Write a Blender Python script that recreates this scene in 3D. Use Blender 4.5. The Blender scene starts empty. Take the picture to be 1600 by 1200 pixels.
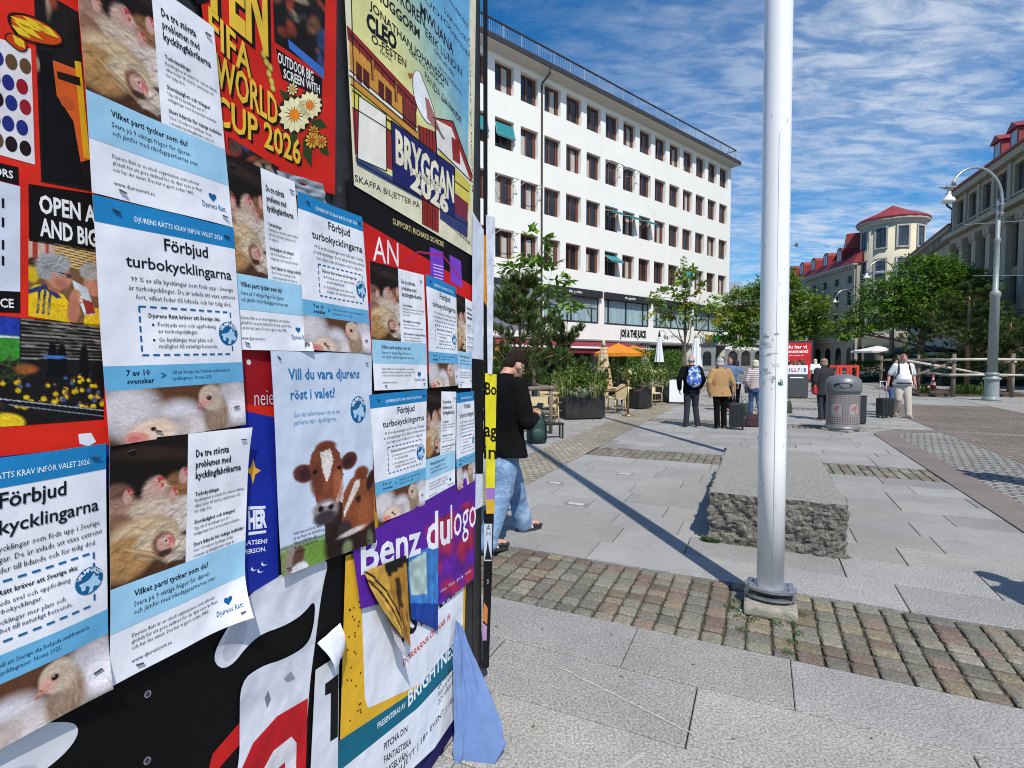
import bpy, bmesh, math, random
import numpy as np
from mathutils import Vector, Matrix, noise as mnoise, Euler

# ------------------------------------------------------------------ camera, sky, sun, exposure
SC = bpy.context.scene
COL = SC.collection
R = math.radians
FPX, CAM_H, PITCH = 828.0, 1.60, R(2.49)
cam_data = bpy.data.cameras.new('camera')
cam = bpy.data.objects.new('camera', cam_data)
COL.objects.link(cam)
cam.location = (0, 0, CAM_H)
cam.rotation_euler = (R(90) - PITCH, 0, 0)
cam_data.sensor_width = 36.0
cam_data.lens = FPX / 1600 * 36.0
cam_data.clip_start = 0.05
cam_data.clip_end = 2000
SC.camera = cam

SUN_EL = R(54)
SUN_H = Vector((0.19, -0.982, 0)).normalized()      # horizontal direction towards the sun
SUN_DIR = (SUN_H * math.cos(SUN_EL) + Vector((0, 0, math.sin(SUN_EL)))).normalized()
sun_data = bpy.data.lights.new('sun', 'SUN')
sun = bpy.data.objects.new('sun', sun_data)
COL.objects.link(sun)
sun_data.energy = 5.0
sun_data.angle = R(0.53)
sun_data.color = (1.0, 0.95, 0.87)
sun.rotation_euler = SUN_DIR.to_track_quat('Z', 'Y').to_euler()
sun.location = (20, -40, 60)

world = bpy.data.worlds.new('World')
SC.world = world
world.use_nodes = True
def build_sky():
    nt = world.node_tree
    N, L = nt.nodes, nt.links
    N.clear()
    out = N.new('ShaderNodeOutputWorld')
    bg = N.new('ShaderNodeBackground')
    bg.inputs['Strength'].default_value = 0.095
    sky = N.new('ShaderNodeTexSky')
    sky.sky_type = 'NISHITA'
    sky.sun_disc = False
    sky.sun_elevation = SUN_EL
    sky.sun_rotation = math.atan2(SUN_H.x, SUN_H.y)
    sky.air_density = 1.0
    sky.dust_density = 0.35
    sky.ozone_density = 3.2
    tc = N.new('ShaderNodeTexCoord')
    sep = N.new('ShaderNodeSeparateXYZ')
    L.new(tc.outputs['Generated'], sep.inputs[0])
    def math_(op, a, b=None, clamp=False):
        m = N.new('ShaderNodeMath'); m.operation = op; m.use_clamp = clamp
        for i, v in enumerate((a, b)):
            if v is None: continue
            if isinstance(v, (int, float)): m.inputs[i].default_value = v
            else: L.new(v, m.inputs[i])
        return m.outputs[0]
    zc = math_('MAXIMUM', sep.outputs['Z'], 0.04)
    zc = math_('ADD', zc, 0.10)
    u = math_('DIVIDE', sep.outputs['X'], zc)
    v = math_('DIVIDE', sep.outputs['Y'], zc)
    cmb = N.new('ShaderNodeCombineXYZ')
    L.new(u, cmb.inputs[0]); L.new(v, cmb.inputs[1])
    def layer(scale, rot, stretch, detail, lo, hi, dist, rough=0.6):
        mp = N.new('ShaderNodeMapping')
        mp.inputs['Rotation'].default_value = (0, 0, R(rot))
        mp.inputs['Scale'].default_value = stretch
        L.new(cmb.outputs[0], mp.inputs[0])
        nz = N.new('ShaderNodeTexNoise')
        nz.inputs['Scale'].default_value = scale
        nz.inputs['Detail'].default_value = detail
        nz.inputs['Roughness'].default_value = rough
        nz.inputs['Distortion'].default_value = dist
        L.new(mp.outputs[0], nz.inputs['Vector'])
        mr = N.new('ShaderNodeMapRange')
        mr.interpolation_type = 'SMOOTHSTEP'
        mr.inputs['From Min'].default_value = lo
        mr.inputs['From Max'].default_value = hi
        L.new(nz.outputs['Fac'], mr.inputs['Value'])
        return mr.outputs[0]
    big = layer(0.7, 25, (1, 1.25, 1), 7, 0.30, 0.62, 0.4, 0.62)
    ripple = layer(8.5, -14, (0.7, 1.7, 1), 6, 0.36, 0.66, 0.5, 0.60)
    wisp = layer(2.6, 20, (0.9, 1.4, 1), 10, 0.42, 0.84, 0.4, 0.70)
    side = N.new('ShaderNodeMapRange'); side.interpolation_type = 'SMOOTHSTEP'
    side.inputs['From Min'].default_value = -0.15; side.inputs['From Max'].default_value = 0.75
    side.inputs['To Min'].default_value = 0.06; side.inputs['To Max'].default_value = 1.0
    L.new(sep.outputs['X'], side.inputs['Value'])
    rp = math_('MULTIPLY', ripple, 0.68); rp = math_('ADD', rp, 0.30)
    m = math_('MULTIPLY', big, rp)
    m = math_('MULTIPLY', m, side.outputs[0])
    m2 = math_('MULTIPLY', wisp, 0.26)
    m = math_('ADD', m, m2, True)
    # more cloud towards the horizon
    hz = N.new('ShaderNodeMapRange')
    hz.inputs['From Min'].default_value = 0.02; hz.inputs['From Max'].default_value = 0.42
    hz.inputs['To Min'].default_value = 0.35; hz.inputs['To Max'].default_value = 0.0
    L.new(sep.outputs['Z'], hz.inputs['Value'])
    puff = layer(1.1, 0, (1, 1, 1), 8, 0.47, 0.64, 0.2, 0.6)
    pz = math_('MULTIPLY', puff, hz.outputs[0])
    m = math_('ADD', m, pz, True)
    hs = N.new('ShaderNodeHueSaturation')
    hs.inputs['Saturation'].default_value = 1.8
    hs.inputs['Value'].default_value = 1.42
    L.new(sky.outputs[0], hs.inputs['Color'])
    mix = N.new('ShaderNodeMix'); mix.data_type = 'RGBA'
    L.new(m, mix.inputs['Factor'])
    L.new(hs.outputs[0], mix.inputs[6])
    mix.inputs[7].default_value = (7.2, 8.0, 9.2, 1)
    L.new(mix.outputs[2], bg.inputs['Color'])
    L.new(bg.outputs[0], out.inputs[0])
build_sky()

vs = SC.view_settings
vs.view_transform = 'Standard'
vs.look = 'None'
vs.exposure = 0.02
vs.gamma = 1.0
SC.render.film_transparent = False
try:
    SC.cycles.max_bounces = 6
    SC.cycles.diffuse_bounces = 3
    SC.cycles.transparent_max_bounces = 8
    SC.cycles.use_denoising = True
    SC.cycles.filter_width = 1.05
except Exception:
    pass

# ------------------------------------------------------------------ projection helpers (pixels of the 1600x1200 photo)
def ray(px, py):
    xc, yc = (px - 800) / FPX, (600 - py) / FPX
    return Vector((xc, math.cos(PITCH) + yc * math.sin(PITCH), -math.sin(PITCH) + yc * math.cos(PITCH)))
def ground(px, py, z=0.0):
    d = ray(px, py)
    t = (z - CAM_H) / d.z
    return Vector((d.x * t, d.y * t, z))
def at(px, py, D):
    d = ray(px, py)
    t = D / d.y
    return Vector((d.x * t, D, CAM_H + d.z * t))
def gx(px, D):
    """ground point below pixel column px at forward distance D"""
    p = at(px, 564, D)
    return Vector((p.x, p.y, 0))
def zat(py, D, px=800):
    return at(px, py, D).z

D2 = Vector((math.sin(R(25.2)), math.cos(R(25.2)), 0))       # paving: along the street
D1 = Vector((math.cos(R(25.2)), -math.sin(R(25.2)), 0))      # paving: across
def ab(a, b, z=0.0):
    p = D1 * a + D2 * b
    return Vector((p.x, p.y, z))

# ------------------------------------------------------------------ colour helpers
def lin(c):
    c = np.asarray(c, float)
    return np.where(c <= 0.04045, c / 12.92, ((c + 0.055) / 1.055) ** 2.4)
def srgb(r, g, b):
    """0-255 screen value -> linear"""
    v = lin(np.array([r, g, b]) / 255.0)
    return (float(v[0]), float(v[1]), float(v[2]))

# ------------------------------------------------------------------ materials
MATS = {}
def mat(name, color=(0.5, 0.5, 0.5), rough=0.6, metal=0.0, var=0.0, vscale=6.0, bump=0.0, bscale=40.0, spec=0.5,
        attr=False, coat=0.0, trans=0.0, stain=None, coords='Object', stretch=None, detail=4):
    if name in MATS: return MATS[name]
    m = bpy.data.materials.new(name)
    MATS[name] = m
    m.use_nodes = True
    nt = m.node_tree; N, L = nt.nodes, nt.links
    p = N['Principled BSDF']
    p.inputs['Roughness'].default_value = rough
    p.inputs['Metallic'].default_value = metal
    p.inputs['Specular IOR Level'].default_value = spec
    if coat: p.inputs['Coat Weight'].default_value = coat
    tc = N.new('ShaderNodeTexCoord')
    vec = tc.outputs[coords]
    if stretch:
        mp = N.new('ShaderNodeMapping'); mp.inputs['Scale'].default_value = stretch
        L.new(vec, mp.inputs[0]); vec = mp.outputs[0]
    if attr:
        a = N.new('ShaderNodeAttribute'); a.attribute_name = 'Col'
        col = a.outputs['Color']
        if color != (0.5, 0.5, 0.5):
            mx = N.new('ShaderNodeMix'); mx.data_type = 'RGBA'; mx.blend_type = 'MULTIPLY'
            mx.inputs['Factor'].default_value = 1
            L.new(col, mx.inputs[6]); mx.inputs[7].default_value = (*color, 1)
            col = mx.outputs[2]
    else:
        rgb = N.new('ShaderNodeRGB'); rgb.outputs[0].default_value = (*color, 1)
        col = rgb.outputs[0]
    def nz(scale, det=detail, rg=0.6):
        n = N.new('ShaderNodeTexNoise')
        n.inputs['Scale'].default_value = scale
        n.inputs['Detail'].default_value = det
        n.inputs['Roughness'].default_value = rg
        L.new(vec, n.inputs['Vector'])
        return n.outputs['Fac']
    if var:
        n = nz(vscale)
        mr = N.new('ShaderNodeMapRange')
        mr.inputs['From Min'].default_value = 0.3; mr.inputs['From Max'].default_value = 0.7
        mr.inputs['To Min'].default_value = 1 - var; mr.inputs['To Max'].default_value = 1 + var
        L.new(n, mr.inputs['Value'])
        mx = N.new('ShaderNodeVectorMath'); mx.operation = 'SCALE'
        L.new(col, mx.inputs[0]); L.new(mr.outputs[0], mx.inputs['Scale'])
        col = mx.outputs[0]
    if stain:
        scol, sscale, slo, shi = stain
        n = nz(sscale, 6, 0.7)
        mr = N.new('ShaderNodeMapRange'); mr.interpolation_type = 'SMOOTHSTEP'
        mr.inputs['From Min'].default_value = slo; mr.inputs['From Max'].default_value = shi
        L.new(n, mr.inputs['Value'])
        mx = N.new('ShaderNodeMix'); mx.data_type = 'RGBA'
        L.new(mr.outputs[0], mx.inputs['Factor']); L.new(col, mx.inputs[6]); mx.inputs[7].default_value = (*scol, 1)
        col = mx.outputs[2]
    L.new(col, p.inputs['Base Color'])
    if bump:
        b = N.new('ShaderNodeBump'); b.inputs['Strength'].default_value = bump; b.inputs['Distance'].default_value = 0.02
        L.new(nz(bscale, 6, 0.65), b.inputs['Height'])
        L.new(b.outputs[0], p.inputs['Normal'])
    if trans:
        t = N.new('ShaderNodeBsdfTranslucent')
        L.new(col, t.inputs['Color'])
        ms = N.new('ShaderNodeMixShader'); ms.inputs[0].default_value = trans
        out = N['Material Output']
        L.new(p.outputs[0], ms.inputs[1]); L.new(t.outputs[0], ms.inputs[2]); L.new(ms.outputs[0], out.inputs[0])
    return m

# ------------------------------------------------------------------ mesh builder
class MB:
    def __init__(s):
        s.v = []; s.f = []; s.c = []; s.cur = (0.5, 0.5, 0.5)
        s.smooth = []; s.sm = False
    def col(s, *c):
        s.cur = tuple(c[0]) if len(c) == 1 else tuple(c); return s
    def add(s, vs, fs, cols=None):
        o = len(s.v)
        s.v.extend([tuple(p) for p in vs])
        for i, f in enumerate(fs):
            s.f.append(tuple(o + k for k in f)); s.smooth.append(s.sm)
        s.c.extend(cols if cols is not None else [s.cur] * len(vs))
    def box(s, cx, cy, cz, sx, sy, sz, rz=0.0, M=None):
        x, y, z = sx / 2, sy / 2, sz / 2
        pts = [(-x, -y, -z), (x, -y, -z), (x, y, -z), (-x, y, -z), (-x, -y, z), (x, -y, z), (x, y, z), (-x, y, z)]
        c, sn = math.cos(rz), math.sin(rz)
        out = []
        for p in pts:
            if M is not None:
                q = M @ Vector(p); out.append((cx + q.x, cy + q.y, cz + q.z))
            else: out.append((cx + p[0] * c - p[1] * sn, cy + p[0] * sn + p[1] * c, cz + p[2]))
        s.add(out, [(0, 3, 2, 1), (4, 5, 6, 7), (0, 1, 5, 4), (1, 2, 6, 5), (2, 3, 7, 6), (3, 0, 4, 7)])
        return s
    def bbox(s, x0, x1, y0, y1, z0, z1):
        return s.box((x0 + x1) / 2, (y0 + y1) / 2, (z0 + z1) / 2, abs(x1 - x0), abs(y1 - y0), abs(z1 - z0))
    def rbox(s, cx, cy, cz, sx, sy, sz, r=0.01, rz=0.0):
        """box with chamfered edges"""
        x, y, z = sx / 2, sy / 2, sz / 2
        r = min(r, x * .9, y * .9, z * .9)
        bm = bmesh.new()
        bmesh.ops.create_cube(bm, size=1)
        for v in bm.verts: v.co = Vector((v.co.x * sx, v.co.y * sy, v.co.z * sz))
        bmesh.ops.bevel(bm, geom=bm.edges[:], offset=r, segments=2, affect='EDGES', profile=0.6)
        c, sn = math.cos(rz), math.sin(rz)
        bm.verts.index_update()
        pts = [(cx + v.co.x * c - v.co.y * sn, cy + v.co.x * sn + v.co.y * c, cz + v.co.z) for v in bm.verts]
        s.add(pts, [tuple(v.index for v in f.verts) for f in bm.faces])
        bm.free(); return s
    def tube(s, pts, rad, n=8, cap=True):
        pts = [Vector(p) for p in pts]
        if not hasattr(rad, '__len__'): rad = [rad] * len(pts)
        vs, fs = [], []
        ref = None
        for i, p in enumerate(pts):
            if i == 0: t = pts[1] - p
            elif i == len(pts) - 1: t = p - pts[i - 1]
            else: t = (pts[i + 1] - p).normalized() + (p - pts[i - 1]).normalized()
            t = t.normalized() if t.length > 1e-9 else Vector((0, 0, 1))
            if ref is None:
                ref = Vector((1, 0, 0)) if abs(t.x) < 0.8 else Vector((0, 1, 0))
            a = (ref - t * ref.dot(t)).normalized(); b = t.cross(a)
            ref = a
            for k in range(n):
                th = 2 * math.pi * k / n
                q = p + (a * math.cos(th) + b * math.sin(th)) * rad[i]
                vs.append(q)
        for i in range(len(pts) - 1):
            for k in range(n):
                k2 = (k + 1) % n
                fs.append((i * n + k, i * n + k2, (i + 1) * n + k2, (i + 1) * n + k))
        if cap:
            fs.append(tuple(range(n))[::-1]); fs.append(tuple((len(pts) - 1) * n + k for k in range(n)))
        s.add(vs, fs); return s
    def lathe(s, prof, n=24, cx=0, cy=0, cz=0, a0=0.0, a1=2 * math.pi, cap=True):
        full = abs(a1 - a0 - 2 * math.pi) < 1e-6
        m = n if full else n + 1
        vs, fs = [], []
        for (r, z) in prof:
            for k in range(m):
                th = a0 + (a1 - a0) * k / n
                vs.append((cx + r * math.cos(th), cy + r * math.sin(th), cz + z))
        for i in range(len(prof) - 1):
            for k in range(n):
                k2 = (k + 1) % m
                fs.append((i * m + k, i * m + k2, (i + 1) * m + k2, (i + 1) * m + k))
        if cap and full:
            if prof[0][0] > 1e-4: fs.append(tuple(range(m))[::-1])
            if prof[-1][0] > 1e-4: fs.append(tuple((len(prof) - 1) * m + k for k in range(m)))
        s.add(vs, fs); return s
    def ell(s, c, r, n=12, m=8, M=None):
        vs, fs = [], []
        for i in range(m + 1):
            ph = math.pi * i / m
            for k in range(n):
                th = 2 * math.pi * k / n
                p = Vector((r[0] * math.sin(ph) * math.cos(th), r[1] * math.sin(ph) * math.sin(th), r[2] * math.cos(ph)))
                if M is not None: p = M @ p
                vs.append((c[0] + p.x, c[1] + p.y, c[2] + p.z))
        for i in range(m):
            for k in range(n):
                k2 = (k + 1) % n
                fs.append((i * n + k, (i + 1) * n + k, (i + 1) * n + k2, i * n + k2))
        s.add(vs, fs); return s
    def prism(s, poly, z0, z1):
        n = len(poly)
        vs = [(p[0], p[1], z0) for p in poly] + [(p[0], p[1], z1) for p in poly]
        fs = [tuple(range(n))[::-1], tuple(range(n, 2 * n))]
        for k in range(n):
            k2 = (k + 1) % n
            fs.append((k, k2, n + k2, n + k))
        s.add(vs, fs); return s
    def loft(s, rings, cap=True):
        n = len(rings[0]); vs = [p for r in rings for p in r]; fs = []
        for i in range(len(rings) - 1):
            for k in range(n):
                k2 = (k + 1) % n
                fs.append((i * n + k, i * n + k2, (i + 1) * n + k2, (i + 1) * n + k))
        if cap:
            fs.append(tuple(range(n))[::-1]); fs.append(tuple((len(rings) - 1) * n + k for k in range(n)))
        s.add(vs, fs); return s
    def quad(s, a, b, c, d):
        s.add([a, b, c, d], [(0, 1, 2, 3)]); return s
    def build(s, name, m, parent=None, attr=False, loc=None, rz=0.0, fixn=False):
        me = bpy.data.meshes.new(name)
        me.from_pydata(s.v, [], s.f)
        if attr:
            ca = me.color_attributes.new('Col', 'FLOAT_COLOR', 'POINT')
            arr = np.ones((len(s.v), 4), np.float32); arr[:, :3] = np.array(s.c, np.float32)
            ca.data.foreach_set('color', arr.ravel())
        if any(s.smooth):
            me.polygons.foreach_set('use_smooth', np.array(s.smooth, bool))
        if m is not None: me.materials.append(m)
        if fixn:
            bm = bmesh.new(); bm.from_mesh(me)
            bmesh.ops.recalc_face_normals(bm, faces=bm.faces); bm.to_mesh(me); bm.free()
        me.update()
        o = bpy.data.objects.new(name, me)
        COL.objects.link(o)
        if parent is not None: o.parent = parent
        if loc is not None: o.location = loc
        if rz: o.rotation_euler.z = rz
        return o

def tag(o, label=None, cat=None, group=None, kind=None):
    if label: o['label'] = label
    if cat: o['category'] = cat
    if group: o['group'] = group
    if kind: o['kind'] = kind
    return o
def thing(name, label, cat, loc=(0, 0, 0), rz=0.0, group=None):
    o = bpy.data.objects.new(name, None)
    o.empty_display_size = 0.2
    COL.objects.link(o)
    o.location = loc; o.rotation_euler = (0, 0, rz)
    return tag(o, label, cat, group)
CHILD = {}
def kids(o): return [c for c in COL.objects if c.parent == o]
def copy_tree(o, loc=None, rz=None, label=None, group=None, parent=None):
    c = o.copy(); COL.objects.link(c)
    if parent is not None: c.parent = parent
    if loc is not None: c.location = loc
    if rz is not None: c.rotation_euler.z = rz
    if label: c['label'] = label
    if group: c['group'] = group
    for ch in kids(o): copy_tree(ch, parent=c)
    return c
def struct(o): o['kind'] = 'structure'; return o
RNG = random.Random(7)

# text as flat geometry -------------------------------------------------------------
TXT = {}
def text_geo(s, off=0.0, res=2):
    key = (s, off, res)
    if key in TXT: return TXT[key]
    cu = bpy.data.curves.new('lettering', 'FONT')
    cu.body = s; cu.size = 1.0; cu.offset = off; cu.resolution_u = res; cu.fill_mode = 'FRONT'
    ob = bpy.data.objects.new('lettering', cu)
    me = ob.to_mesh()
    v = np.array([tuple(p.co) for p in me.vertices]) if len(me.vertices) else np.zeros((0, 3))
    f = [tuple(p.vertices) for p in me.polygons]
    ob.to_mesh_clear()
    bpy.data.objects.remove(ob); bpy.data.curves.remove(cu)
    TXT[key] = (v, f)
    return v, f
def text_on(mb, s, origin, right, up, height, width=None, off=0.02, align='L', res=2, lift=None):
    """lettering in the plane (right, up): cap height = height, optional total width"""
    v, f = text_geo(s, off, res)
    if len(v) == 0: return
    x0, x1 = v[:, 0].min(), v[:, 0].max()
    k = height / 0.69
    kx = k if width is None else width / max(x1 - x0, 1e-6)
    dx = {'L': -x0, 'C': -(x0 + x1) / 2, 'R': -x1}[align]
    o, r, u = Vector(origin), Vector(right), Vector(up)
    pts = [o + r * ((p[0] + dx) * kx) + u * (p[1] * k) for p in v]
    mb.add(pts, f)
# ================================================================== GROUND
def stone_mat(name, speck=0.25, scale=260, rough=0.75, bump=0.15):
    """granite: per-stone tint from the Col attribute, fine crystal speckle, broad dirt"""
    m = bpy.data.materials.new(name); m.use_nodes = True
    nt = m.node_tree; N, L = nt.nodes, nt.links
    p = N['Principled BSDF']; p.inputs['Roughness'].default_value = rough
    p.inputs['Specular IOR Level'].default_value = 0.35
    tc = N.new('ShaderNodeTexCoord')
    a = N.new('ShaderNodeAttribute'); a.attribute_name = 'Col'
    def nz(s, d, r=0.6):
        n = N.new('ShaderNodeTexNoise'); n.inputs['Scale'].default_value = s
        n.inputs['Detail'].default_value = d; n.inputs['Roughness'].default_value = r
        L.new(tc.outputs['Object'], n.inputs['Vector']); return n.outputs['Fac']
    def mr(x, lo, hi, a0, a1):
        n = N.new('ShaderNodeMapRange'); n.inputs['From Min'].default_value = lo; n.inputs['From Max'].default_value = hi
        n.inputs['To Min'].default_value = a0; n.inputs['To Max'].default_value = a1
        L.new(x, n.inputs['Value']); return n.outputs[0]
    f1 = mr(nz(scale, 2, 0.8), 0.36, 0.64, 1 - speck, 1 + speck)
    f2 = mr(nz(1.3, 5, 0.65), 0.3, 0.7, 0.86, 1.12)
    f3 = mr(nz(9, 4, 0.7), 0.3, 0.7, 0.92, 1.07)
    mu = N.new('ShaderNodeMath'); mu.operation = 'MULTIPLY'; L.new(f1, mu.inputs[0]); L.new(f2, mu.inputs[1])
    mu2 = N.new('ShaderNodeMath'); mu2.operation = 'MULTIPLY'; L.new(mu.outputs[0], mu2.inputs[0]); L.new(f3, mu2.inputs[1])
    sc = N.new('ShaderNodeVectorMath'); sc.operation = 'SCALE'
    L.new(a.outputs['Color'], sc.inputs[0]); L.new(mu2.outputs[0], sc.inputs['Scale'])
    # small gum spots and dirt marks
    v = N.new('ShaderNodeTexVoronoi'); v.inputs['Scale'].default_value = 1.7
    L.new(tc.outputs['Object'], v.inputs['Vector'])
    sp = N.new('ShaderNodeMapRange'); sp.inputs['From Min'].default_value = 0.028; sp.inputs['From Max'].default_value = 0.04
    sp.inputs['To Min'].default_value = 0.45; sp.inputs['To Max'].default_value = 0
    L.new(v.outputs['Distance'], sp.inputs['Value'])
    mx = N.new('ShaderNodeMix'); mx.data_type = 'RGBA'
    L.new(sp.outputs[0], mx.inputs['Factor']); L.new(sc.outputs[0], mx.inputs[6]); mx.inputs[7].default_value = (0.08, 0.08, 0.085, 1)
    L.new(mx.outputs[2], p.inputs['Base Color'])
    b = N.new('ShaderNodeBump'); b.inputs['Strength'].default_value = bump; b.inputs['Distance'].default_value = 0.01
    L.new(nz(scale * 0.6, 4, 0.7), b.inputs['Height']); L.new(b.outputs[0], p.inputs['Normal'])
    MATS[name] = m
    return m
def brick_mat(name, c1, c2, mortar, w, h, rz, msize=0.03, rough=0.8, bump=0.6, offset=0.5, var=0.15, sq=1.0):
    """procedural setts or slabs laid in rows; object coordinates in metres"""
    m = bpy.data.materials.new(name); m.use_nodes = True
    nt = m.node_tree; N, L = nt.nodes, nt.links
    p = N['Principled BSDF']; p.inputs['Roughness'].default_value = rough; p.inputs['Specular IOR Level'].default_value = 0.3
    tc = N.new('ShaderNodeTexCoord')
    mp = N.new('ShaderNodeMapping'); mp.vector_type = 'POINT'
    mp.inputs['Rotation'].default_value = (0, 0, rz)
    L.new(tc.outputs['Object'], mp.inputs[0])
    n0 = N.new('ShaderNodeTexNoise'); n0.inputs['Scale'].default_value = 5; n0.inputs['Detail'].default_value = 2
    L.new(mp.outputs[0], n0.inputs['Vector'])
    wob = N.new('ShaderNodeVectorMath'); wob.operation = 'MULTIPLY_ADD'
    L.new(n0.outputs['Color'], wob.inputs[0]); wob.inputs[1].default_value = (w * .16, h * .16, 0); L.new(mp.outputs[0], wob.inputs[2])
    b = N.new('ShaderNodeTexBrick')
    b.offset = offset; b.squash = sq
    b.inputs['Scale'].default_value = 1.0
    b.inputs['Brick Width'].default_value = w; b.inputs['Row Height'].default_value = h
    b.inputs['Mortar Size'].default_value = msize; b.inputs['Mortar Smooth'].default_value = 0.3
    b.inputs['Color1'].default_value = (*c1, 1); b.inputs['Color2'].default_value = (*c2, 1); b.inputs['Mortar'].default_value = (*mortar, 1)
    b.inputs['Bias'].default_value = 0.0
    L.new(wob.outputs[0], b.inputs['Vector'])
    n1 = N.new('ShaderNodeTexNoise'); n1.inputs['Scale'].default_value = 0.6; n1.inputs['Detail'].default_value = 6
    L.new(tc.outputs['Object'], n1.inputs['Vector'])
    n2 = N.new('ShaderNodeTexNoise'); n2.inputs['Scale'].default_value = 45; n2.inputs['Detail'].default_value = 3
    L.new(tc.outputs['Object'], n2.inputs['Vector'])
    ad = N.new('ShaderNodeMath'); ad.operation = 'ADD'; L.new(n1.outputs['Fac'], ad.inputs[0]); L.new(n2.outputs['Fac'], ad.inputs[1])
    mr = N.new('ShaderNodeMapRange'); mr.inputs['From Min'].default_value = 0.7; mr.inputs['From Max'].default_value = 1.3
    mr.inputs['To Min'].default_value = 1 - var; mr.inputs['To Max'].default_value = 1 + var
    L.new(ad.outputs[0], mr.inputs['Value'])
    sc = N.new('ShaderNodeVectorMath'); sc.operation = 'SCALE'
    L.new(b.outputs['Color'], sc.inputs[0]); L.new(mr.outputs[0], sc.inputs['Scale'])
    L.new(sc.outputs[0], p.inputs['Base Color'])
    bp = N.new('ShaderNodeBump'); bp.inputs['Strength'].default_value = bump; bp.inputs['Distance'].default_value = 0.015; bp.invert = True
    L.new(b.outputs['Fac'], bp.inputs['Height']); L.new(bp.outputs[0], p.inputs['Normal'])
    MATS[name] = m
    return m
RZ = R(25.2)
M_SLAB = stone_mat('granite_slab', 0.46, 88, bump=0.2)
M_SETT = stone_mat('granite_sett', 0.36, 75, bump=0.35)
M_JOINT = mat('joint_dirt', (0.055, 0.048, 0.032), 0.95, var=0.5, vscale=5, stain=((0.05, 0.075, 0.02), 3.0, 0.52, 0.66))
M_FARSLAB = brick_mat('far_slabs', (0.305, 0.295, 0.275), (0.265, 0.257, 0.24), (0.11, 0.105, 0.095), 0.9, 0.46, RZ, 0.012, bump=0.15)
M_SMALLSETT = brick_mat('small_setts', (0.34, 0.30, 0.225), (0.235, 0.21, 0.165), (0.15, 0.13, 0.095), 0.115, 0.105, RZ, 0.012, bump=0.6, var=0.32)
M_REDSETT = brick_mat('red_setts', (0.235, 0.185, 0.15), (0.165, 0.142, 0.12), (0.09, 0.08, 0.07), 0.16, 0.11, RZ + R(90), 0.016, bump=0.9, var=0.3)
M_TACT = brick_mat('grooved_setts', (0.31, 0.30, 0.27), (0.25, 0.245, 0.22), (0.095, 0.092, 0.085), 0.22, 0.11, RZ + R(12), 0.022, bump=1.0, var=0.2)

def sheet(name, poly, z, m):
    mb = MB(); n = len(poly)
    mb.add([(p[0], p[1], z) for p in poly], [tuple(range(n))])
    o = mb.build(name, m, fixn=True)
    if o.data.polygons[0].normal.z < 0: o.data.flip_normals()
    return struct(o)
sheet('ground', [(-500, -200), (600, -200), (600, 900), (-500, 900)], -0.05, mat('asphalt', (0.16, 0.155, 0.15), 0.9, var=0.25, vscale=0.7))
def abq(a0, a1, b0, b1): return [ab(a0, b0), ab(a1, b0), ab(a1, b1), ab(a0, b1)]
sheet('joint_bed', abq(-2.75, 2.27, -4, 31), -0.022, M_JOINT)
# far and side paving
sheet('side_paving', abq(-40, -3.6, -6, 90), -0.004, M_FARSLAB)
sheet('sett_strip', abq(-3.6, -2.72, -6, 40), 0.0, M_SMALLSETT)
sheet('far_paving', abq(-2.72, 2.24, 30.8, 95), -0.004, M_FARSLAB)
sheet('street_paving', abq(2.24, 7.6, 15.05, 95), -0.004, M_FARSLAB)
sheet('street_bed', [ab(*q) for q in ((2.0, 11.5), (7.6, 11.5), (7.6, 15.4), (2.0, 15.4))], -0.012, M_FARSLAB)
sheet('red_sett_road', abq(3.69, 7.3, -8, 24), 0.0, M_REDSETT)
sheet('far_pavement', abq(7.3, 40, -10, 95), 0.004, M_FARSLAB)
sheet('grooved_strip', abq(2.66, 3.69, -8, 14.4), 0.002, M_TACT)

def build_slabs():
    rng = random.Random(11)
    mb = MB()
    def row(b0, b1, a0, a1, gap=0.007):
        a = a0 - rng.random() * 0.8
        while a < a1:
            ln = rng.choice([0.62, 0.78, 0.92, 1.05, 1.2, 1.38]) * rng.uniform(0.95, 1.05)
            s, e = max(a, a0), min(a + ln, a1)
            if e - s > 0.05:
                t = 0.270 * rng.uniform(0.88, 1.10)
                if rng.random() < 0.10: t *= 0.87
                mb.col(t * rng.uniform(1.02, 1.04), t, t * rng.uniform(0.92, 0.955))
                g = gap * rng.uniform(0.25, 0.85)
                z1 = rng.uniform(-0.0008, 0.0008)
                r = 0.004
                A = [(s + g, b0 + g), (e - g, b0 + g), (e - g, b1 - g), (s + g, b1 - g)]
                B = [(s + g + r, b0 + g + r), (e - g - r, b0 + g + r), (e - g - r, b1 - g - r), (s + g + r, b1 - g - r)]
                vs = [ab(*p, -0.03) for p in A] + [ab(*p, z1 - 0.003) for p in A] + [ab(*p, z1) for p in B]
                fs = [(8, 9, 10, 11)]
                for k in range(4):
                    k2 = (k + 1) % 4
                    fs += [(k, k2, 4 + k2, 4 + k), (4 + k, 4 + k2, 8 + k2, 8 + k)]
                mb.add(vs, fs)
            a += ln
    for start in (-1.46, 4.09, 9.62, 15.14, 20.67, 26.2):
        bs = np.linspace(start, start + 4.61, 11)
        for k in range(10): row(bs[k], bs[k + 1], -2.72, 2.24)
    return struct(mb.build('pavement', M_SLAB, attr=True))
build_slabs()

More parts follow.
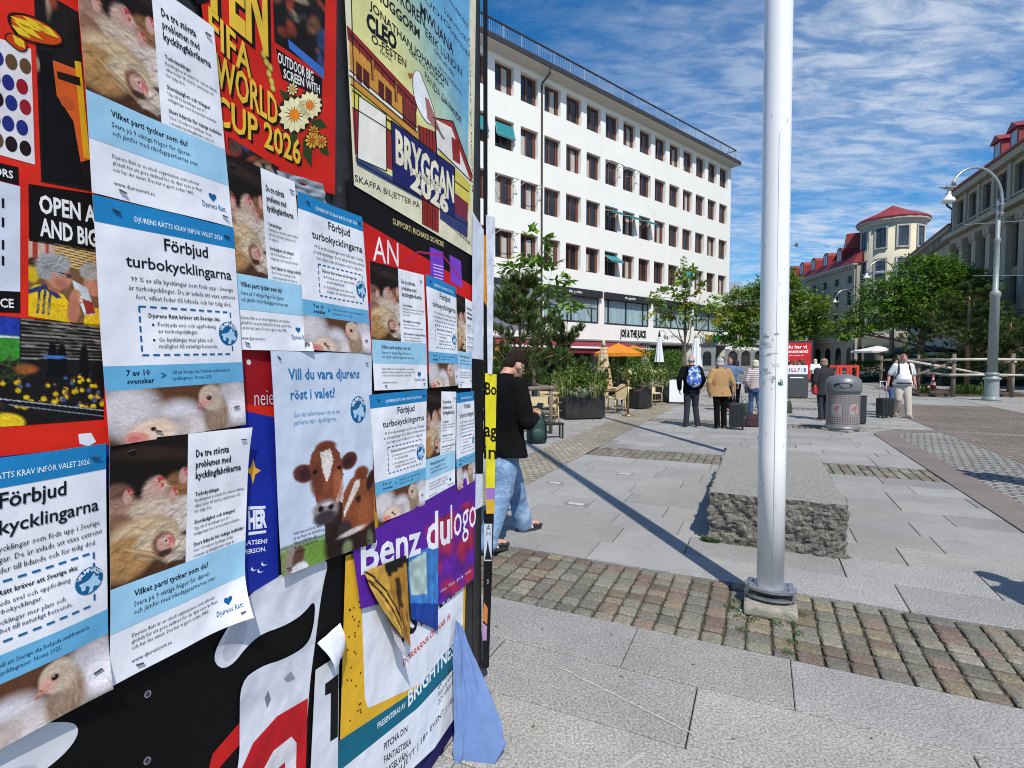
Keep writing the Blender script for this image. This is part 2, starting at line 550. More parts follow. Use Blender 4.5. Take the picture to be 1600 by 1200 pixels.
def sett_field(name, a0, a1, b0, b1, sa, sb, pal, holes=(), seed=3, z=0.0, jit=0.16):
    rng = random.Random(seed)
    mb = MB(); mb.sm = False
    nb = int(round((b1 - b0) / sb)); sb = (b1 - b0) / nb
    na = int(round((a1 - a0) / sa)); sa = (a1 - a0) / na
    offs = [rng.uniform(-0.008, 0.008) for _ in range(na + 2)]
    rowj = [[rng.uniform(-jit, jit) * sb for _ in range(na + 1)] for _ in range(nb + 1)]
    for i in range(na):
        for j in range(nb):
            ca = a0 + i * sa; cb = b0 + j * sb
            if any(h[0] < ca + sa / 2 < h[1] and h[2] < cb + sb / 2 < h[3] for h in holes): continue
            lo, hi = (0 if j == 0 else rowj[j][i]), (0 if j == nb - 1 else rowj[j + 1][i])
            g = 0.0065 * rng.uniform(0.7, 1.35)
            x0, x1 = ca + g + offs[i], ca + sa - g + offs[i + 1]
            y0, y1 = cb + g + lo, cb + sb - g + hi
            c = rng.choice(pal); gm = sum(c) / 3 * .98; c = tuple(q * .72 + gm * w_ * .28 for q, w_ in zip(c, (1.08, 1.0, .84))); f = rng.uniform(0.82, 1.3)
            mb.col(c[0] * f * 1.03, c[1] * f, c[2] * f * .93)
            top = z + rng.uniform(-0.006, 0.004)
            def ring(ins, zz, jt):
                P = []
                cx, cy = (x0 + x1) / 2, (y0 + y1) / 2
                hx, hy = (x1 - x0) / 2 - ins, (y1 - y0) / 2 - ins
                cr = 0.24
                for (px, py) in ((-1, -1 + cr), (-1 + cr, -1), (1 - cr, -1), (1, -1 + cr), (1, 1 - cr), (1 - cr, 1), (-1 + cr, 1), (-1, 1 - cr)):
                    P.append(ab(cx + px * hx + rng.uniform(-jt, jt), cy + py * hy + rng.uniform(-jt, jt), zz))
                return P
            r0 = ring(0, -0.04, 0.0); r1 = ring(0.0, top - 0.011, 0.003); r2 = ring(0.008, top - 0.003, 0.003); r3 = ring(0.022, top, 0.003)
            vs = r0 + r1 + r2 + r3; fs = [tuple(range(24, 32))]
            for q in range(3):
                for k in range(8):
                    k2 = (k + 1) % 8
                    fs.append((q * 8 + k, q * 8 + k2, q * 8 + 8 + k2, q * 8 + 8 + k))
            mb.add(vs, fs)
    return struct(mb.build(name, M_SETT, attr=True))
PAL = [(0.165, 0.16, 0.13), (0.15, 0.148, 0.132), (0.185, 0.18, 0.155), (0.14, 0.14, 0.115), (0.16, 0.118, 0.094), (0.145, 0.105, 0.088),
       (0.18, 0.155, 0.105), (0.125, 0.12, 0.112), (0.175, 0.168, 0.14), (0.16, 0.132, 0.105), (0.16, 0.155, 0.125), (0.15, 0.148, 0.128)]
PFOOT = (-0.10, 0.20, 3.66, 4.0)          # the flagpole's footing (a0, a1, b0, b1)
sett_field('sett_band', -2.72, 2.24, 3.165, 4.085, 0.128, 0.115, PAL, holes=[PFOOT], seed=5)
sett_field('sett_band', -2.72, 2.24, 8.70, 9.615, 0.128, 0.115, PAL, seed=6)
sett_field('sett_band', -2.72, 2.24, 14.23, 15.135, 0.128, 0.115, PAL, seed=8)
sett_field('sett_band', -2.72, 2.24, 19.76, 20.665, 0.16, 0.15, PAL, seed=9)
sett_field('sett_band', -2.72, 2.24, 25.29, 26.195, 0.18, 0.18, PAL, seed=10)

# flat red-brown kerb with a rounded far end
def build_kerb():
    mb = MB(); rng = random.Random(2)
    pts_in, pts_out = [], []
    for b in np.arange(-8, 13.61, 0.9):
        pts_in.append((2.24, b)); pts_out.append((2.655, b))
    # curve to the right at the far end
    cx, cb = 3.74, 13.6
    for k in range(1, 9):
        th = math.pi - k * math.pi / 16
        pts_in.append((cx + 1.5 * math.cos(th), cb + 1.5 * math.sin(th)))
        pts_out.append((cx + 1.085 * math.cos(th), cb + 1.085 * math.sin(th)))
    for q in range(1, 5):
        pts_in.append((cx + q * .9, cb + 1.5)); pts_out.append((cx + q * .9, cb + 1.085))
    for i in range(len(pts_in) - 1):
        t = rng.uniform(0.9, 1.1)
        mb.col(0.185 * t, 0.155 * t, 0.135 * t)
        q = [pts_in[i], pts_out[i], pts_out[i + 1], pts_in[i + 1]]
        c = (sum(p[0] for p in q) / 4, sum(p[1] for p in q) / 4)
        def sh(p, s, z): return ab(c[0] + (p[0] - c[0]) * s, c[1] + (p[1] - c[1]) * s, z)
        vs = [sh(p, .993, -0.04) for p in q] + [sh(p, .993, 0.006) for p in q] + [sh(p, .985, 0.010) for p in q]
        fs = [(8, 9, 10, 11)]
        for k in range(4):
            k2 = (k + 1) % 4
            fs += [(k, k2, 4 + k2, 4 + k), (4 + k, 4 + k2, 8 + k2, 8 + k)]
        mb.add(vs, fs)
    return struct(mb.build('kerb', M_SLAB, attr=True, fixn=True))
build_kerb()

# pale scratch and seam marks worn into the nearest slabs
def build_scratch(name, p0, p1, w, c):
    mb = MB(); a, b = ground(*p0), ground(*p1); d = (b - a); n = Vector((-d.y, d.x, 0)).normalized()
    rng = random.Random(4); k = 24; L, Rr = [], []
    for i in range(k + 1):
        q = a + d * i / k + n * rng.uniform(-.004, .004); ww = w * rng.uniform(0.5, 1.1)
        L.append(q + n * ww); Rr.append(q - n * ww)
    for i in range(k):
        mb.quad((L[i].x, L[i].y, .0025), (Rr[i].x, Rr[i].y, .0025), (Rr[i + 1].x, Rr[i + 1].y, .0025), (L[i + 1].x, L[i + 1].y, .0025))
    return struct(mb.build(name, mat('worn_scratch', c, 0.9, var=0.2, vscale=60)))
build_scratch('pavement_scratch', (860, 1036), (1087, 1150), 0.006, (0.40, 0.38, 0.34))
build_scratch('pavement_scratch', (1008, 1177), (968, 1200), 0.010, (0.42, 0.34, 0.27))

def litter():
    rng = random.Random(17); mb = MB()
    for k in range(150):
        a, b = rng.uniform(-2.6, 2.2), rng.uniform(1.3, 9) if k % 3 else rng.uniform(1.3, 4.2)
        p = ab(a, b, .0035); q = rng.uniform(.004, .016); t = rng.uniform(0, 6.28); c = rng.choice([(.05, .045, .035), (.09, .06, .03), (.16, .12, .06), (.03, .03, .03), (.10, .11, .03), (.5, .48, .44)])
        mb.col(*c); w = q * rng.uniform(.2, .6); d = Vector((math.cos(t), math.sin(t), 0)); e = Vector((-d.y, d.x, 0))
        mb.add([p - d * q, p - e * w + Vector((0, 0, .002)), p + d * q + Vector((0, 0, .004)), p + e * w + Vector((0, 0, .001))], [(0, 1, 2, 3)])
    o = mb.build('litter', mat('litter_bits', attr=True, rough=.9), attr=True); o['kind'] = 'stuff'
litter()
# three small metal plates set flush into the paving
for k, (px, py, w) in enumerate(((867, 755, .22), (976, 741, .24), (900, 788, .26))):
    p = ground(px, py); mb = MB()
    mb.rbox(0, 0, 0.003, w, 0.12, 0.006, 0.002)
    t = thing('ground_plate', ['small metal plate in the slabs nearest the sett strip', 'small metal plate in the slabs farthest from the wall',
              'small metal plate in the slabs closest to the camera'][k], 'ground plate', (p.x, p.y, 0), -RZ, 'metal plates set in the paving')
    mb.build('plate', mat('dull_steel', (0.34, 0.34, 0.33), 0.45, 0.6, var=0.3, vscale=30), t)
    m2 = MB(); m2.rbox(0, 0, 0.0075, w * .7, 0.07, 0.003, 0.001)
    m2.build('inset', mat('pale_concrete', (0.42, 0.42, 0.38), 0.8, var=0.2, vscale=40), t)

# ------------------------------------------------------------------ stone block bench
def build_block():
    rng = random.Random(21)
    p0 = ground(1108, 845); p1 = ground(1320, 868)
    W, Ln, H = 1.04, 2.75, 0.445
    t = thing('stone_block', 'long rough hewn granite block with flat top behind the white flagpole', 'stone bench', (p0.x, p0.y, 0), -R(25.0))
    nx, ny, nz = 80, 110, 36
    bm = bmesh.new()
    def face_grid(f, nu, nv):
        vs = [[bm.verts.new(f(u / nu, v / nv)) for v in range(nv + 1)] for u in range(nu + 1)]
        for u in range(nu):
            for v in range(nv): bm.faces.new((vs[u][v], vs[u + 1][v], vs[u + 1][v + 1], vs[u][v + 1]))
    face_grid(lambda u, v: (W * u, Ln * v, H), nx, ny)
    face_grid(lambda u, v: (W * u, 0, H * v), nx, nz)
    face_grid(lambda u, v: (W * (1 - u), Ln, H * v), nx, nz)
    face_grid(lambda u, v: (0, Ln * (1 - u), H * v), ny, nz)
    face_grid(lambda u, v: (W, Ln * u, H * v), ny, nz)
    bmesh.ops.remove_doubles(bm, verts=bm.verts, dist=0.001)
    bmesh.ops.recalc_face_normals(bm, faces=bm.faces)
    for v in bm.verts:
        c = v.co.copy()
        top = c.z > H - 1e-4
        side = min(c.x, W - c.x, c.y, Ln - c.y) < 1e-4
        q = c * 6
        rough = mnoise.fractal(q, 0.9, 2.2, 5)
        ridge = mnoise.fractal(c * 16 + Vector((9, 2, 1)), 0.8, 2.0, 4)
        if side:
            k = 0.028 * rough + 0.020 * ridge + 0.022 * abs(mnoise.noise(c * 9 + Vector((3, 3, 3))))
            if top: k *= 0.45
            d = Vector((0, 0, 0))
            if c.x < 1e-4: d.x -= 1
            if c.x > W - 1e-4: d.x += 1
            if c.y < 1e-4: d.y -= 1
            if c.y > Ln - 1e-4: d.y += 1
            v.co += d * k
            v.co.z += 0.004 * ridge if not top else -0.004 + 0.003 * ridge
        elif top:
            v.co.z += 0.0035 * rough + 0.0015 * ridge
    me = bpy.data.meshes.new('block'); bm.to_mesh(me); bm.free()
    o = bpy.data.objects.new('block', me); COL.objects.link(o); o.parent = t
    m = bpy.data.materials.new('hewn_granite'); m.use_nodes = True
    nt = m.node_tree; N, L = nt.nodes, nt.links; p = N['Principled BSDF']; p.inputs['Roughness'].default_value = 0.85
    p.inputs['Specular IOR Level'].default_value = 0.25
    tc = N.new('ShaderNodeTexCoord'); geo = N.new('ShaderNodeNewGeometry')
    sep = N.new('ShaderNodeSeparateXYZ'); L.new(geo.outputs['True Normal'], sep.inputs[0])
    def nz(s, d, r=0.6):
        n = N.new('ShaderNodeTexNoise'); n.inputs['Scale'].default_value = s; n.inputs['Detail'].default_value = d; n.inputs['Roughness'].default_value = r
        L.new(tc.outputs['Object'], n.inputs['Vector']); return n.outputs['Fac']
    def ramp(x, pts):
        r = N.new('ShaderNodeValToRGB'); L.new(x, r.inputs[0]); e = r.color_ramp.elements
        e[0].position, e[0].color = pts[0][0], (*pts[0][1], 1); e[1].position, e[1].color = pts[-1][0], (*pts[-1][1], 1)
        for q in pts[1:-1]:
            n = e.new(q[0]); n.color = (*q[1], 1)
        return r.outputs[0]
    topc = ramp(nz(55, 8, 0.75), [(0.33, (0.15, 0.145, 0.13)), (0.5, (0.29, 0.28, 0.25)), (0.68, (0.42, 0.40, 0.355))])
    sidc = ramp(nz(34, 10, 0.80), [(0.36, (0.06, 0.055, 0.048)), (0.5, (0.165, 0.155, 0.135)), (0.60, (0.27, 0.25, 0.215)), (0.68, (0.46, 0.43, 0.36))])  # granite mottling, with crevice shade and highlights put into the side colour
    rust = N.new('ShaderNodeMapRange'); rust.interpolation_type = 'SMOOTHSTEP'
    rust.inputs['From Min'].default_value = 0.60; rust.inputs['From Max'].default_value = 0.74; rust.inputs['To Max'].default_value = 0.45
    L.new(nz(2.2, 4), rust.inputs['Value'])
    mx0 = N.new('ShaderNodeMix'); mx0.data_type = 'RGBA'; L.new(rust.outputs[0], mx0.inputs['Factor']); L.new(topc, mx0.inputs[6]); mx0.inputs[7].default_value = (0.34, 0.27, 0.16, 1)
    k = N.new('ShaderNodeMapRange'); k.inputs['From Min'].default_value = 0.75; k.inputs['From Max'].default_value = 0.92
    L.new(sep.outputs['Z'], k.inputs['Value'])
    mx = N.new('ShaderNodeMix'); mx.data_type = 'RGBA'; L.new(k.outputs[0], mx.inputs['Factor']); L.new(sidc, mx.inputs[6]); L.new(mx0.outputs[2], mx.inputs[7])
    L.new(mx.outputs[2], p.inputs['Base Color'])
    b = N.new('ShaderNodeBump'); b.inputs['Strength'].default_value = 0.9; b.inputs['Distance'].default_value = 0.02
    L.new(nz(38, 10, 0.78), b.inputs['Height']); L.new(b.outputs[0], p.inputs['Normal'])
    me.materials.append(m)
    return t
BLOCK = build_block()

# weeds at the block's foot and moss round the pole footing
def weeds(name, spots, n, size, seed, label):
    rng = random.Random(seed); mb = MB()
    for (cx, cy, rad) in spots:
        for k in range(n):
            a = rng.uniform(0, 6.28); r = rad * math.sqrt(rng.random())
            x, y = cx + r * math.cos(a), cy + r * math.sin(a)
            h = size * rng.uniform(0.4, 1.2); dx, dy = rng.uniform(-1, 1) * h, rng.uniform(-1, 1) * h
            w = size * 0.22; q = rng.uniform(0, 3.14)
            g = rng.uniform(0.7, 1.3)
            mb.col(0.07 * g, 0.14 * g, 0.025 * g)
            wx, wy = w * math.cos(q), w * math.sin(q)
            mb.add([(x, y, 0), (x + dx * .5 + wx, y + dy * .5 + wy, h * .6), (x + dx, y + dy, h * .8), (x + dx * .5 - wx, y + dy * .5 - wy, h * .6)], [(0, 1, 2, 3)])
    o = mb.build(name, mat('weed_leaf', attr=True, rough=0.6, trans=0.3), attr=True)
    o['kind'] = 'stuff'
    return o
g1 = ground(1116, 846)
e0, e1 = ground(1115, 847), ground(1322, 871)
edge = [(e0.x + (e1.x - e0.x) * t, e0.y + (e1.y - e0.y) * t - .01, .02) for t in np.linspace(0.1, 1.0, 22)]
weeds('weeds', [(g1.x, g1.y, 0.06), (g1.x - .05, g1.y + .02, 0.04)], 130, 0.045, 1, '')
weeds('moss', edge + [(e1.x, e1.y, .05)], 14, 0.02, 2, '')
pm = [ground(px, py) for px, py in ((1148, 952), (1140, 948), (1155, 965), (1152, 940), (1178, 968), (1240, 975), (1246, 990), (1215, 975), (1236, 1004), (1160, 985), (1230, 1020), (1250, 960))]
weeds('moss', [(p.x, p.y, .035) for p in pm], 40, 0.018, 3, '')

# ------------------------------------------------------------------ flagpoles
M_POLE = mat('white_pole_paint', (0.80, 0.80, 0.80), 0.32, var=0.03, vscale=3, stain=((0.55, 0.55, 0.54), 7.0, 0.62, 0.75), stretch=(1, 1, 0.25))
M_BLACKSTEEL = mat('black_steel', (0.03, 0.032, 0.035), 0.4, 0.5, var=0.3, vscale=20)
M_BRIGHTSTEEL = mat('galvanised_steel', (0.40, 0.42, 0.45), 0.35, 0.8, var=0.25, vscale=25)
def flagpole(p, label, detail):
    t = thing('flagpole', label, 'flagpole', (p.x, p.y, 0), -RZ, 'white flagpoles along the square')
    mb = MB(); mb.rbox(0.0, 0.0, 0.02, 0.31, 0.33, 0.07, 0.02)
    mb.build('footing', mat('old_concrete', (0.30, 0.28, 0.23), 0.9, var=0.3, vscale=18, bump=0.5, bscale=60), t)
    mb = MB()
    for z in (0.075, 0.125):
        pl = [(math.cos(a) * 0.155 * (1 if abs(math.cos(a)) > .5 else .95), math.sin(a) * 0.11) for a in np.linspace(0, 2 * math.pi, 28, endpoint=False)]
        mb.prism(pl, z, z + 0.016)
    for sx in (-.115, .115):
        for sy in (-.04, .04):
            mb.tube([(sx, sy, 0.05), (sx, sy, 0.155)], 0.011, 8)
            mb.lathe([(0.019, 0.140), (0.019, 0.156), (0.010, 0.158)], 6, sx, sy)
    mb.build('base_plate', M_BRIGHTSTEEL, t, fixn=True)
    mb = MB(); mb.rbox(0, 0, 0.107, 0.25, 0.15, 0.034, 0.006); mb.build('hinge_block', M_BLACKSTEEL, t)
    mb = MB(); mb.sm = True
    h = 11.0; lean = -0.006
    mb.tube([(lean * z, 0, z) for z in (0.14, 1, 2, 4, 6, 8, 10, h)], [.081, .081, .083, .081, .074, .066, .056, .045], 40)
    sh = mb.build('shaft', M_POLE, t)
    # flat sided rope channel on the sunny side, seam lines
    mb = MB()
    mb.tube([(0.012 + lean * z, -0.0815, z) for z in (0.16, 2, 3.0)], 0.0016, 6)
    mb.build('seam', mat('seam_grey', (0.35, 0.36, 0.38), 0.6), sh)
    mb = MB(); mb.sm = True; mb.ell((lean * h, 0, h + .03), (.07, .07, .05)); mb.build('cap', M_POLE, t)
    if detail:
        mb = MB(); rng = random.Random(5)
        def patch(th, z, w, hh, c, k=5):
            mb.col(*c); P = []
            for i in range(k + 1):
                for j in range(2):
                    a = th + w * (i / k - .5) / .0845; zz = z + hh * (j - .5) + rng.uniform(-.004, .004)
                    P.append((math.cos(a) * .0838 + lean * zz, math.sin(a) * .0838, zz))
            mb.add(P, [(2 * i, 2 * i + 2, 2 * i + 3, 2 * i + 1) for i in range(k)])
        for k in range(34):
            patch(R(-90) + rng.uniform(-1.2, 0.2), rng.uniform(1.45, 1.78), rng.uniform(.006, .04), rng.uniform(.002, .02), [(0.6, .6, .58), (0.45, .45, .44), (.7, .7, .68), (.3, .3, .3)][k % 4])
        for k in range(9): patch(R(-60) + rng.uniform(-.14, .14), 1.47 + rng.uniform(-.025, .02), rng.uniform(.008, .02), rng.uniform(.006, .02), [(0.03, .16, .12), (.01, .01, .01), (.25, .4, .36)][k % 3])
        for k in range(26): patch(R(-90) + rng.uniform(-1.3, .9), rng.uniform(.3, 3.2), rng.uniform(.001, .004), rng.uniform(.004, .03), (.35, .35, .35))
        mb.build('sticker_remains', mat('sticker_paper', attr=True, rough=0.7), sh, attr=True)
    return t
P1 = ground(1203, 948); P2 = ab(0.1, 9.15)
flagpole(P1, 'white flagpole standing in the nearest sett band, in front of the granite block', True)
flagpole(P2, 'white flagpole almost hidden behind the nearer flagpole, beyond the granite block', False)
# ================================================================== BUILDINGS
M_WHITEWALL = mat('white_render', (0.80, 0.79, 0.74), 0.9, var=0.03, vscale=0.5, stain=((0.66, 0.645, 0.59), 0.35, 0.58, 0.78), bump=0.05, bscale=30)
M_GLASS = mat('window_glass', (0.018, 0.021, 0.026), 0.06, spec=0.6, var=0.5, vscale=0.7)
M_GLASS_BLUE = mat('shopfront_glass', (0.30, 0.42, 0.46), 0.12, spec=0.6, var=0.35, vscale=1.2, stretch=(6, 6, 0.3))
M_REDFRAME = mat('red_brown_timber', (0.16, 0.055, 0.028), 0.5, var=0.3, vscale=9)
M_DARKMETAL = mat('dark_brown_metal', (0.035, 0.026, 0.024), 0.5, var=0.2)
M_ANTHRA = mat('anthracite_metal', (0.035, 0.038, 0.045), 0.45, 0.2, var=0.2)
M_TEAL = mat('teal_awning_cloth', (0.01, 0.21, 0.23), 0.8, var=0.12, vscale=5)
M_ZINC = mat('pale_metal', (0.52, 0.55, 0.58), 0.4, 0.6, var=0.1)
M_STONEGREY = mat('grey_stone', (0.33, 0.32, 0.29), 0.85, var=0.15, vscale=4, bump=0.2)
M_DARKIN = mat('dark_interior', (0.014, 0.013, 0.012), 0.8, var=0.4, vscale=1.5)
M_SIGNBLACK = mat('black_letter', (0.015, 0.015, 0.015), 0.5)
M_SIGNWHITE = mat('white_letter', (0.8, 0.8, 0.8), 0.5)

def wallgrid(mb, x0, x1, z0, z1, holes, y=0.0, depth=0.3):
    xs = sorted({x0, x1, *[h[0] for h in holes], *[h[1] for h in holes]})
    zs = sorted({z0, z1, *[h[2] for h in holes], *[h[3] for h in holes]})
    xs = [x for x in xs if x0 - 1e-6 <= x <= x1 + 1e-6]; zs = [z for z in zs if z0 - 1e-6 <= z <= z1 + 1e-6]
    for i in range(len(xs) - 1):
        for j in range(len(zs) - 1):
            cx, cz = (xs[i] + xs[i + 1]) / 2, (zs[j] + zs[j + 1]) / 2
            if any(h[0] < cx < h[1] and h[2] < cz < h[3] for h in holes): continue
            mb.quad((xs[i], y, zs[j]), (xs[i + 1], y, zs[j]), (xs[i + 1], y, zs[j + 1]), (xs[i], y, zs[j + 1]))
    for (a, b, c, d) in holes:
        mb.quad((a, y, c), (a, y + depth, c), (a, y + depth, d), (a, y, d))
        mb.quad((b, y, c), (b, y, d), (b, y + depth, d), (b, y + depth, c))
        mb.quad((a, y, d), (a, y + depth, d), (b, y + depth, d), (b, y, d))
        mb.quad((a, y, c), (b, y, c), (b, y + depth, c), (a, y + depth, c))

def casement(parent, x0, x1, z0, z1, y, fm, gm, fr=0.08, mull=(0.5,), trans=(), name='window', td=0.06):
    mb = MB()
    mb.bbox(x0, x0 + fr, y, y + td, z0, z1); mb.bbox(x1 - fr, x1, y, y + td, z0, z1)
    mb.bbox(x0 + fr, x1 - fr, y, y + td, z1 - fr, z1); mb.bbox(x0 + fr, x1 - fr, y, y + td, z0, z0 + fr)
    for m in mull:
        c = x0 + (x1 - x0) * m; mb.bbox(c - fr * .6, c + fr * .6, y - 0.012, y + td - .012, z0 + fr, z1 - fr)
    for t in trans:
        c = z0 + (z1 - z0) * t; mb.bbox(x0 + fr, x1 - fr, y - 0.008, y + td - .02, c - fr * .35, c + fr * .35)
    f = mb.build(name, fm, parent)
    mb = MB(); mb.quad((x0 + fr * .5, y + td * .6, z0 + fr * .5), (x1 - fr * .5, y + td * .6, z0 + fr * .5), (x1 - fr * .5, y + td * .6, z1 - fr * .5), (x0 + fr * .5, y + td * .6, z1 - fr * .5))
    mb.build('pane', gm, f)
    return f

def white_building():
    U = Vector((0.756, 0.654, 0)); C = Vector((20.35, 50.0, 0))
    S = 2.01
    X = lambda n: (n - 14.04) * S
    t = thing('office_building', 'long white rendered office block with rows of red framed windows behind the cafe', 'building', C, math.atan2(U.y, U.x))
    rows = [(17.39, 19.12), (14.16, 15.88), (10.93, 12.66), (7.74, 9.45)]
    xl = X(-4)
    holes = [(X(n), X(n) + 1.47, z0, z1) for n in range(-3, 14) for (z0, z1) in rows]
    big = [(-4, -1.27), (-1, 1.73), (2, 4.73), (5, 7.73), (8, 10.73), (11, 13.73)]
    holes += [(X(a), X(b), 4.22, 6.45) for a, b in big[1:]]
    mb = MB()
    wallgrid(mb, xl, 0, 3.0, 19.75, holes, 0, 0.34)
    mb.quad((xl, 0, 3.0), (xl, 3.2, 3.0), (0, 3.2, 3.0), (0, 0, 3.0))          # soffit over the arcade
    mb.quad((0, 0, 3.0), (0, 14, 3.0), (0, 14, 19.75), (0, 0, 19.75))
    mb.quad((0, 2.9, 0), (0, 14, 0), (0, 14, 3.0), (0, 2.9, 3.0))
    mb.quad((xl, 0, 0), (xl, 0, 19.75), (xl, 14, 19.75), (xl, 14, 0))
    mb.quad((xl, 14, 0), (xl, 14, 19.75), (0, 14, 19.75), (0, 14, 0))
    mb.build('facade', M_WHITEWALL, t)
    mb = MB(); mb.bbox(xl, 0.02, -0.05, -0.004, 3.0, 3.12); mb.build('ledge', M_ZINC, t)
    # eaves: sloping soffit and dark fascia
    mb = MB()
    mb.quad((xl, 0, 19.45), (0.0, 0, 19.45), (0.28, -0.75, 19.62), (xl, -0.75, 19.62))
    mb.quad((0, 0, 19.45), (0, 14, 19.45), (0.28, 14.75, 19.62), (0.28, -0.75, 19.62))
    mb.build('soffit', mat('grey_soffit', (0.50, 0.485, 0.44), 0.9, var=0.05), t)
    mb = MB(); mb.bbox(xl, 0.32, -0.8, 14.8, 19.63, 19.93); mb.build('roof', M_DARKMETAL, t)
    # roof railing
    mb = MB(); nposts = 26
    for i in range(nposts + 1):
        x = xl + (0.15 - xl) * i / nposts; mb.bbox(x - .025, x + .025, -.38, -.33, 19.93, 21.0)
    x = xl
    while x < 0.15:
        mb.bbox(x - .008, x + .008, -.363, -.347, 20.05, 20.95); x += 0.16
    mb.bbox(xl, .15, -.365, -.345, 20.02, 20.05)
    for i in range(8): mb.bbox(.13, .17, i * 1.6 - .35, i * 1.6 - .31, 19.93, 21.0)
    mb.bbox(.14, .16, -.33, 12, 20.02, 20.05)
    y = 0
    while y < 11: mb.bbox(.145, .16, y, y + .016, 20.05, 20.95); y += .18
    rl = mb.build('railing', M_ZINC, t)
    mb = MB(); mb.bbox(xl, .20, -.40, -.32, 20.97, 21.05); mb.bbox(.12, .20, -.32, 12, 20.97, 21.05); mb.build('handrail', M_DARKMETAL, rl)
    mb = MB(); mb.bbox(-6.6, -5.2, 3.0, 4.4, 19.93, 21.6); mb.build('roof_vent', M_WHITEWALL, t)
    rng = random.Random(5)
    M_CURT = mat('pale_curtain', (0.42, 0.41, 0.38), 0.9, var=0.25, vscale=5, stretch=(8, 1, 0.2))
    for n in range(-3, 14):
        for r, (z0, z1) in enumerate(rows):
            w = casement(t, X(n) + .02, X(n) + 1.45, z0 + .02, z1 - .02, 0.24, M_REDFRAME, M_GLASS, 0.085, (0.42, 0.86))
            if rng.random() < 0.30:
                mb = MB(); a = rng.choice([0.06, 0.45]); x0 = X(n) + .1 + a * 1.3
                mb.quad((x0, .315, z0 + .1), (x0 + .42, .315, z0 + .1), (x0 + .42, .315, z1 - .12), (x0, .315, z1 - .12))
                # curtains hang behind the glass: shown through a thin pane strip just in front
                for p in range(1): pass
                w2 = MB(); w2.quad((x0, .272, z0 + .12), (x0 + .42, .272, z0 + .12), (x0 + .42, .272, z1 - .14 - rng.random() * .3), (x0, .272, z1 - .14 - rng.random() * .3))
                w2.build('blind', M_CURT, w)
    # teal drop-arm awnings
    def awning(n, r, drop, out, cloth=True):
        z0, z1 = rows[r]; x0, x1 = X(n) + .02, X(n) + 1.45
        zt = z1 - .28
        mb = MB()
        for x in (x0, x1 - .03): mb.tube([(x, .02, zt - .05), (x + .015, -out, zt - drop)], .022, 6)
        mb.tube([(x0 - .02, -out, zt - drop), (x1 + .03, -out, zt - drop)], .028, 6)
        a = mb.build('awning', M_ZINC, t)
        if cloth:
            mb = MB()
            for sgn in (0, .012):
                mb.quad((x0, .03, zt + sgn), (x1, .03, zt + sgn), (x1, -out, zt - drop + sgn), (x0, -out, zt - drop + sgn))
            mb.quad((x0, -out - .005, zt - drop + .01), (x1, -out - .005, zt - drop + .01), (x1, -out - .01, zt - drop - .13), (x0, -out - .01, zt - drop - .13))
            mb.build('awning_cloth', M_TEAL, a)
    awning(0, 1, .72, .16); awning(-1, 1, .75, .16)
    awning(5, 2, .22, .60); awning(6, 2, .24, .60); awning(7, 2, .25, .60)
    awning(5, 3, .42, .55); awning(10, 3, .45, .40)
    for (n, r) in ((5, 1), (6, 1), (0, 2), (1, 2), (0, 3)): awning(n, r, -.05, .45, False)
    # mezzanine shop windows
    for i, (a, b) in enumerate(big):
        if i == 0: continue
        x0, x1 = X(a), X(b)
        w = casement(t, x0 + .02, x1 - .02, 4.24, 6.1, 0.10, M_ANTHRA, M_GLASS_BLUE, 0.12, (0.10, 0.48, 0.87), (), 'shop_window')
        mb = MB(); mb.sm = False
        mb.bbox(x0 - .08, x1 + .1, -.22, .05, 6.02, 6.5)
        bx = mb.build('awning_box', M_ANTHRA, t)
        if i in (2, 3):
            mb = MB(); text_on(mb, 'the garden', ((x0 + x1) / 2, -.226, 6.18), (1, 0, 0), (0, 0, 1), 0.17, 1.3, 0.02, 'C')
            mb.build('lettering', M_SIGNWHITE, bx)
        if i == 2:
            mb = MB()
            for k in range(9):
                z = 6.0 - k * .075
                mb.quad((x0 + .2, .085, z), (x1 - .2, .085, z), (x1 - .2, .06, z - .06), (x0 + .2, .06, z - .06))
            mb.build('blind', M_ZINC, w)
        if i == 1:
            mb = MB()
            for s in (0, .012): mb.quad((x0 - .1, -.2, 6.1 + s), (x1 - .1, -.2, 6.1 + s), (x1 - .1, -1.1, 5.35 + s), (x0 - .1, -1.1, 5.35 + s))
            mb.build('awning_cloth', mat('grey_awning_cloth', (0.13, 0.14, 0.155), 0.85, var=.1), bx)
            mb = MB(); mb.bbox(x0 - .1, x1 - .1, -1.14, -1.08, 5.30, 5.39); mb.build('awning_bar', M_ZINC, bx)
    # downpipe
    mb = MB(); mb.sm = True; x = X(1.86)
    mb.tube([(x + .1, -.72, 19.6), (x + .1, -.66, 19.35), (x, -.1, 18.95), (x, -.075, 18.6), (x, -.075, 6.9), (x, -.075, 3.0)], .06, 8)
    mb.build('downpipe', M_DARKMETAL, t)
    # arcade
    mb = MB()
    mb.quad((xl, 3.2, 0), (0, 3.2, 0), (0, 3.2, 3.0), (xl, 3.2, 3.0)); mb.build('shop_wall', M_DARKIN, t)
    for k in range(9):
        x = X(-3.6 + 2.0 * k); mb = MB()
        mb.bbox(x, x + 3.3, 3.05, 3.14, 0.15, 2.7)
        f = casement(t, x, x + 3.3, .2, 2.7, 3.05, M_ANTHRA, M_GLASS, .1, (.33, .66), (.8,), 'shopfront')
    for n in (-1.15, 1.85, 4.85, 7.86, 10.88, 13.86):
        mb = MB(); mb.sm = True; mb.lathe([(.40, 0), (.40, 3.0)], 20, X(n), .55)
        mb.build('pillar', M_STONEGREY, t)
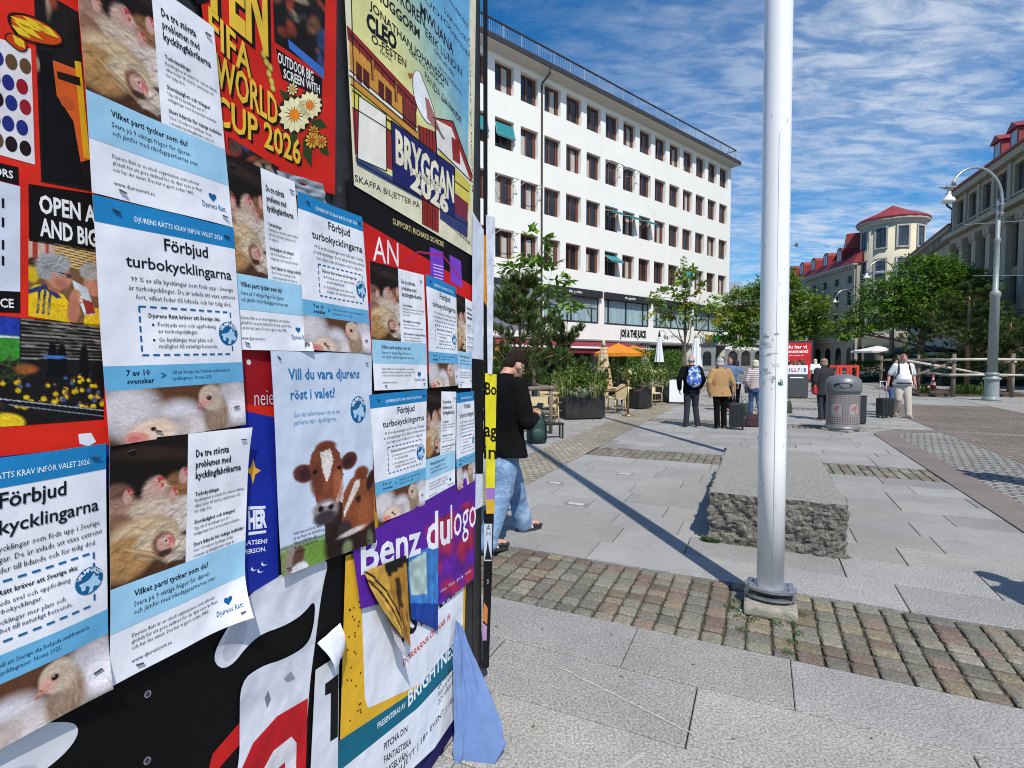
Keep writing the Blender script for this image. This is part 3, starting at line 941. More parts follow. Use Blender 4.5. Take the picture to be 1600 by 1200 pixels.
    # signs on the band above the arcade
    def sign(name, s, n0, n1, z, h, m, off=0.03):
        mb = MB(); text_on(mb, s, (X(n0), -.03, z), (1, 0, 0), (0, 0, 1), h, X(n1) - X(n0), off)
        return mb.build(name, m, t)
    sign('lettering', 'JOE & THE JUICE', 5.9, 7.5, 3.42, 0.50, M_SIGNBLACK, 0.05)
    sign('lettering', '94', 8.7, 9.05, 3.32, 0.36, M_SIGNBLACK, 0.0)
    mb = MB()
    pr = [(.55 * math.cos(a), .42 * math.sin(a)) for a in np.linspace(0, 2 * math.pi, 28, endpoint=False)]
    c = X(8.6)
    for k in range(28):
        a, b = pr[k], pr[(k + 1) % 28]
        mb.quad((c + a[0], -.02, 3.65 + a[1]), (c + b[0], -.02, 3.65 + b[1]), (c + b[0] * .95, -.02, 3.65 + b[1] * .95), (c + a[0] * .95, -.02, 3.65 + a[1] * .95))
    mb.build('ring_logo', M_SIGNBLACK, t)
    sign('lettering', 'coffee & kök', 9.15, 10.1, 3.55, 0.24, mat('thin_grey_letter', (.25, .25, .25)), -0.005)
    sb = MB(); sb.bbox(X(12.0), X(12.0) + 1.15, -.10, -.02, 3.30, 3.92)
    b1 = sb.build('shop_sign', mat('yellow_sign', (0.85, 0.55, 0.01), 0.4), t)
    sb = MB(); sb.bbox(X(12.0) + 1.15, X(12.0) + 2.3, -.10, -.02, 3.30, 3.92)
    sb.add([(X(12.0) + 2.3, -.10, 3.92), (X(12.0) + 2.3, -.10, 3.6), (X(12.0) + 2.55, -.10, 4.0)], [(0, 1, 2)])
    sb.build('sign_half', mat('green_sign', (0.005, 0.22, 0.04), 0.4), b1)
    sb = MB(); text_on(sb, 'SUB', (X(12.0) + .10, -.105, 3.42), (1, 0, 0), (0, 0, 1), .32, 1.0, .05); sb.build('lettering', mat('cream_letter', (.8, .75, .3)), b1)
    sb = MB(); text_on(sb, 'WAY', (X(12.0) + 1.2, -.105, 3.42), (1, 0, 0), (0, 0, 1), .32, 1.0, .05); sb.build('lettering', mat('light_green_letter', (.05, .45, .12)), b1)
    # red cafe awning on the ground floor
    mb = MB(); x0, x1 = X(-.8), X(6.3)
    for s in (0, .03): mb.quad((x0, .3, 2.95 + s), (x1, .3, 2.95 + s), (x1, -2.6, 2.42 + s), (x0, -2.6, 2.42 + s))
    mb.quad((x1, .3, 2.98), (x1, .3, 2.72), (x1, -2.6, 2.42), (x1, -2.6, 2.45))
    mb.quad((x0, -2.61, 2.40), (x1, -2.61, 2.40), (x1, -2.61, 2.08), (x0, -2.61, 2.08))
    aw = mb.build('cafe_awning', mat('dark_red_cloth', (0.20, 0.010, 0.022), 0.85, var=.1), t)
    mb = MB(); mb.bbox(x0 - .1, x1 + .1, -2.72, -2.62, 2.38, 2.50); mb.build('awning_bar', M_SIGNWHITE, aw)
    return t
white_building()

# wall lantern in front of the white building
# ------------------------------------------------------------------ yellow corner building with round tower
def bent_window(parent, th, rad, z0, z1, w, fm, gm, surround=None):
    """a window lying on a round wall: built flat, at the wall's tangent"""
    c, s = math.cos(th), math.sin(th)
    r = Vector((-s, c, 0)); o = Vector((c, s, 0))
    def P(u, d, z): q = o * (rad + d) + r * u; return (q.x, q.y, z)
    def bx(mb, u0, u1, d0, d1, za, zb):
        vs = [P(u0, d0, za), P(u1, d0, za), P(u1, d1, za), P(u0, d1, za), P(u0, d0, zb), P(u1, d0, zb), P(u1, d1, zb), P(u0, d1, zb)]
        mb.add(vs, [(0, 3, 2, 1), (4, 5, 6, 7), (0, 1, 5, 4), (1, 2, 6, 5), (2, 3, 7, 6), (3, 0, 4, 7)])
    h = w / 2; f = .09
    if surround:
        mb = MB(); e = .22
        bx(mb, -h - e, -h, -.3, .10, z0 - .1, z1 + e); bx(mb, h, h + e, -.3, .10, z0 - .1, z1 + e); bx(mb, -h, h, -.3, .10, z1, z1 + e); bx(mb, -h - e, h + e, -.3, .16, z0 - .3, z0 - .1)
        mb.build('window_surround', surround, parent, fixn=True)
    mb = MB()
    bx(mb, -h, -h + f, -.1, .03, z0, z1); bx(mb, h - f, h, -.1, .03, z0, z1); bx(mb, -h + f, h - f, -.1, .03, z0, z0 + f); bx(mb, -h + f, h - f, -.1, .03, z1 - f, z1)
    bx(mb, -f / 2, f / 2, -.1, .04, z0 + f, z1 - f); zt = z0 + (z1 - z0) * .64; bx(mb, -h + f, h - f, -.1, .035, zt - f / 2, zt + f / 2)
    w_ = mb.build('window', fm, parent, fixn=True)
    mb = MB(); mb.quad(P(-h + .02, 0, z0 + .02), P(h - .02, 0, z0 + .02), P(h - .02, 0, z1 - .02), P(-h + .02, 0, z1 - .02)); mb.build('pane', gm, w_, fixn=True)

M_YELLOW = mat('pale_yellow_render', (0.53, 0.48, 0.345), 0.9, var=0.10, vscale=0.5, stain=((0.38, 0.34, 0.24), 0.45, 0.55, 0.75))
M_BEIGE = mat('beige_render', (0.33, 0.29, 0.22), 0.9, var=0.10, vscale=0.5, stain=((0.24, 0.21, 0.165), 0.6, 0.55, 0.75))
M_TRIM = mat('grey_trim_stone', (0.40, 0.38, 0.335), 0.85, var=0.08, vscale=1.5)
M_REDTIN = mat('red_sheet_metal', (0.24, 0.022, 0.022), 0.5, var=0.2, vscale=1.0)
M_WFRAME = mat('dark_window_frame', (0.03, 0.032, 0.035), 0.5)
M_GLASS2 = mat('old_window_glass', (0.05, 0.06, 0.075), 0.08, spec=0.6, var=0.6, vscale=0.4)
M_WHITEFRAME = mat('white_window_frame', (0.6, 0.6, 0.58), 0.5)

def tower():
    c = at(1388, 564, 79.5)
    rad = 3.95
    t = thing('corner_tower', 'round pale yellow corner tower with a red conical roof at the street corner', 'building', (c.x, c.y, 0), 0)
    ang0 = math.atan2(-c.y, -c.x)                     # towards the camera
    mb = MB(); mb.sm = True
    mb.lathe([(rad, 0), (rad, 21.9)], 72); mb.build('wall', M_YELLOW, t)
    mb = MB()
    mb.lathe([(rad + .02, 4.9), (rad + .3, 4.95), (rad + .3, 5.25), (rad + .02, 5.4)], 72, cap=False)
    mb.lathe([(rad + .02, 14.2), (rad + .14, 14.25), (rad + .14, 14.5), (rad + .02, 14.6)], 72, cap=False)
    mb.lathe([(rad + .02, 21.2), (rad + .12, 21.3), (rad + .2, 21.65), (rad + .55, 21.75), (rad + .55, 22.0), (rad, 22.05)], 72, cap=False)
    mb.build('cornice', M_TRIM, t)
    mb = MB()
    mb.lathe([(rad + .65, 22.0), (rad + .7, 22.15), (rad + .3, 22.5), (rad * .5, 23.5), (0.02, 24.6)], 20)
    mb.build('roof', M_REDTIN, t)
    for z0, z1 in ((18.0, 20.7), (13.6 - .2, 16.2), (8.9, 11.7), (5.9, 7.9)):
        for k in range(-2, 2):
            bent_window(t, ang0 + R(38) * (k + .5), rad, z0, z1, 1.25, M_WFRAME, M_GLASS2, M_TRIM)
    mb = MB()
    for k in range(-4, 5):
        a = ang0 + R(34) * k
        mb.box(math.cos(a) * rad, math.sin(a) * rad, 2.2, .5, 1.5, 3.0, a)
    mb.build('shop_opening', M_DARKIN, t)  # solid blocks; the shade inside the openings is put into their colour
    # the other wing, leaving the tower to the right
    mb = MB(); q0 = Vector((2.4, 1.5, 0)); dr = Vector((.50, .866, 0)); nr = Vector((-.866, .5, 0))
    P_ = lambda a, b, z: tuple(q0 + dr * a + nr * b + Vector((0, 0, z)))
    mb.add([P_(0, 0, 0), P_(16, 0, 0), P_(16, 6, 0), P_(0, 6, 0), P_(0, 0, 18.6), P_(16, 0, 18.6), P_(16, 6, 18.6), P_(0, 6, 18.6)], [(0, 1, 5, 4), (1, 2, 6, 5), (2, 3, 7, 6), (3, 0, 4, 7)])
    mb.build('wing_wall', M_BEIGE, t, fixn=True)
    mb = MB(); mb.add([P_(-.1, -.7, 18.5), P_(16.5, -.7, 18.5), P_(16.5, 4, 21.6), P_(-.1, 4, 21.6), P_(16.5, 7, 21.6), P_(-.1, 7, 21.6), P_(-.1, 7, 18.5), P_(16.5, 7, 18.5)], [(0, 1, 2, 3), (3, 2, 4, 5), (0, 3, 5, 6), (1, 7, 4, 2), (5, 4, 7, 6)])
    mb.build('wing_roof', M_REDTIN, t, fixn=True)
    mb = MB()
    for i, ch in enumerate('BISCUIT'):
        a = ang0 + R(4) + (i - 3) * .17
        o = Vector((math.cos(a), math.sin(a), 0)); r = Vector((-o.y, o.x, 0))
        text_on(mb, ch, o * (rad + .35) + Vector((0, 0, 4.95)) - r * .2, r, (0, 0, 1), .6, None, .05)
    mb.build('lettering', mat('gold_letter', (.5, .42, .28), .5), t)
    return t
tower()

def street_wall(name, label, p0, p1, H, nwin, storeys, wall_m, frame_m, trim_m, depth=12, roof=None, ground_h=4.6, arch=True, cat='building', wins=True, side=1):
    """a street facade from p0 (near) to p1 (far); local x runs along the street, +y goes into the building.
    storeys: list of (z0, z1, width, surround)"""
    d = (p1 - p0); Ln = d.length
    if side > 0: org, ang = p0, math.atan2(d.y, d.x)
    else: org, ang = p1, math.atan2(-d.y, -d.x)
    t = thing(name, label, cat, org, ang)
    step = Ln / nwin
    holes = []
    for (z0, z1, w, sr) in storeys:
        for k in range(nwin):
            x = (k + .5) * step; holes.append((x - w / 2, x + w / 2, z0, z1))
    mb = MB(); wallgrid(mb, 0, Ln, 0, H, holes, 0, .28)
    mb.quad((0, 0, 0), (0, 0, H), (0, depth, H), (0, depth, 0)); mb.quad((Ln, 0, 0), (Ln, depth, 0), (Ln, depth, H), (Ln, 0, H))
    mb.quad((0, depth, 0), (0, depth, H), (Ln, depth, H), (Ln, depth, 0))
    mb.build('wall', wall_m, t)
    for (z0, z1, w, sr) in storeys:
        for k in range(nwin):
            x = (k + .5) * step
            casement(t, x - w / 2, x + w / 2, z0, z1, .2, frame_m, M_GLASS2, .09, (.5,), (.62,) if z1 - z0 > 1.4 else ())
            if sr:
                mb = MB(); e = .22
                mb.bbox(x - w / 2 - e, x - w / 2 - .003, -.07, .02, z0 - .05, z1 + e); mb.bbox(x + w / 2 + .003, x + w / 2 + e, -.07, .02, z0 - .05, z1 + e)
                mb.bbox(x - w / 2 - .003, x + w / 2 + .003, -.07, .02, z1 + .003, z1 + e); mb.bbox(x - w / 2 - e - .08, x + w / 2 + e + .08, -.13, .02, z0 - .22, z0 - .053)
                mb.build('window_surround', trim_m, t)
    return t, Ln, step

def left_wing():
    p1 = at(1335, 564, 80.0); p1 = Vector((p1.x, p1.y, 0))
    p0 = Vector((p1.x + 1.2, p1.y + 21.5, 0))
    # facade seen from the square: runs from the far end (left) to the tower (right)
    st = [(5.9, 9.0, 1.5, True), (10.2, 12.6, 1.4, True), (13.5, 14.6, 1.25, False)]
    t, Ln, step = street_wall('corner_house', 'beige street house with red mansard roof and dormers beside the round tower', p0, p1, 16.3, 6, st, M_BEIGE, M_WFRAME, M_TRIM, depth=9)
    mb = MB()
    mb.bbox(-.1, Ln + .1, -.18, -.004, 4.55, 4.95); mb.bbox(-.1, Ln + .1, -.35, -.004, 5.0, 5.25); mb.bbox(-.1, Ln + .1, -.10, -.004, 9.55, 9.75); mb.bbox(-.1, Ln + .1, -.10, -.004, 13.0, 13.15)
    mb.bbox(-.2, Ln + .2, -.75, -.004, 16.0, 16.3)
    k = 0
    while k * .7 < Ln: mb.bbox(k * .7, k * .7 + .28, -.62, -.006, 15.6, 15.99); k += 1
    mb.build('cornice', M_TRIM, t)
    for k in range(7):
        x = (k + .3) * Ln / 7; mb = MB()
        pl = [(x, 0.6), (x + 1.6, .6), (x + 1.6, 2.9)] + [(x + .8 + .8 * math.cos(a), 2.9 + .8 * math.sin(a)) for a in np.linspace(0, math.pi, 9)] + [(x, 2.9)]
        mb.add([(p[0], -.012, p[1]) for p in pl], [tuple(range(len(pl)))]); mb.build('arched_window', M_GLASS, t)
    # mansard
    mb = MB()
    pr = [(-.85, 16.3), (-.2, 17.3), (1.5, 18.9), (5.0, 20.3), (9, 20.5), (9, 16.3)]
    mb.add([(-.3, y, z) for y, z in pr] + [(Ln + .3, y, z) for y, z in pr], [tuple(range(6))[::-1], tuple(range(6, 12))] + [(i, (i + 1) % 6, 6 + (i + 1) % 6, 6 + i) for i in range(6)])
    x = 0
    while x < Ln: # standing seams
        mb.tube([(x, -.2, 17.33), (x, 1.5, 18.95), (x, 5, 20.34)], .03, 4); x += .6
    rf = mb.build('roof', M_REDTIN, t, fixn=True)
    for k in range(5):
        x = 1.2 + k * (Ln - 3) / 4.6; mb = MB()
        pl = [(x - .75, 17.1), (x + .75, 17.1), (x + .75, 18.8)] + [(x + .75 * math.cos(a), 18.8 + .55 * math.sin(a)) for a in np.linspace(0, math.pi, 9)][1:-1] + [(x - .75, 18.8)]
        n = len(pl)
        mb.add([(p[0], -.35, p[1]) for p in pl] + [(p[0], 2.4, p[1]) for p in pl], [tuple(range(n))[::-1], tuple(range(n, 2 * n))] + [(i, (i + 1) % n, n + (i + 1) % n, n + i) for i in range(n)])
        d = mb.build('dormer', M_REDTIN, rf, fixn=True)
        mb = MB()
        mb.quad((x - .5, -.36, 17.35), (x - .06, -.36, 17.35), (x - .06, -.36, 19.0), (x - .5, -.36, 18.8)); mb.quad((x + .06, -.36, 17.35), (x + .5, -.36, 17.35), (x + .5, -.36, 18.8), (x + .06, -.36, 19.0))
        mb.build('dormer_window', mat('bright_glass', (.45, .47, .48), .15), rf)
    for x in (Ln - 6.5, Ln - 3.6):
        mb = MB(); mb.sm = True; mb.lathe([(1.3, 19.0), (1.3, 21.3), (1.36, 21.35), (1.36, 21.5), (.1, 21.6)], 20, x, 4.0); mb.build('round_roof_vent', M_REDTIN, rf)
    mb = MB(); mb.sm = True; mb.tube([(Ln - .3, -.7, 16.2), (Ln - .3, -.35, 15.6), (Ln - .3, -.15, 15.2), (Ln - .3, -.15, 0)], .1, 8); mb.build('downpipe', M_TRIM, t)
left_wing()

# ------------------------------------------------------------------ right-hand houses (in shade), running down the street
WD = Vector((math.sin(R(20.8)), math.cos(R(20.8)), 0))
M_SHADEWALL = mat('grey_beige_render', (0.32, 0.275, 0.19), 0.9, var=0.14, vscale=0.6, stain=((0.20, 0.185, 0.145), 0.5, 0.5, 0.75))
M_PIL = mat('pale_pilaster_stone', (0.38, 0.345, 0.265), 0.85, var=0.12, vscale=2)
M_DARKSTONE = mat('dark_plinth_stone', (0.28, 0.27, 0.25), 0.9, var=0.12, vscale=2)
def right_building():
    far = at(1484, 564, 47); far = Vector((far.x, far.y, 0)); near = far - WD * 26
    st = [(5.6, 7.6, 1.5, False), (8.2, 11.2, 1.5, False), (13.35, 15.3, 1.35, True)]
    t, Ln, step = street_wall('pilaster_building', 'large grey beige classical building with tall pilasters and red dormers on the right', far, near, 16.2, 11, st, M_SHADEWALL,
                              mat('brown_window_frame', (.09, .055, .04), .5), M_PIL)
    mb = MB()
    mb.bbox(-.1, Ln, -.30, -.004, 4.45, 4.8); mb.bbox(-.1, Ln, -.18, -.004, 4.85, 5.1)
    mb.bbox(-.15, Ln, -.25, -.004, 11.75, 12.2); mb.bbox(-.35, Ln, -.75, -.004, 12.25, 12.6); mb.bbox(-.2, Ln, -.4, -.004, 12.65, 12.85)
    mb.bbox(-.3, Ln, -.45, -.004, 15.7, 16.2)
    mb.build('cornice', M_PIL, t)
    for k in range(12):
        x = k * step; mb = MB(); w = .34
        mb.bbox(x - w, x + w, -.34, -.005, 5.1, 11.2); mb.bbox(x - w - .08, x + w + .08, -.40, -.345, 5.1, 5.45)
        mb.bbox(x - w - .12, x + w + .12, -.46, -.006, 11.2, 11.75)
        for sx in (-1, 1): mb.tube([(x + sx * (w + .04), -.50, 11.43), (x + sx * (w + .04), -.2, 11.43)], .17, 10)
        mb.build('pilaster', M_PIL, t)
        mb = MB(); mb.bbox(x - .2, x + .2, -.16, -.005, 12.9, 15.6); mb.build('attic_pilaster', M_PIL, t)
    for k in range(11):
        x = (k + .5) * step; mb = MB()
        pl = [(x - .75, .8), (x + .75, .8), (x + .75, 2.9)] + [(x + .75 * math.cos(a), 2.9 + .75 * math.sin(a)) for a in np.linspace(0, math.pi, 9)][1:-1] + [(x - .75, 2.9)]
        mb.add([(p[0], -.012, p[1]) for p in pl], [tuple(range(len(pl)))]); mb.build('arched_window', M_GLASS, t)
        mb = MB()
        for j in range(7):
            z = .6 + j * .55
            if z < 3.4:
                mb.bbox(x - step / 2 + .02, x - .98, -.05, -.004, z, z + .5); mb.bbox(x + .98, x + step / 2 - .02, -.05, -.004, z, z + .5)
        mb.build('rustication', M_DARKSTONE, t)
    mb = MB()
    pr = [(-.6, 16.2), (-.62, 16.35), (2.6, 18.9), (7, 20.4), (12, 20.4), (12, 16.2)]
    mb.add([(-.4, y, z) for y, z in pr] + [(Ln, y, z) for y, z in pr], [tuple(range(6))[::-1], tuple(range(6, 12))] + [(i, (i + 1) % 6, 6 + (i + 1) % 6, 6 + i) for i in range(6)])
    rf = mb.build('roof', M_REDTIN, t, fixn=True)
    for k in range(5):
        x = 5.9 + k * 2.45; mb = MB()
        mb.bbox(x - .6, x + .6, .5, 3.4, 16.9, 18.3)
        mb.add([(x - .8, .3, 18.3), (x + .8, .3, 18.3), (x, .3, 18.85), (x - .8, 3.4, 18.3), (x + .8, 3.4, 18.3), (x, 3.4, 18.85)], [(0, 1, 2), (3, 5, 4), (0, 2, 5, 3), (1, 4, 5, 2), (0, 3, 4, 1)])
        mb.build('dormer', M_REDTIN, rf, fixn=True)
        mb = MB(); mb.quad((x - .4, .49, 17.05), (x + .4, .49, 17.05), (x + .4, .49, 18.2), (x - .4, .49, 18.2)); mb.build('dormer_window', mat('bright_glass', (.45, .47, .48), .15), rf)
    mb = MB(); mb.sm = True; mb.tube([(-.25, -.55, 15.9), (-.28, -.5, 15.3), (-.2, -.12, 14.9), (-.2, -.12, 5)], .09, 8); mb.build('downpipe', M_DARKMETAL, t)
right_building()

def second_house():
    WE = Vector((math.sin(R(26.5)), math.cos(R(26.5)), 0)); near = at(1484, 564, 47); near = Vector((near.x, near.y, 0)) + WD * .6 + Vector((.5, -.15, 0)); far = near + WE * 19
    st = [(5.4, 7.8, 1.3, False), (9.2, 11.4, 1.3, False)]
    t, Ln, step = street_wall('plain_house', 'pale plain house with red roof and toothed eaves behind the large tree', far, near, 13.6, 9, st, mat('pale_grey_render', (.38, .36, .31), .9, var=.08, vscale=.6), M_WFRAME, M_TRIM)
    mb = MB(); mb.bbox(-.2, Ln + .02, -.7, -.004, 13.3, 13.65)
    k = 0
    while k * .45 < Ln - .3: mb.bbox(k * .45, k * .45 + .22, -.5, -.006, 12.6, 13.28); k += 1
    mb.build('cornice', M_BEIGE, t)
    mb = MB()
    pr = [(-.8, 13.65), (-.8, 13.8), (5, 14.6), (12, 14.6), (12, 13.65)]; n = 5
    mb.add([(-.3, y, z) for y, z in pr] + [(Ln + .02, y, z) for y, z in pr], [tuple(range(n))[::-1], tuple(range(n, 2 * n))] + [(i, (i + 1) % n, n + (i + 1) % n, n + i) for i in range(n)])
    rf = mb.build('roof', M_REDTIN, t, fixn=True)
    for x in (6, 13): 
        mb = MB(); mb.bbox(x, x + 1.2, 5, 6, 14.3, 15.6); mb.build('chimney', M_REDTIN, rf)
second_house()

def far_house():
    a = at(1095, 564, 92); b = at(1262, 564, 86)
    st = [(5.0, 7.2, 1.3, True), (8.2, 10.0, 1.3, True)]
    t, Ln, step = street_wall('far_house', 'grey stone house with arched ground floor windows seen past the white block', Vector((a.x, a.y, 0)), Vector((b.x, b.y, 0)), 11.4, 8, st, mat('far_grey_stone', (.24, .235, .22), .9, var=.1, vscale=.6), M_WFRAME, M_TRIM)
    mb = MB(); mb.bbox(-.1, Ln + .1, -.4, -.004, 11.0, 11.4); mb.bbox(-.1, Ln + .1, -.25, -.004, 4.3, 4.6); mb.build('cornice', M_TRIM, t)
    mb = MB(); mb.add([(-.2, -.5, 11.4), (Ln + .2, -.5, 11.4), (Ln + .2, 5, 13.8), (-.2, 5, 13.8), (Ln + .2, 12, 13.8), (-.2, 12, 13.8)], [(0, 1, 2, 3), (3, 2, 4, 5)])
    rf = mb.build('roof', mat('grey_tin_roof', (.22, .25, .28), .4, .3, var=.1), t)
    mb = MB(); mb.bbox(4.2, 6.2, 3, 5, 13, 15.4); mb.build('roof_lantern', M_ZINC, rf)
    for k in range(8):
        x = (k + .5) * step; mb = MB()
        pl = [(x - .7, .8), (x + .7, .8), (x + .7, 2.6)] + [(x + .7 * math.cos(q), 2.6 + .7 * math.sin(q)) for q in np.linspace(0, math.pi, 9)][1:-1] + [(x - .7, 2.6)]
        mb.add([(p[0], -.012, p[1]) for p in pl], [tuple(range(len(pl)))]); mb.build('arched_window', M_GLASS, t)
far_house()
# ================================================================== POSTER KIOSK
W0 = Vector((-0.70, 0.89, 0)); WDIR = Vector((0.3155, 0.949, 0)).normalized(); WN = Vector((WDIR.y, -WDIR.x, 0))
def wall_sz(px, py):
    d = ray(px, py); o = Vector((0, 0, CAM_H))
    t = (W0 - o).dot(WN) / d.dot(WN)
    p = o + d * t
    return np.array([(p - W0).dot(WDIR), p.z])
def wall_pt(s, z, n):
    p = W0 + WDIR * s + WN * n
    return (p.x, p.y, z)

def paper_mat(name, rough=0.65, bump=0.25, dirt=0.05):
    m = bpy.data.materials.new(name); m.use_nodes = True
    nt = m.node_tree; N, L = nt.nodes, nt.links; p = N['Principled BSDF']
    p.inputs['Roughness'].default_value = rough; p.inputs['Specular IOR Level'].default_value = 0.16
    a = N.new('ShaderNodeAttribute'); a.attribute_name = 'Col'
    tc = N.new('ShaderNodeTexCoord')
    def nz(s, d, r=.6):
        n = N.new('ShaderNodeTexNoise'); n.inputs['Scale'].default_value = s; n.inputs['Detail'].default_value = d; n.inputs['Roughness'].default_value = r
        L.new(tc.outputs['Object'], n.inputs['Vector']); return n.outputs['Fac']
    mr = N.new('ShaderNodeMapRange'); mr.inputs['From Min'].default_value = .3; mr.inputs['From Max'].default_value = .7
    mr.inputs['To Min'].default_value = 1 - dirt; mr.inputs['To Max'].default_value = 1 + dirt * .6
    L.new(nz(14, 6, .7), mr.inputs['Value'])
    sc = N.new('ShaderNodeVectorMath'); sc.operation = 'SCALE'; L.new(a.outputs['Color'], sc.inputs[0]); L.new(mr.outputs[0], sc.inputs['Scale'])
    L.new(sc.outputs[0], p.inputs['Base Color'])
    b = N.new('ShaderNodeBump'); b.inputs['Strength'].default_value = bump; b.inputs['Distance'].default_value = 0.03
    ad = N.new('ShaderNodeMath'); ad.operation = 'ADD'; L.new(nz(6, 2, .4), ad.inputs[0])
    mu = N.new('ShaderNodeMath'); mu.operation = 'MULTIPLY'; L.new(nz(40, 3, .5), mu.inputs[0]); mu.inputs[1].default_value = .035; L.new(mu.outputs[0], ad.inputs[1])
    L.new(ad.outputs[0], b.inputs['Height']); L.new(b.outputs[0], p.inputs['Normal'])
    MATS[name] = m; return m
M_PAPER = paper_mat('printed_paper', bump=.5)
M_WORNPAPER = paper_mat('worn_paper', .6, .9, .15)
M_STAPLE = mat('staple_wire', (.10, .10, .11), .35, .7)
M_KIOSK = mat('black_board', (0.014, 0.013, 0.014), 0.55, var=.5, vscale=8, stain=((.10, .09, .08), 14, .60, .70), bump=.2)

def rgb(*c):
    return srgb(*[min(255, max(0, x)) for x in c])

class Pic:
    """a small printed picture, painted cell by cell"""
    def __init__(s, w, h, c, seed=0):
        s.w, s.h = w, h
        s.a = np.ones((h, w, 3)) * np.array(c) / 255.0
        s.X, s.Y = np.meshgrid((np.arange(w) + .5) / w, (np.arange(h) + .5) / h)
        s.r = np.random.RandomState(seed)
    def ell(s, cx, cy, rx, ry, c, rot=0, soft=.25, al=1.0):
        t = R(rot); dx, dy = (s.X - cx) * s.w, (s.Y - cy) * s.h
        u = (dx * math.cos(t) + dy * math.sin(t)) / (rx * s.w); v = (-dx * math.sin(t) + dy * math.cos(t)) / (ry * s.w)
        d = np.sqrt(u * u + v * v)
        k = np.clip((1 + soft / 2 - d) / max(soft, 1e-3), 0, 1)[..., None] * al
        s.a = s.a * (1 - k) + np.array(c) / 255.0 * k
        return s
    def poly(s, pts, c, al=1.0):
        inside = np.zeros((s.h, s.w), bool); n = len(pts)
        for i in range(n):
            (x0, y0), (x1, y1) = pts[i], pts[(i + 1) % n]
            cond = ((y0 > s.Y) != (y1 > s.Y)) & (s.X < (x1 - x0) * (s.Y - y0) / (y1 - y0 + 1e-9) + x0)
            inside ^= cond
        k = inside[..., None] * al
        s.a = s.a * (1 - k) + np.array(c) / 255.0 * k
        return s
    def band(s, y0, y1, c, al=1.0, soft=.02):
        k = (np.clip((s.Y - y0) / soft, 0, 1) * np.clip((y1 - s.Y) / soft, 0, 1))[..., None] * al
        s.a = s.a * (1 - k) + np.array(c) / 255.0 * k; return s
    def noise(s, amp, nx, ny):
        g = s.r.rand(ny + 2, nx + 2) - .5
        x = s.X * nx; y = s.Y * ny; i = x.astype(int); j = y.astype(int); fx, fy = x - i, y - j
        fx = fx * fx * (3 - 2 * fx); fy = fy * fy * (3 - 2 * fy)
        v = g[j, i] * (1 - fx) * (1 - fy) + g[j, i + 1] * fx * (1 - fy) + g[j + 1, i] * (1 - fx) * fy + g[j + 1, i + 1] * fx * fy
        s.a = s.a * (1 + amp * 2 * v[..., None]); return s
    def out(s): return lin(np.clip(s.a, 0.004, 0.97))

def fur(p, r, cx, cy, rx, ry, n, L, c0, c1, a0, a1, al=.5, w=.12):
    """many short feather strokes inside an ellipse"""
    for k in range(n):
        t, q = r.uniform(0, 6.28), math.sqrt(r.uniform(0, 1)); x, y = cx + rx * q * math.cos(t), cy + ry * q * math.sin(t); m = r.uniform(0, 1)
        l = L * r.uniform(.5, 1.3); x0, x1 = int((x - l * 1.2) * p.w), int((x + l * 1.2) * p.w) + 1; hh = l * p.w * 1.2; y0, y1 = int(y * p.h - hh), int(y * p.h + hh) + 1
        x0, y0, x1, y1 = max(0, x0), max(0, y0), min(p.w, x1), min(p.h, y1)
        if x1 <= x0 or y1 <= y0: continue
        S = Pic.__new__(Pic); S.w, S.h, S.a, S.X, S.Y, S.r = p.w, p.h, p.a[y0:y1, x0:x1], p.X[y0:y1, x0:x1], p.Y[y0:y1, x0:x1], r
        S.ell(x, y, l, l * w, tuple(c0[i] * (1 - m) + c1[i] * m for i in range(3)), r.uniform(a0, a1), .7, al); p.a[y0:y1, x0:x1] = S.a
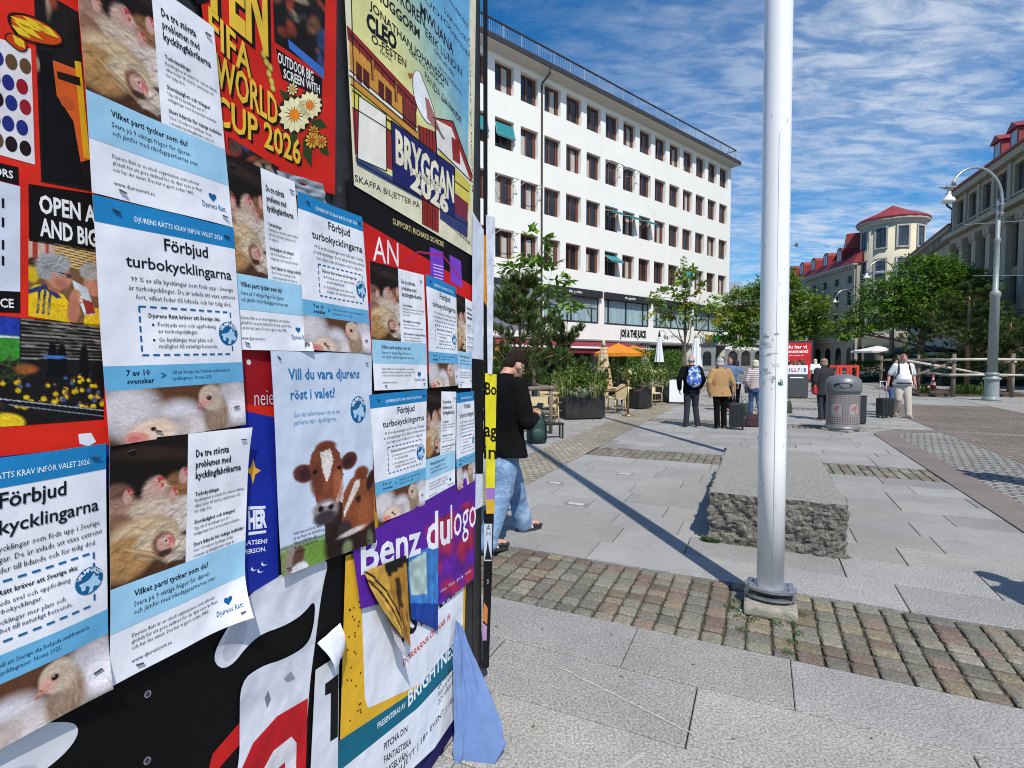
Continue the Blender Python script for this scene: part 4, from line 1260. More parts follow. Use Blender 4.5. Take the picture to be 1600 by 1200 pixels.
def pic_hens(seed=0):
    p = Pic(84, 165, (24, 17, 14), seed); r = np.random.RandomState(3)
    p.ell(.55, .12, .6, .10, (48, 34, 28), 8, .8); p.poly([(0, .90), (.5, .88), (1, .96), (1, 1.1), (0, 1.1)], (70, 44, 28))
    fur(p, r, .5, .98, .6, .08, 90, .05, (110, 74, 46), (50, 30, 20), -40, 40, .6)
    B = ((.10, .40, .20, .10, (120, 84, 72)), (.88, .40, .2, .11, (150, 104, 70)), (.58, .42, .17, .12, (206, 172, 158)), (.16, .52, .28, .12, (168, 128, 108)), (.55, .56, .36, .12, (214, 190, 168)), (.92, .62, .30, .14, (226, 206, 192)), (.10, .66, .24, .14, (150, 108, 84)),
         (.42, .72, .44, .15, (214, 184, 146)), (.20, .84, .36, .15, (186, 140, 88)), (.62, .78, .30, .12, (222, 198, 164)), (.88, .87, .26, .09, (216, 196, 176)))
    for (x, y, rx, ry, c) in B:
        p.ell(x, y, rx, ry * 165 / 84, tuple(v * .62 for v in c), 0, .25); p.ell(x - .02, y - .012, rx * .95, ry * .92 * 165 / 84, c, 0, .5)
        fur(p, r, x, y, rx * .9, ry * .9, 70, .085, tuple(min(255, v * 1.14) for v in c), tuple(v * .58 for v in c), -50, 35, .55, .16)
    for k in range(5): p.ell(.30 + .07 * k, .80 + .018 * k, .16, .030, (150 - 8 * k, 104 - 6 * k, 62 - 4 * k), 38, .5, .75); p.ell(.27 + .07 * k, .79 + .018 * k, .15, .016, (232, 206, 164), 38, .6, .6)
    for (x, y, q) in ((.60, .335, 1), (.80, .43, .75), (.95, .29, .8), (.22, .37, .65)):
        p.ell(x, y + .03, .085 * q, .15 * q, (196, 156, 142), 0, .4); p.ell(x + .01, y, .075 * q, .075 * q, (204, 146, 136), 0, .3); p.ell(x + .04 * q, y - .022 * q, .05 * q, .028 * q, (186, 62, 64), 12, .3); p.ell(x + .02, y - .002, .014 * q, .014 * q, (18, 12, 12), 0, .2); p.ell(x + .085 * q, y + .008, .03 * q, .016 * q, (206, 160, 110), 20, .3); p.ell(x + .06 * q, y + .028 * q, .016 * q, .035 * q, (184, 66, 70), 0, .4)
    p.ell(.68, .80, .15, .17, (120, 78, 62), -10, .4); p.ell(.70, .795, .115, .12, (196, 150, 138), -10, .25); p.ell(.72, .775, .07, .05, (222, 186, 178), 0, .4); fur(p, r, .66, .79, .10, .05, 40, .05, (226, 196, 176), (120, 82, 66), -70, 20, .5)
    p.ell(.79, .815, .035, .075, (206, 112, 116), -15, .25); p.ell(.80, .835, .02, .05, (214, 150, 132), -10, .3); p.ell(.775, .775, .05, .02, (204, 96, 100), 20, .3); p.ell(.715, .785, .024, .022, (206, 170, 120), 0, .3); p.ell(.715, .785, .016, .016, (14, 10, 10), 0, .2); p.ell(.71, .782, .004, .004, (230, 230, 230), 0, .3)
    p.ell(.70, .875, .10, .05, (44, 28, 22), 0, .7, .8)
    return p.noise(.07, 84, 165).noise(.05, 30, 60).out()
def pic_chick(seed=0):
    p = Pic(150, 69, (66, 40, 26), seed); r = np.random.RandomState(5); k_ = 69 / 150
    p.ell(.42, .1, .3, .2, (96, 60, 40), 0, .9).ell(.05, .05, .12, .15, (50, 30, 22), 0, .8)
    for (x, y, rx, ry, c) in ((.13, .42, .20, .24, (214, 206, 210)), (.90, .30, .16, .16, (206, 198, 202)), (.46, .66, .17, .17, (222, 216, 222)), (.96, .62, .16, .18, (228, 222, 228)), (.60, .92, .26, .14, (222, 210, 206)), (.30, .90, .2, .14, (216, 196, 190))):
        p.ell(x, y, rx, ry, tuple(v * .66 for v in c), 0, .5); p.ell(x - .01, y - .03, rx * .92, ry * .9, c, 0, .8); fur(p, r, x, y, rx, ry / k_ * .95, 70, .03, tuple(min(250, v * 1.08) for v in c), tuple(v * .72 for v in c), -80, 80, .4, .2)
    # upright chick
    p.ell(.745, .72, .105, .22, (150, 124, 104), 0, .4); fur(p, r, .745, .70, .09, .40, 90, .028, (196, 172, 150), (104, 82, 66), 60, 120, .5, .2)
    p.ell(.70, .30, .092, .125, (214, 196, 174), -12, .2); p.ell(.735, .36, .07, .11, (200, 178, 156), 0, .6); fur(p, r, .715, .27, .085, .26, 130, .022, (240, 228, 208), (168, 142, 120), -60, 60, .45, .2)
    p.ell(.655, .36, .045, .06, (226, 172, 156), 0, .5); p.poly([(.645, .34), (.615, .40), (.578, .505), (.60, .52), (.64, .49), (.67, .45)], (212, 156, 140)); p.poly([(.60, .46), (.578, .505), (.60, .52), (.66, .465)], (178, 116, 106)); p.ell(.622, .42, .008, .006, (120, 70, 66), 0, .3)
    p.ell(.690, .30, .024, .028, (168, 134, 116), 0, .3); p.ell(.690, .30, .018, .020, (16, 11, 10), 0, .15); p.ell(.685, .285, .005, .005, (236, 236, 236), 0, .3)
    # lying chick in front
    p.ell(.27, .88, .15, .12, (228, 200, 176), -8, .3); fur(p, r, .28, .86, .13, .2, 80, .026, (242, 226, 206), (190, 150, 132), -40, 40, .45, .2); p.ell(.17, .93, .075, .05, (216, 140, 126), 18, .3); p.poly([(.15, .88), (.09, .97), (.16, 1.0), (.2, .95)], (204, 116, 104)); p.ell(.275, .80, .022, .022, (180, 140, 122), 0, .3); p.ell(.275, .80, .015, .016, (18, 12, 12), 0, .2)
    return p.noise(.05, 75, 35).noise(.04, 150, 69).out()
def pic_cows(seed=0):
    p = Pic(90, 112, (206, 217, 234), seed)
    p.band(.80, 1.2, (112, 150, 62), 1, .03).band(.78, .82, (70, 96, 60), .8)
    p.ell(.12, .93, .10, .16, (150, 132, 120), 0, .4).ell(.16, .90, .05, .1, (96, 66, 54), 20, .4).ell(.17, 1.0, .08, .07, (225, 225, 228), 0, .3)
    dk, br, lt = (46, 30, 26), (126, 66, 44), (168, 98, 62)
    # bodies
    p.poly([(.42, .62), (.58, .55), (.75, .7), (1, .55), (1, 1.05), (.55, 1.05), (.42, .85)], dk); p.ell(.62, .92, .2, .25, (38, 25, 22), 0, .3)
    # first cow
    p.ell(.24, .27, .10, .085, (92, 48, 44), 35, .2).ell(.255, .275, .06, .05, (60, 34, 34), 35, .4).ell(.70, .235, .10, .085, (84, 42, 38), -38, .2).ell(.69, .245, .06, .05, (56, 30, 30), -38, .4)
    p.poly([(.32, .12), (.40, .06), (.52, .07), (.60, .16), (.63, .34), (.55, .52), (.53, .66), (.40, .68), (.35, .52), (.32, .34), (.29, .22)], br)
    p.ell(.46, .09, .10, .06, (112, 56, 36), 0, .4).ell(.36, .35, .06, .16, (104, 52, 38), 0, .5, .8).ell(.57, .42, .05, .18, lt, 0, .6, .7)
    p.poly([(.40, .13), (.50, .11), (.53, .2), (.48, .34), (.455, .38), (.42, .28)], (228, 216, 208))
    p.ell(.44, .60, .13, .11, (150, 134, 134), 0, .3).ell(.43, .66, .11, .07, (62, 54, 58), 0, .4).ell(.39, .58, .028, .03, (28, 22, 24), 0, .3).ell(.49, .58, .028, .03, (28, 22, 24), 0, .3).ell(.45, .55, .05, .02, (210, 205, 208), 0, .5)
    p.ell(.345, .275, .022, .02, (16, 12, 12), 0, .3).ell(.585, .275, .024, .02, (16, 12, 12), 0, .3)
    # second cow
    p.poly([(.62, .50), (.70, .40), (.82, .34), (.95, .42), (1.0, .50), (1.0, .80), (.85, .86), (.68, .84), (.60, .76)], (140, 74, 44))
    p.poly([(.76, .42), (.83, .40), (.82, .47), (.70, .60), (.63, .70), (.615, .66)], (226, 212, 202))
    p.ell(.85, .36, .09, .07, (120, 58, 34), 0, .4).ell(.97, .44, .05, .11, (44, 28, 26), 20, .3).ell(.80, .58, .035, .04, (20, 14, 14), 0, .3).ell(.63, .80, .08, .09, (58, 46, 50), 0, .3).ell(.86, .68, .10, .14, lt, 0, .8, .6)
    p.ell(.72, .84, .16, .03, (212, 200, 196), -8, .6)
    p.ell(.66, .97, .06, .09, (120, 132, 92), 0, .6).ell(.93, .95, .04, .1, (96, 104, 70), 0, .6)
    b0 = np.array((206, 217, 234)) / 255; keep = (np.abs(p.a - b0).sum(2) < .03)[..., None]
    q = p.a.copy(); p.noise(.08, 60, 70).noise(.08, 90, 112); p.a = np.where(keep, q, p.a)
    return p.out()
def pic_fans(seed=0):
    p = Pic(90, 100, (120, 84, 56), seed); r = np.random.RandomState(2)
    p.poly([(0, 0), (.34, .02), (.36, .36), (0, .40)], (206, 176, 160)); p.poly([(.06, 0), (.12, 0), (.12, .36), (.06, .37)], (176, 60, 44)); p.poly([(.22, 0), (.27, 0), (.27, .3), (.22, .3)], (186, 74, 54))
    for k in range(8): p.poly([(.35, .0 + k * .035), (1, .05 + k * .035), (1, .068 + k * .035), (.35, .02 + k * .035)], (228, 194, 126))
    p.ell(.05, .3, .06, .07, (60, 44, 36), 0, .4).ell(.05, .45, .09, .12, (214, 178, 30), 0, .4)
    # person behind, head turned
    p.poly([(.74, .95), (.80, .80), (1, .74), (1, 1.1), (.74, 1.1)], (226, 184, 26)); p.ell(.90, .46, .15, .17, (190, 128, 104), 0, .2); p.ell(.86, .30, .17, .12, (176, 170, 162), -10, .25); fur(p, r, .86, .30, .16, .12, 60, .05, (206, 202, 196), (120, 116, 112), -60, 20, .6)
    # person in front drinking
    p.poly([(0, .66), (.10, .58), (.28, .55), (.46, .66), (.58, .80), (.64, 1.1), (0, 1.1)], (230, 188, 22)); p.poly([(.0, .66), (.2, .56), (.28, .55), (.44, .70), (.36, .72), (.22, .62), (.0, .72)], (44, 54, 96))
    for x in (.10, .17, .24): p.poly([(x + .03, .63), (x + .065, .63), (x + .035, .95), (x, .95)], (48, 60, 98))
    fur(p, r, .3, .85, .25, .15, 50, .07, (244, 208, 60), (178, 134, 14), -70, 70, .4, .2)
    p.poly([(.20, .48), (.42, .55), (.42, .66), (.26, .62)], (160, 104, 80)); p.ell(.40, .42, .17, .19, (190, 128, 102), 0, .15); p.poly([(.50, .36), (.585, .45), (.56, .50), (.50, .50)], (196, 130, 104)); p.ell(.44, .52, .1, .06, (170, 106, 84), 20, .5)
    p.ell(.34, .27, .23, .14, (168, 166, 166), -10, .2); p.ell(.22, .38, .12, .13, (158, 156, 158), 0, .3); fur(p, r, .30, .29, .22, .15, 110, .06, (212, 210, 210), (96, 94, 96), -70, 40, .6, .14)
    p.ell(.33, .43, .034, .05, (202, 138, 114), 0, .3)
    p.poly([(.38, .365), (.58, .385), (.58, .40), (.38, .38)], (30, 26, 28)); p.ell(.54, .40, .04, .035, (70, 60, 60), 0, .3)
    p.poly([(.58, .44), (.80, .52), (.93, .84), (.76, .88), (.63, .62)], (186, 194, 198)); p.poly([(.67, .66), (.87, .69), (.92, .83), (.76, .87)], (150, 44, 34)); p.poly([(.60, .46), (.66, .48), (.78, .84), (.76, .87)], (222, 228, 230))
    p.ell(.62, .66, .07, .12, (186, 122, 96), 20, .25); p.ell(.60, .84, .09, .2, (176, 112, 86), 8, .3); 
    for k in range(4): p.ell(.665 + .012 * k, .58 + .045 * k, .045, .016, (200, 136, 110), 10, .3)
    return p.noise(.07, 45, 50).noise(.06, 90, 100).out()
def pic_crowd(seed=0):
    p = Pic(110, 116, (26, 24, 24), seed); r = np.random.RandomState(seed + 4)
    p.poly([(0, 0), (.37, .01), (.37, .40), (0, .44)], (58, 138, 46)); p.poly([(0, 0), (.37, .01), (.37, .17), (0, .165)], (36, 58, 160)); p.poly([(.0, .17), (.37, .18), (.37, .2), (0, .19)], (210, 216, 226)); p.poly([(.14, .07), (.22, .075), (.22, .13), (.14, .125)], (235, 235, 235)); p.ell(.18, .10, .014, .014, (200, 40, 40)); p.ell(.1, .24, .05, .008, (70, 160, 60), 20, .5)
    for k in range(11): p.poly([(.38, .01 + k * .036), (1, .03 + k * .034), (1, .042 + k * .034), (.38, .024 + k * .036)], [(168, 156, 136), (206, 200, 188), (110, 100, 88)][k % 3], .65)
    fur(p, r, .7, .2, .3, .18, 60, .05, (230, 226, 216), (50, 46, 40), -20, 20, .5, .12)
    for x in (.60, .67, .84): p.ell(x, .38, .035, .17, (10, 10, 12), 0, .3); p.poly([(x - .05, .55), (x, .22), (x + .05, .55)], (10, 10, 12))
    p.ell(.62, .36, .09, .018, (74, 116, 196), 0, .3)
    fur(p, r, .32, .50, .10, .10, 40, .06, (76, 92, 50), (20, 26, 14), 20, 160, .8, .15); p.ell(.42, .48, .08, .05, (150, 84, 40), 0, .6)
    for k in range(70):
        y = .55 + .33 * (k / 70.0); x = r.uniform(0, 1); q = .012 + .030 * (y - .5); c = (230, 190, 26) if r.rand() < .55 else ((38, 34, 36) if r.rand() < .6 else (70, 90, 140))
        p.ell(x, y + q * .4, q * 1.1, q * 1.3, tuple(v * .6 for v in c), 0, .3); p.ell(x - q * .2, y, q, q * 1.25, c, 0, .3); p.ell(x, y - q * 1.7, q * .55, q * .65, [(72, 48, 36), (150, 104, 80), (40, 30, 26)][k % 3], 0, .3)
    p.poly([(.18, .72), (1, .90), (1, .97), (.18, .77)], (22, 24, 30)); p.poly([(.2, .735), (1, .905), (1, .915), (.2, .745)], (176, 180, 186)); p.poly([(.3, .80), (1, .965), (1, .975), (.3, .81)], (120, 126, 134))
    p.ell(.26, .98, .15, .11, (232, 194, 34), 0, .2).ell(.19, .84, .075, .08, (40, 28, 24), 0, .25).ell(.2, .80, .06, .05, (62, 44, 36), 0, .5).ell(-.02, .97, .1, .11, (226, 188, 30), 0, .2).ell(-.01, .84, .06, .07, (66, 48, 40), 0, .25)
    return p.noise(.12, 55, 58).noise(.10, 110, 116).out()
def pic_dark(seed=0, warm=1.0, w=40, h=50):
    p = Pic(w, h, (24, 20, 20), seed); r = np.random.RandomState(seed + 9)
    for k in range(16):
        c = r.choice(6); pal = [(140, 90, 60), (60, 80, 140), (200, 170, 140), (36, 30, 32), (160, 60, 40), (60, 66, 60)][c]
        p.ell(r.uniform(0, 1), r.uniform(0, 1), r.uniform(.04, .16), r.uniform(.04, .2), pal, r.uniform(0, 90), .5, .7)
    return p.noise(.25, w // 3, h // 3).noise(.12, w, h).out()

class Poster:
    N_TOT = 0
    def __init__(s, name, label, corners, layer, color=(236, 238, 244), bulge=0.003, seed=0, group=None, curl=(0, 0, 0, 0), mt=None, nu=10, nv=14, cat='poster', sheet=True, raw=None):
        s.c = [np.array(q) for q in raw] if raw is not None else [wall_sz(*q) for q in corners]
        s.layer = layer * 0.0032 + 0.003; s.bulge = bulge if bulge >= .0019 else 0.0; s.ph = seed * 1.7; s.curl = curl; s.lv = .0004 if any(curl) else .0003; s.mt = mt or M_PAPER
        TL, TR, BR, BL = s.c
        s.W = (np.linalg.norm(TR - TL) + np.linalg.norm(BR - BL)) / 2; s.H = (np.linalg.norm(BL - TL) + np.linalg.norm(BR - TR)) / 2
        base = (BL + BR) / 2
        s.base = Vector(wall_pt(base[0], base[1], s.layer))
        s.t = thing(name, label, cat, s.base, math.atan2(WDIR.y, WDIR.x), group)
        s.mbs = {}
        s.base_s, s.base_z = base[0], base[1]
        if any(curl): nu, nv = 36, 48
        if sheet: s.rect(0, 0, 1, 1, color, 0, nu, nv)
    def mb(s, k):
        return s.mbs.setdefault(k, MB())
    def off(s, u, v):
        b = s.bulge * (1 + .5 * math.sin(2.6 * math.pi * u + s.ph) + .5 * math.sin(2.1 * math.pi * v + 2.2 * s.ph) * math.cos(1.4 * u * math.pi))
        cs = s.curl
        for k, (cu, cv) in enumerate(((0, 0), (1, 0), (1, 1), (0, 1))):
            if cs[k]:
                d = max(0, .42 - math.hypot(u - cu, (v - cv) * s.H / s.W)); b += cs[k] * d * d / .1764
        return b
    def M(s, u, v, lev=0):
        TL, TR, BR, BL = s.c
        q = (TL * (1 - u) + TR * u) * (1 - v) + (BL * (1 - u) + BR * u) * v
        # local frame of the thing: x along wall, y into wall, z up
        return (q[0] - s.base_s, -(s.off(u, v) + lev * s.lv), q[1] - s.base_z)
    def uv(s, px, py):
        q = wall_sz(px, py); TL, TR, BR, BL = s.c
        u, v = .5, .5
        for _ in range(12):
            f = (TL * (1 - u) + TR * u) * (1 - v) + (BL * (1 - u) + BR * u) * v - q
            du = (TR - TL) * (1 - v) + (BR - BL) * v; dv = (BL - TL) * (1 - u) + (BR - TR) * u
            J = np.array([du, dv]).T
            d = np.linalg.solve(J, f); u -= d[0]; v -= d[1]
        return u, v
    def rect(s, u0, v0, u1, v1, c, lev=1, nu=8, nv=8, part='sheet'):
        if any(s.curl) and part == 'sheet': nu, nv = max(nu, 30), max(nv, 6)
        m = s.mb(part); m.sm = True; m.col(*rgb(*c))
        vs = [s.M(u0 + (u1 - u0) * i / nu, v0 + (v1 - v0) * j / nv, lev) for j in range(nv + 1) for i in range(nu + 1)]
        m.add(vs, [(j * (nu + 1) + i, (j + 1) * (nu + 1) + i, (j + 1) * (nu + 1) + i + 1, j * (nu + 1) + i + 1) for j in range(nv) for i in range(nu)])
    def line(s, pts, w, c, lev=1.5):
        for (x0, y0), (x1, y1) in zip(pts, pts[1:]):
            L = math.hypot(x1 - x0, y1 - y0) or 1; nx, ny = -(y1 - y0) / L * w / 2, (x1 - x0) / L * w / 2
            s.poly([(x0 + nx, y0 + ny), (x1 + nx, y1 + ny), (x1 - nx, y1 - ny), (x0 - nx, y0 - ny)], c, lev)
    def poly(s, pts, c, lev=1, part='artwork', px=True):
        m = s.mb(part); m.sm = False; m.col(*rgb(*c))
        P = [s.uv(*p) if px else p for p in pts]
        vs = [s.M(u, v, lev) for u, v in P]
        m.add(vs, [tuple(range(len(vs)))])
    def disc(s, cu, cv, r, c, lev=1, n=24, part='artwork', ry=None):
        """r in units of the poster's width"""
        ry = ry or r
        s.poly([(cu + r * math.cos(a), cv + ry * s.W / s.H * math.sin(a)) for a in np.linspace(0, 2 * math.pi, n, endpoint=False)], c, lev, part, False)
    def pic(s, u0, v0, u1, v1, arr, lev=1, part='picture', quad=None):
        h, w, _ = arr.shape; m = s.mb(part); m.sm = True
        vs, cols = [], []
        for j in range(h + 1):
            for i in range(w + 1):
                a, b = i / w, j / h
                if quad is None: u, v = u0 + (u1 - u0) * a, v0 + (v1 - v0) * b
                else:
                    q = [np.array(k) for k in quad]
                    k = (q[0] * (1 - a) + q[1] * a) * (1 - b) + (q[3] * (1 - a) + q[2] * a) * b; u, v = k
                vs.append(s.M(u, v, lev)); cols.append(tuple(arr[min(j, h - 1), min(i, w - 1)]))
        m.add(vs, [(j * (w + 1) + i, (j + 1) * (w + 1) + i, (j + 1) * (w + 1) + i + 1, j * (w + 1) + i + 1) for j in range(h) for i in range(w)], cols)
    def picpx(s, pts, arr, lev=1, part='picture'):
        s.pic(0, 0, 1, 1, arr, lev, part, [s.uv(*p) for p in pts])
    def text(s, t, u, v, h, width=None, c=(20, 22, 30), bold=.0, align='L', lev=2, part='lettering', res=1):
        """h = cap height as a share of the poster's height; width as a share of its width"""
        g, f = text_geo(t, bold, res)
        if len(g) == 0: return
        m = s.mb(part); m.sm = False; m.col(*rgb(*c))
        x0, x1 = g[:, 0].min(), g[:, 0].max(); ky = h / .69
        kx = ky * s.H / s.W if width is None else width / (x1 - x0)
        dx = {'L': -x0, 'C': -(x0 + x1) / 2, 'R': -x1}[align]
        m.add([s.M(u + (p[0] + dx) * kx, v - p[1] * ky, lev) for p in g], f)
    def textpx(s, t, p0, p1, hpx, c=(20, 20, 22), bold=.0, lev=2, part='lettering', res=2, shadow=None):
        a, b = wall_sz(*p0), wall_sz(*p1); top = wall_sz(p0[0], p0[1] - hpx)
        r = b - a; L = np.linalg.norm(r); rd = r / L; hh = np.linalg.norm(top - a)
        g, f = text_geo(t, bold, res)
        x0, x1 = g[:, 0].min(), g[:, 0].max()
        up = np.array([-rd[1], rd[0]])
        if abs(rd[0]) > .5: up = np.array([0, 1.0])
        q = [a + rd * ((p[0] - x0) / (x1 - x0) * L) + up * (p[1] / .69 * hh) for p in g]
        def put(dx, dz, col, lv):
            m = s.mb(part); m.sm = False; m.col(*rgb(*col))
            m.add([(k[0] + dx - s.base_s, -(s.bulge + lv * s.lv), k[1] + dz - s.base_z) for k in q], f)
        if shadow: put(shadow[0], shadow[1], shadow[2], lev); put(shadow[0] / 2, shadow[1] / 2, shadow[2], lev + .2); put(0, 0, c, lev + 1)
        else: put(0, 0, c, lev)
    def staple(s, u, v, rot=0.0):
        p = s.M(u, v, 3); m = s.mb('staple'); m.sm = False
        m.box(p[0], p[1] - .0012, p[2], .013, .0022, .0022, 0, Matrix.Rotation(R(rot), 3, 'Y'))
    def done(s):
        order = {}
        for k, m in s.mbs.items():
            if k == 'staple': m.build('staple', M_STAPLE, s.t)
            else: m.build(k, s.mt, s.t, attr=True)
        return s.t

def sm(pts, n=2):
    for _ in range(n):
        out = []
        for i in range(len(pts)):
            a, b = pts[i], pts[(i + 1) % len(pts)]
            out += [(a[0] * .75 + b[0] * .25, a[1] * .75 + b[1] * .25), (a[0] * .25 + b[0] * .75, a[1] * .25 + b[1] * .75)]
        pts = out
    return pts
DKB, BLU, LBL, INK = (18, 98, 150), (30, 128, 186), (104, 176, 216), (20, 24, 34)
HENS, CHICK, COWS = pic_hens(), pic_chick(), pic_cows()
def round_logo(P, u, v, r):
    k = P.W / P.H
    P.disc(u, v, r, DKB, 2)
    # pale farm animals inside: a cow's profile facing right and a bird in front of it
    pts = [(-.75, .05), (-.25, .0), (.05, -.12), (.30, -.42), (.42, -.38), (.44, -.18), (.68, -.10), (.62, .12), (.86, .42), (.62, .62), (.30, .50), (.22, .86), (-.12, .92), (.02, .48), (-.25, .30), (-.30, .62), (-.55, .60), (-.62, .25)]
    P.poly([(u + a * r, v + b * r * k) for a, b in pts], (178, 214, 236), 3, 'artwork', False)
    P.poly([(u + a * r, v + b * r * k) for a, b in ((-.25, .45), (-.02, .5), (-.1, .8), (-.35, .86))], DKB, 4, 'artwork', False)
    s = 'VAR MIN RÖST'
    for i, ch in enumerate(s):
        if ch == ' ': continue
        a = R(-155 + 130 * i / (len(s) - 1)); g, f = text_geo(ch, .02, 1)
        h = r * .30; x0 = (g[:, 0].min() + g[:, 0].max()) / 2
        m = P.mb('artwork'); m.sm = False; m.col(*rgb(225, 236, 244))
        ca, sa = math.cos(a + R(90)), math.sin(a + R(90)); bx, by = u + r * .64 * math.cos(a), v + r * .64 * math.sin(a) * k
        m.add([P.M(bx + ((p[0] - x0) * ca + p[1] * sa) * h / .69, by + ((p[0] - x0) * sa - p[1] * ca) * h / .69 * k, 3.4) for p in g], f)
def demand_poster(label, corners, layer, seed, fine=True, curl=(0, 0, 0, 0)):
    P = Poster('poster', label, corners, layer, seed=seed, group='pale blue animal welfare posters', curl=curl)
    P.rect(0, 0, 1, .103, BLU, 1, 10, 2)
    P.text('DJURENS RÄTTS KRAV INFÖR VALET 2026:', .57, .072, .021, .66, (225, 240, 248), .012, 'C')
    P.text('Förbjud', .59, .172, .052, .335, INK, .016, 'C', 2, 'lettering', 3); P.text('turbokycklingarna', .56, .262, .048, .78, INK, .012, 'C', 2, 'lettering', 3)
    for q, (t, w) in enumerate((('99 % av alla kycklingar som föds upp i Sverige', .76), ('är turbokycklingar. De är avlade att växa extremt', .79), ('fort, vilket leder till lidande och för tidig död.', .71))):
        P.text(t, .575, .322 + q * .037, .021, w, (44, 48, 60), 0, 'C')
    u0, u1, v0, v1 = .235, .915, .425, .632; k = P.W / P.H
    n = 10
    for i in range(n):
        a = u0 + (u1 - u0) * i / n; b = a + (u1 - u0) / n * .62
        for v in (v0, v1): P.rect(a, v - .004, b, v + .004, DKB, 2, 2, 1, 'artwork')
    for j in range(5):
        a = v0 + (v1 - v0) * j / 5; b = a + (v1 - v0) / 5 * .62
        P.rect(u0 - .006, a, u0 + .006, b, DKB, 2.2, 1, 2, 'artwork')
        if j != 2 and j != 3: P.rect(u1 - .006, a, u1 + .006, b, DKB, 2.2, 1, 2, 'artwork')
    P.text('Djurens Rätt kräver att Sverige ska:', .29, .470, .018, .53, INK, .018)
    for q, (t, w) in enumerate((('Förbjuda avel och uppfödning', .43), ('av turbokycklingar.', .28), ('Ge kycklingar mer plats och', .40), ('möjlighet till naturligt beteende.', .44))):
        P.text(t, .345, .507 + [0, .029, .066, .095][q], .018, w, (40, 44, 56))
    P.disc(.315, .501, .008, INK, 2, 8); P.disc(.315, .567, .008, INK, 2, 8)
    round_logo(P, .885, .530, .085)
    P.rect(0, .675, 1, .775, LBL, 1, 10, 2)
    P.text('7 av 10', .13, .718, .024, .145, INK, .02); P.text('svenskar', .13, .752, .022, .17, INK, .018)
    P.text('>', .345, .738, .030, None, DKB, .03)
    P.text('vill att Sverige ska förbjuda snabbväxande', .42, .718, .016, .46, (24, 66, 100)); P.text('kycklingraser. Novus 2025.', .42, .746, .016, .30, (24, 66, 100))
    P.pic(0, .775, 1, 1, CHICK)
    for (u, v, r) in ((.13, .045, 12), (.93, .05, 8), (.30, .965, 15), (.92, .90, -8)): P.staple(u, v, r)
    return P.done()
def problem_poster(label, corners, layer, seed, curl=(0, 0, 0, 0)):
    P = Poster('poster', label, corners, layer, seed=seed, group='pale blue animal welfare posters', curl=curl)
    P.pic(0, 0, .485, .60, HENS)
    for q, (t, w) in enumerate((('De tre största', .27), ('problemen med', .29), ('kycklingfabrikerna', .385))):
        P.text(t, .545, .115 + q * .052, .034, w, INK, .022)
    y = .300
    for h, ls in (('Turbokycklingar', ('Kycklingarna är avlade för extrem tillväxt,', 'vilket leder till smärta, sjukdomar och', 'för tidig död.')), ('Storskalighet och trängsel', ('Upp till 25 kycklingar per m² i', 'anläggningar med tiotusentals individer.')),
                  ('Stort lidande för många individer', ('Över 110 miljoner kycklingar dödas', 'i svenska kycklingfabriker varje år.'))):
        P.text(h, .545, y, .018, len(h) * .0132, INK, .018); y += .027
        for l in ls: P.text(l, .545, y, .0145, len(l) * .0099, (50, 54, 66)); y += .026
        y += .027
    P.rect(0, .60, 1, .785, (160, 208, 234), 1, 10, 4)
    P.text('Vilket parti tycker som du?', .14, .665, .026, .53, INK, .02)
    P.text('Svara på 9 viktiga frågor för djuren', .14, .708, .022, .54, (30, 40, 54)); P.text('och jämför med riksdagspartiernas svar.', .14, .742, .022, .60, (30, 40, 54))
    for q, (t, w) in enumerate((('Djurens Rätt är en ideell organisation som arbetar', .60), ('globalt för att göra skillnad för de djur som är flest', .62), ('och har det sämst. Det har vi gjort sedan 1882.', .55))):
        P.text(t, .13, .835 + q * .027, .016, w, (52, 56, 70))
    P.text('www.djurensratt.se', .13, .945, .017, .26, (40, 46, 60))
    P.text('Djurens Rätt.', .74, .930, .026, .21, DKB, .01)
    hu, hv, hr = .835, .872, .034; k = P.W / P.H
    P.poly([(hu + hr * 16 * math.sin(a) ** 3 / 16, hv - hr * k * (13 * math.cos(a) - 5 * math.cos(2 * a) - 2 * math.cos(3 * a) - math.cos(4 * a)) / 16) for a in np.linspace(0, 2 * math.pi, 24, endpoint=False)][::-1], DKB, 2, 'artwork', False)
    for (u, v, r) in ((.12, .045, -12), (.93, .06, 6), (.18, .965, 14), (.93, .955, 8)): P.staple(u, v, r)
    return P.done()

def build_kiosk():
    t = thing('poster_kiosk', 'tall black advertising kiosk wall covered with layers of overlapping posters', 'advertising kiosk', W0, math.atan2(WDIR.y, WDIR.x))
    # footprint in the wall's own frame: x along the face, y into the body
    SE = (0.655, 1.655); end = 1.745
    mb = MB()
    fp = [(-2.6, 0), (end, 0), (end + .05, .06), (end - .05, .5), (1.0, 1.3), (-.6, 1.7), (-2.4, 1.2), (-3.0, .5)]
    mb.prism(fp, .10, 3.75); mb.build('board', M_KIOSK, t, fixn=True)
    mb = MB(); mb.prism([(x * 1.0 + (.03 if x > 1 else 0), y) for x, y in fp], 0, .098); mb.build('plinth', M_BLACKSTEEL, t, fixn=True)
    mb = MB(); c = (-.6, .8)
    mb.prism([(c[0] + (x - c[0]) * 1.02, c[1] + (y - c[1]) * 1.05) for x, y in fp], 3.752, 3.95); mb.build('roof_cap', M_BLACKSTEEL, t, fixn=True)
    for s in SE:
        mb = MB(); mb.bbox(s - .022, s + .022, -.0025, -.0005, .1, 3.74); mb.build('joint_strip', M_KIOSK, t)
    mb = MB()
    for s, z in ((.30, .75), (-.05, .9)): mb.ell((s, -.006, z), (.012, .006, .012))
    return t
build_kiosk()

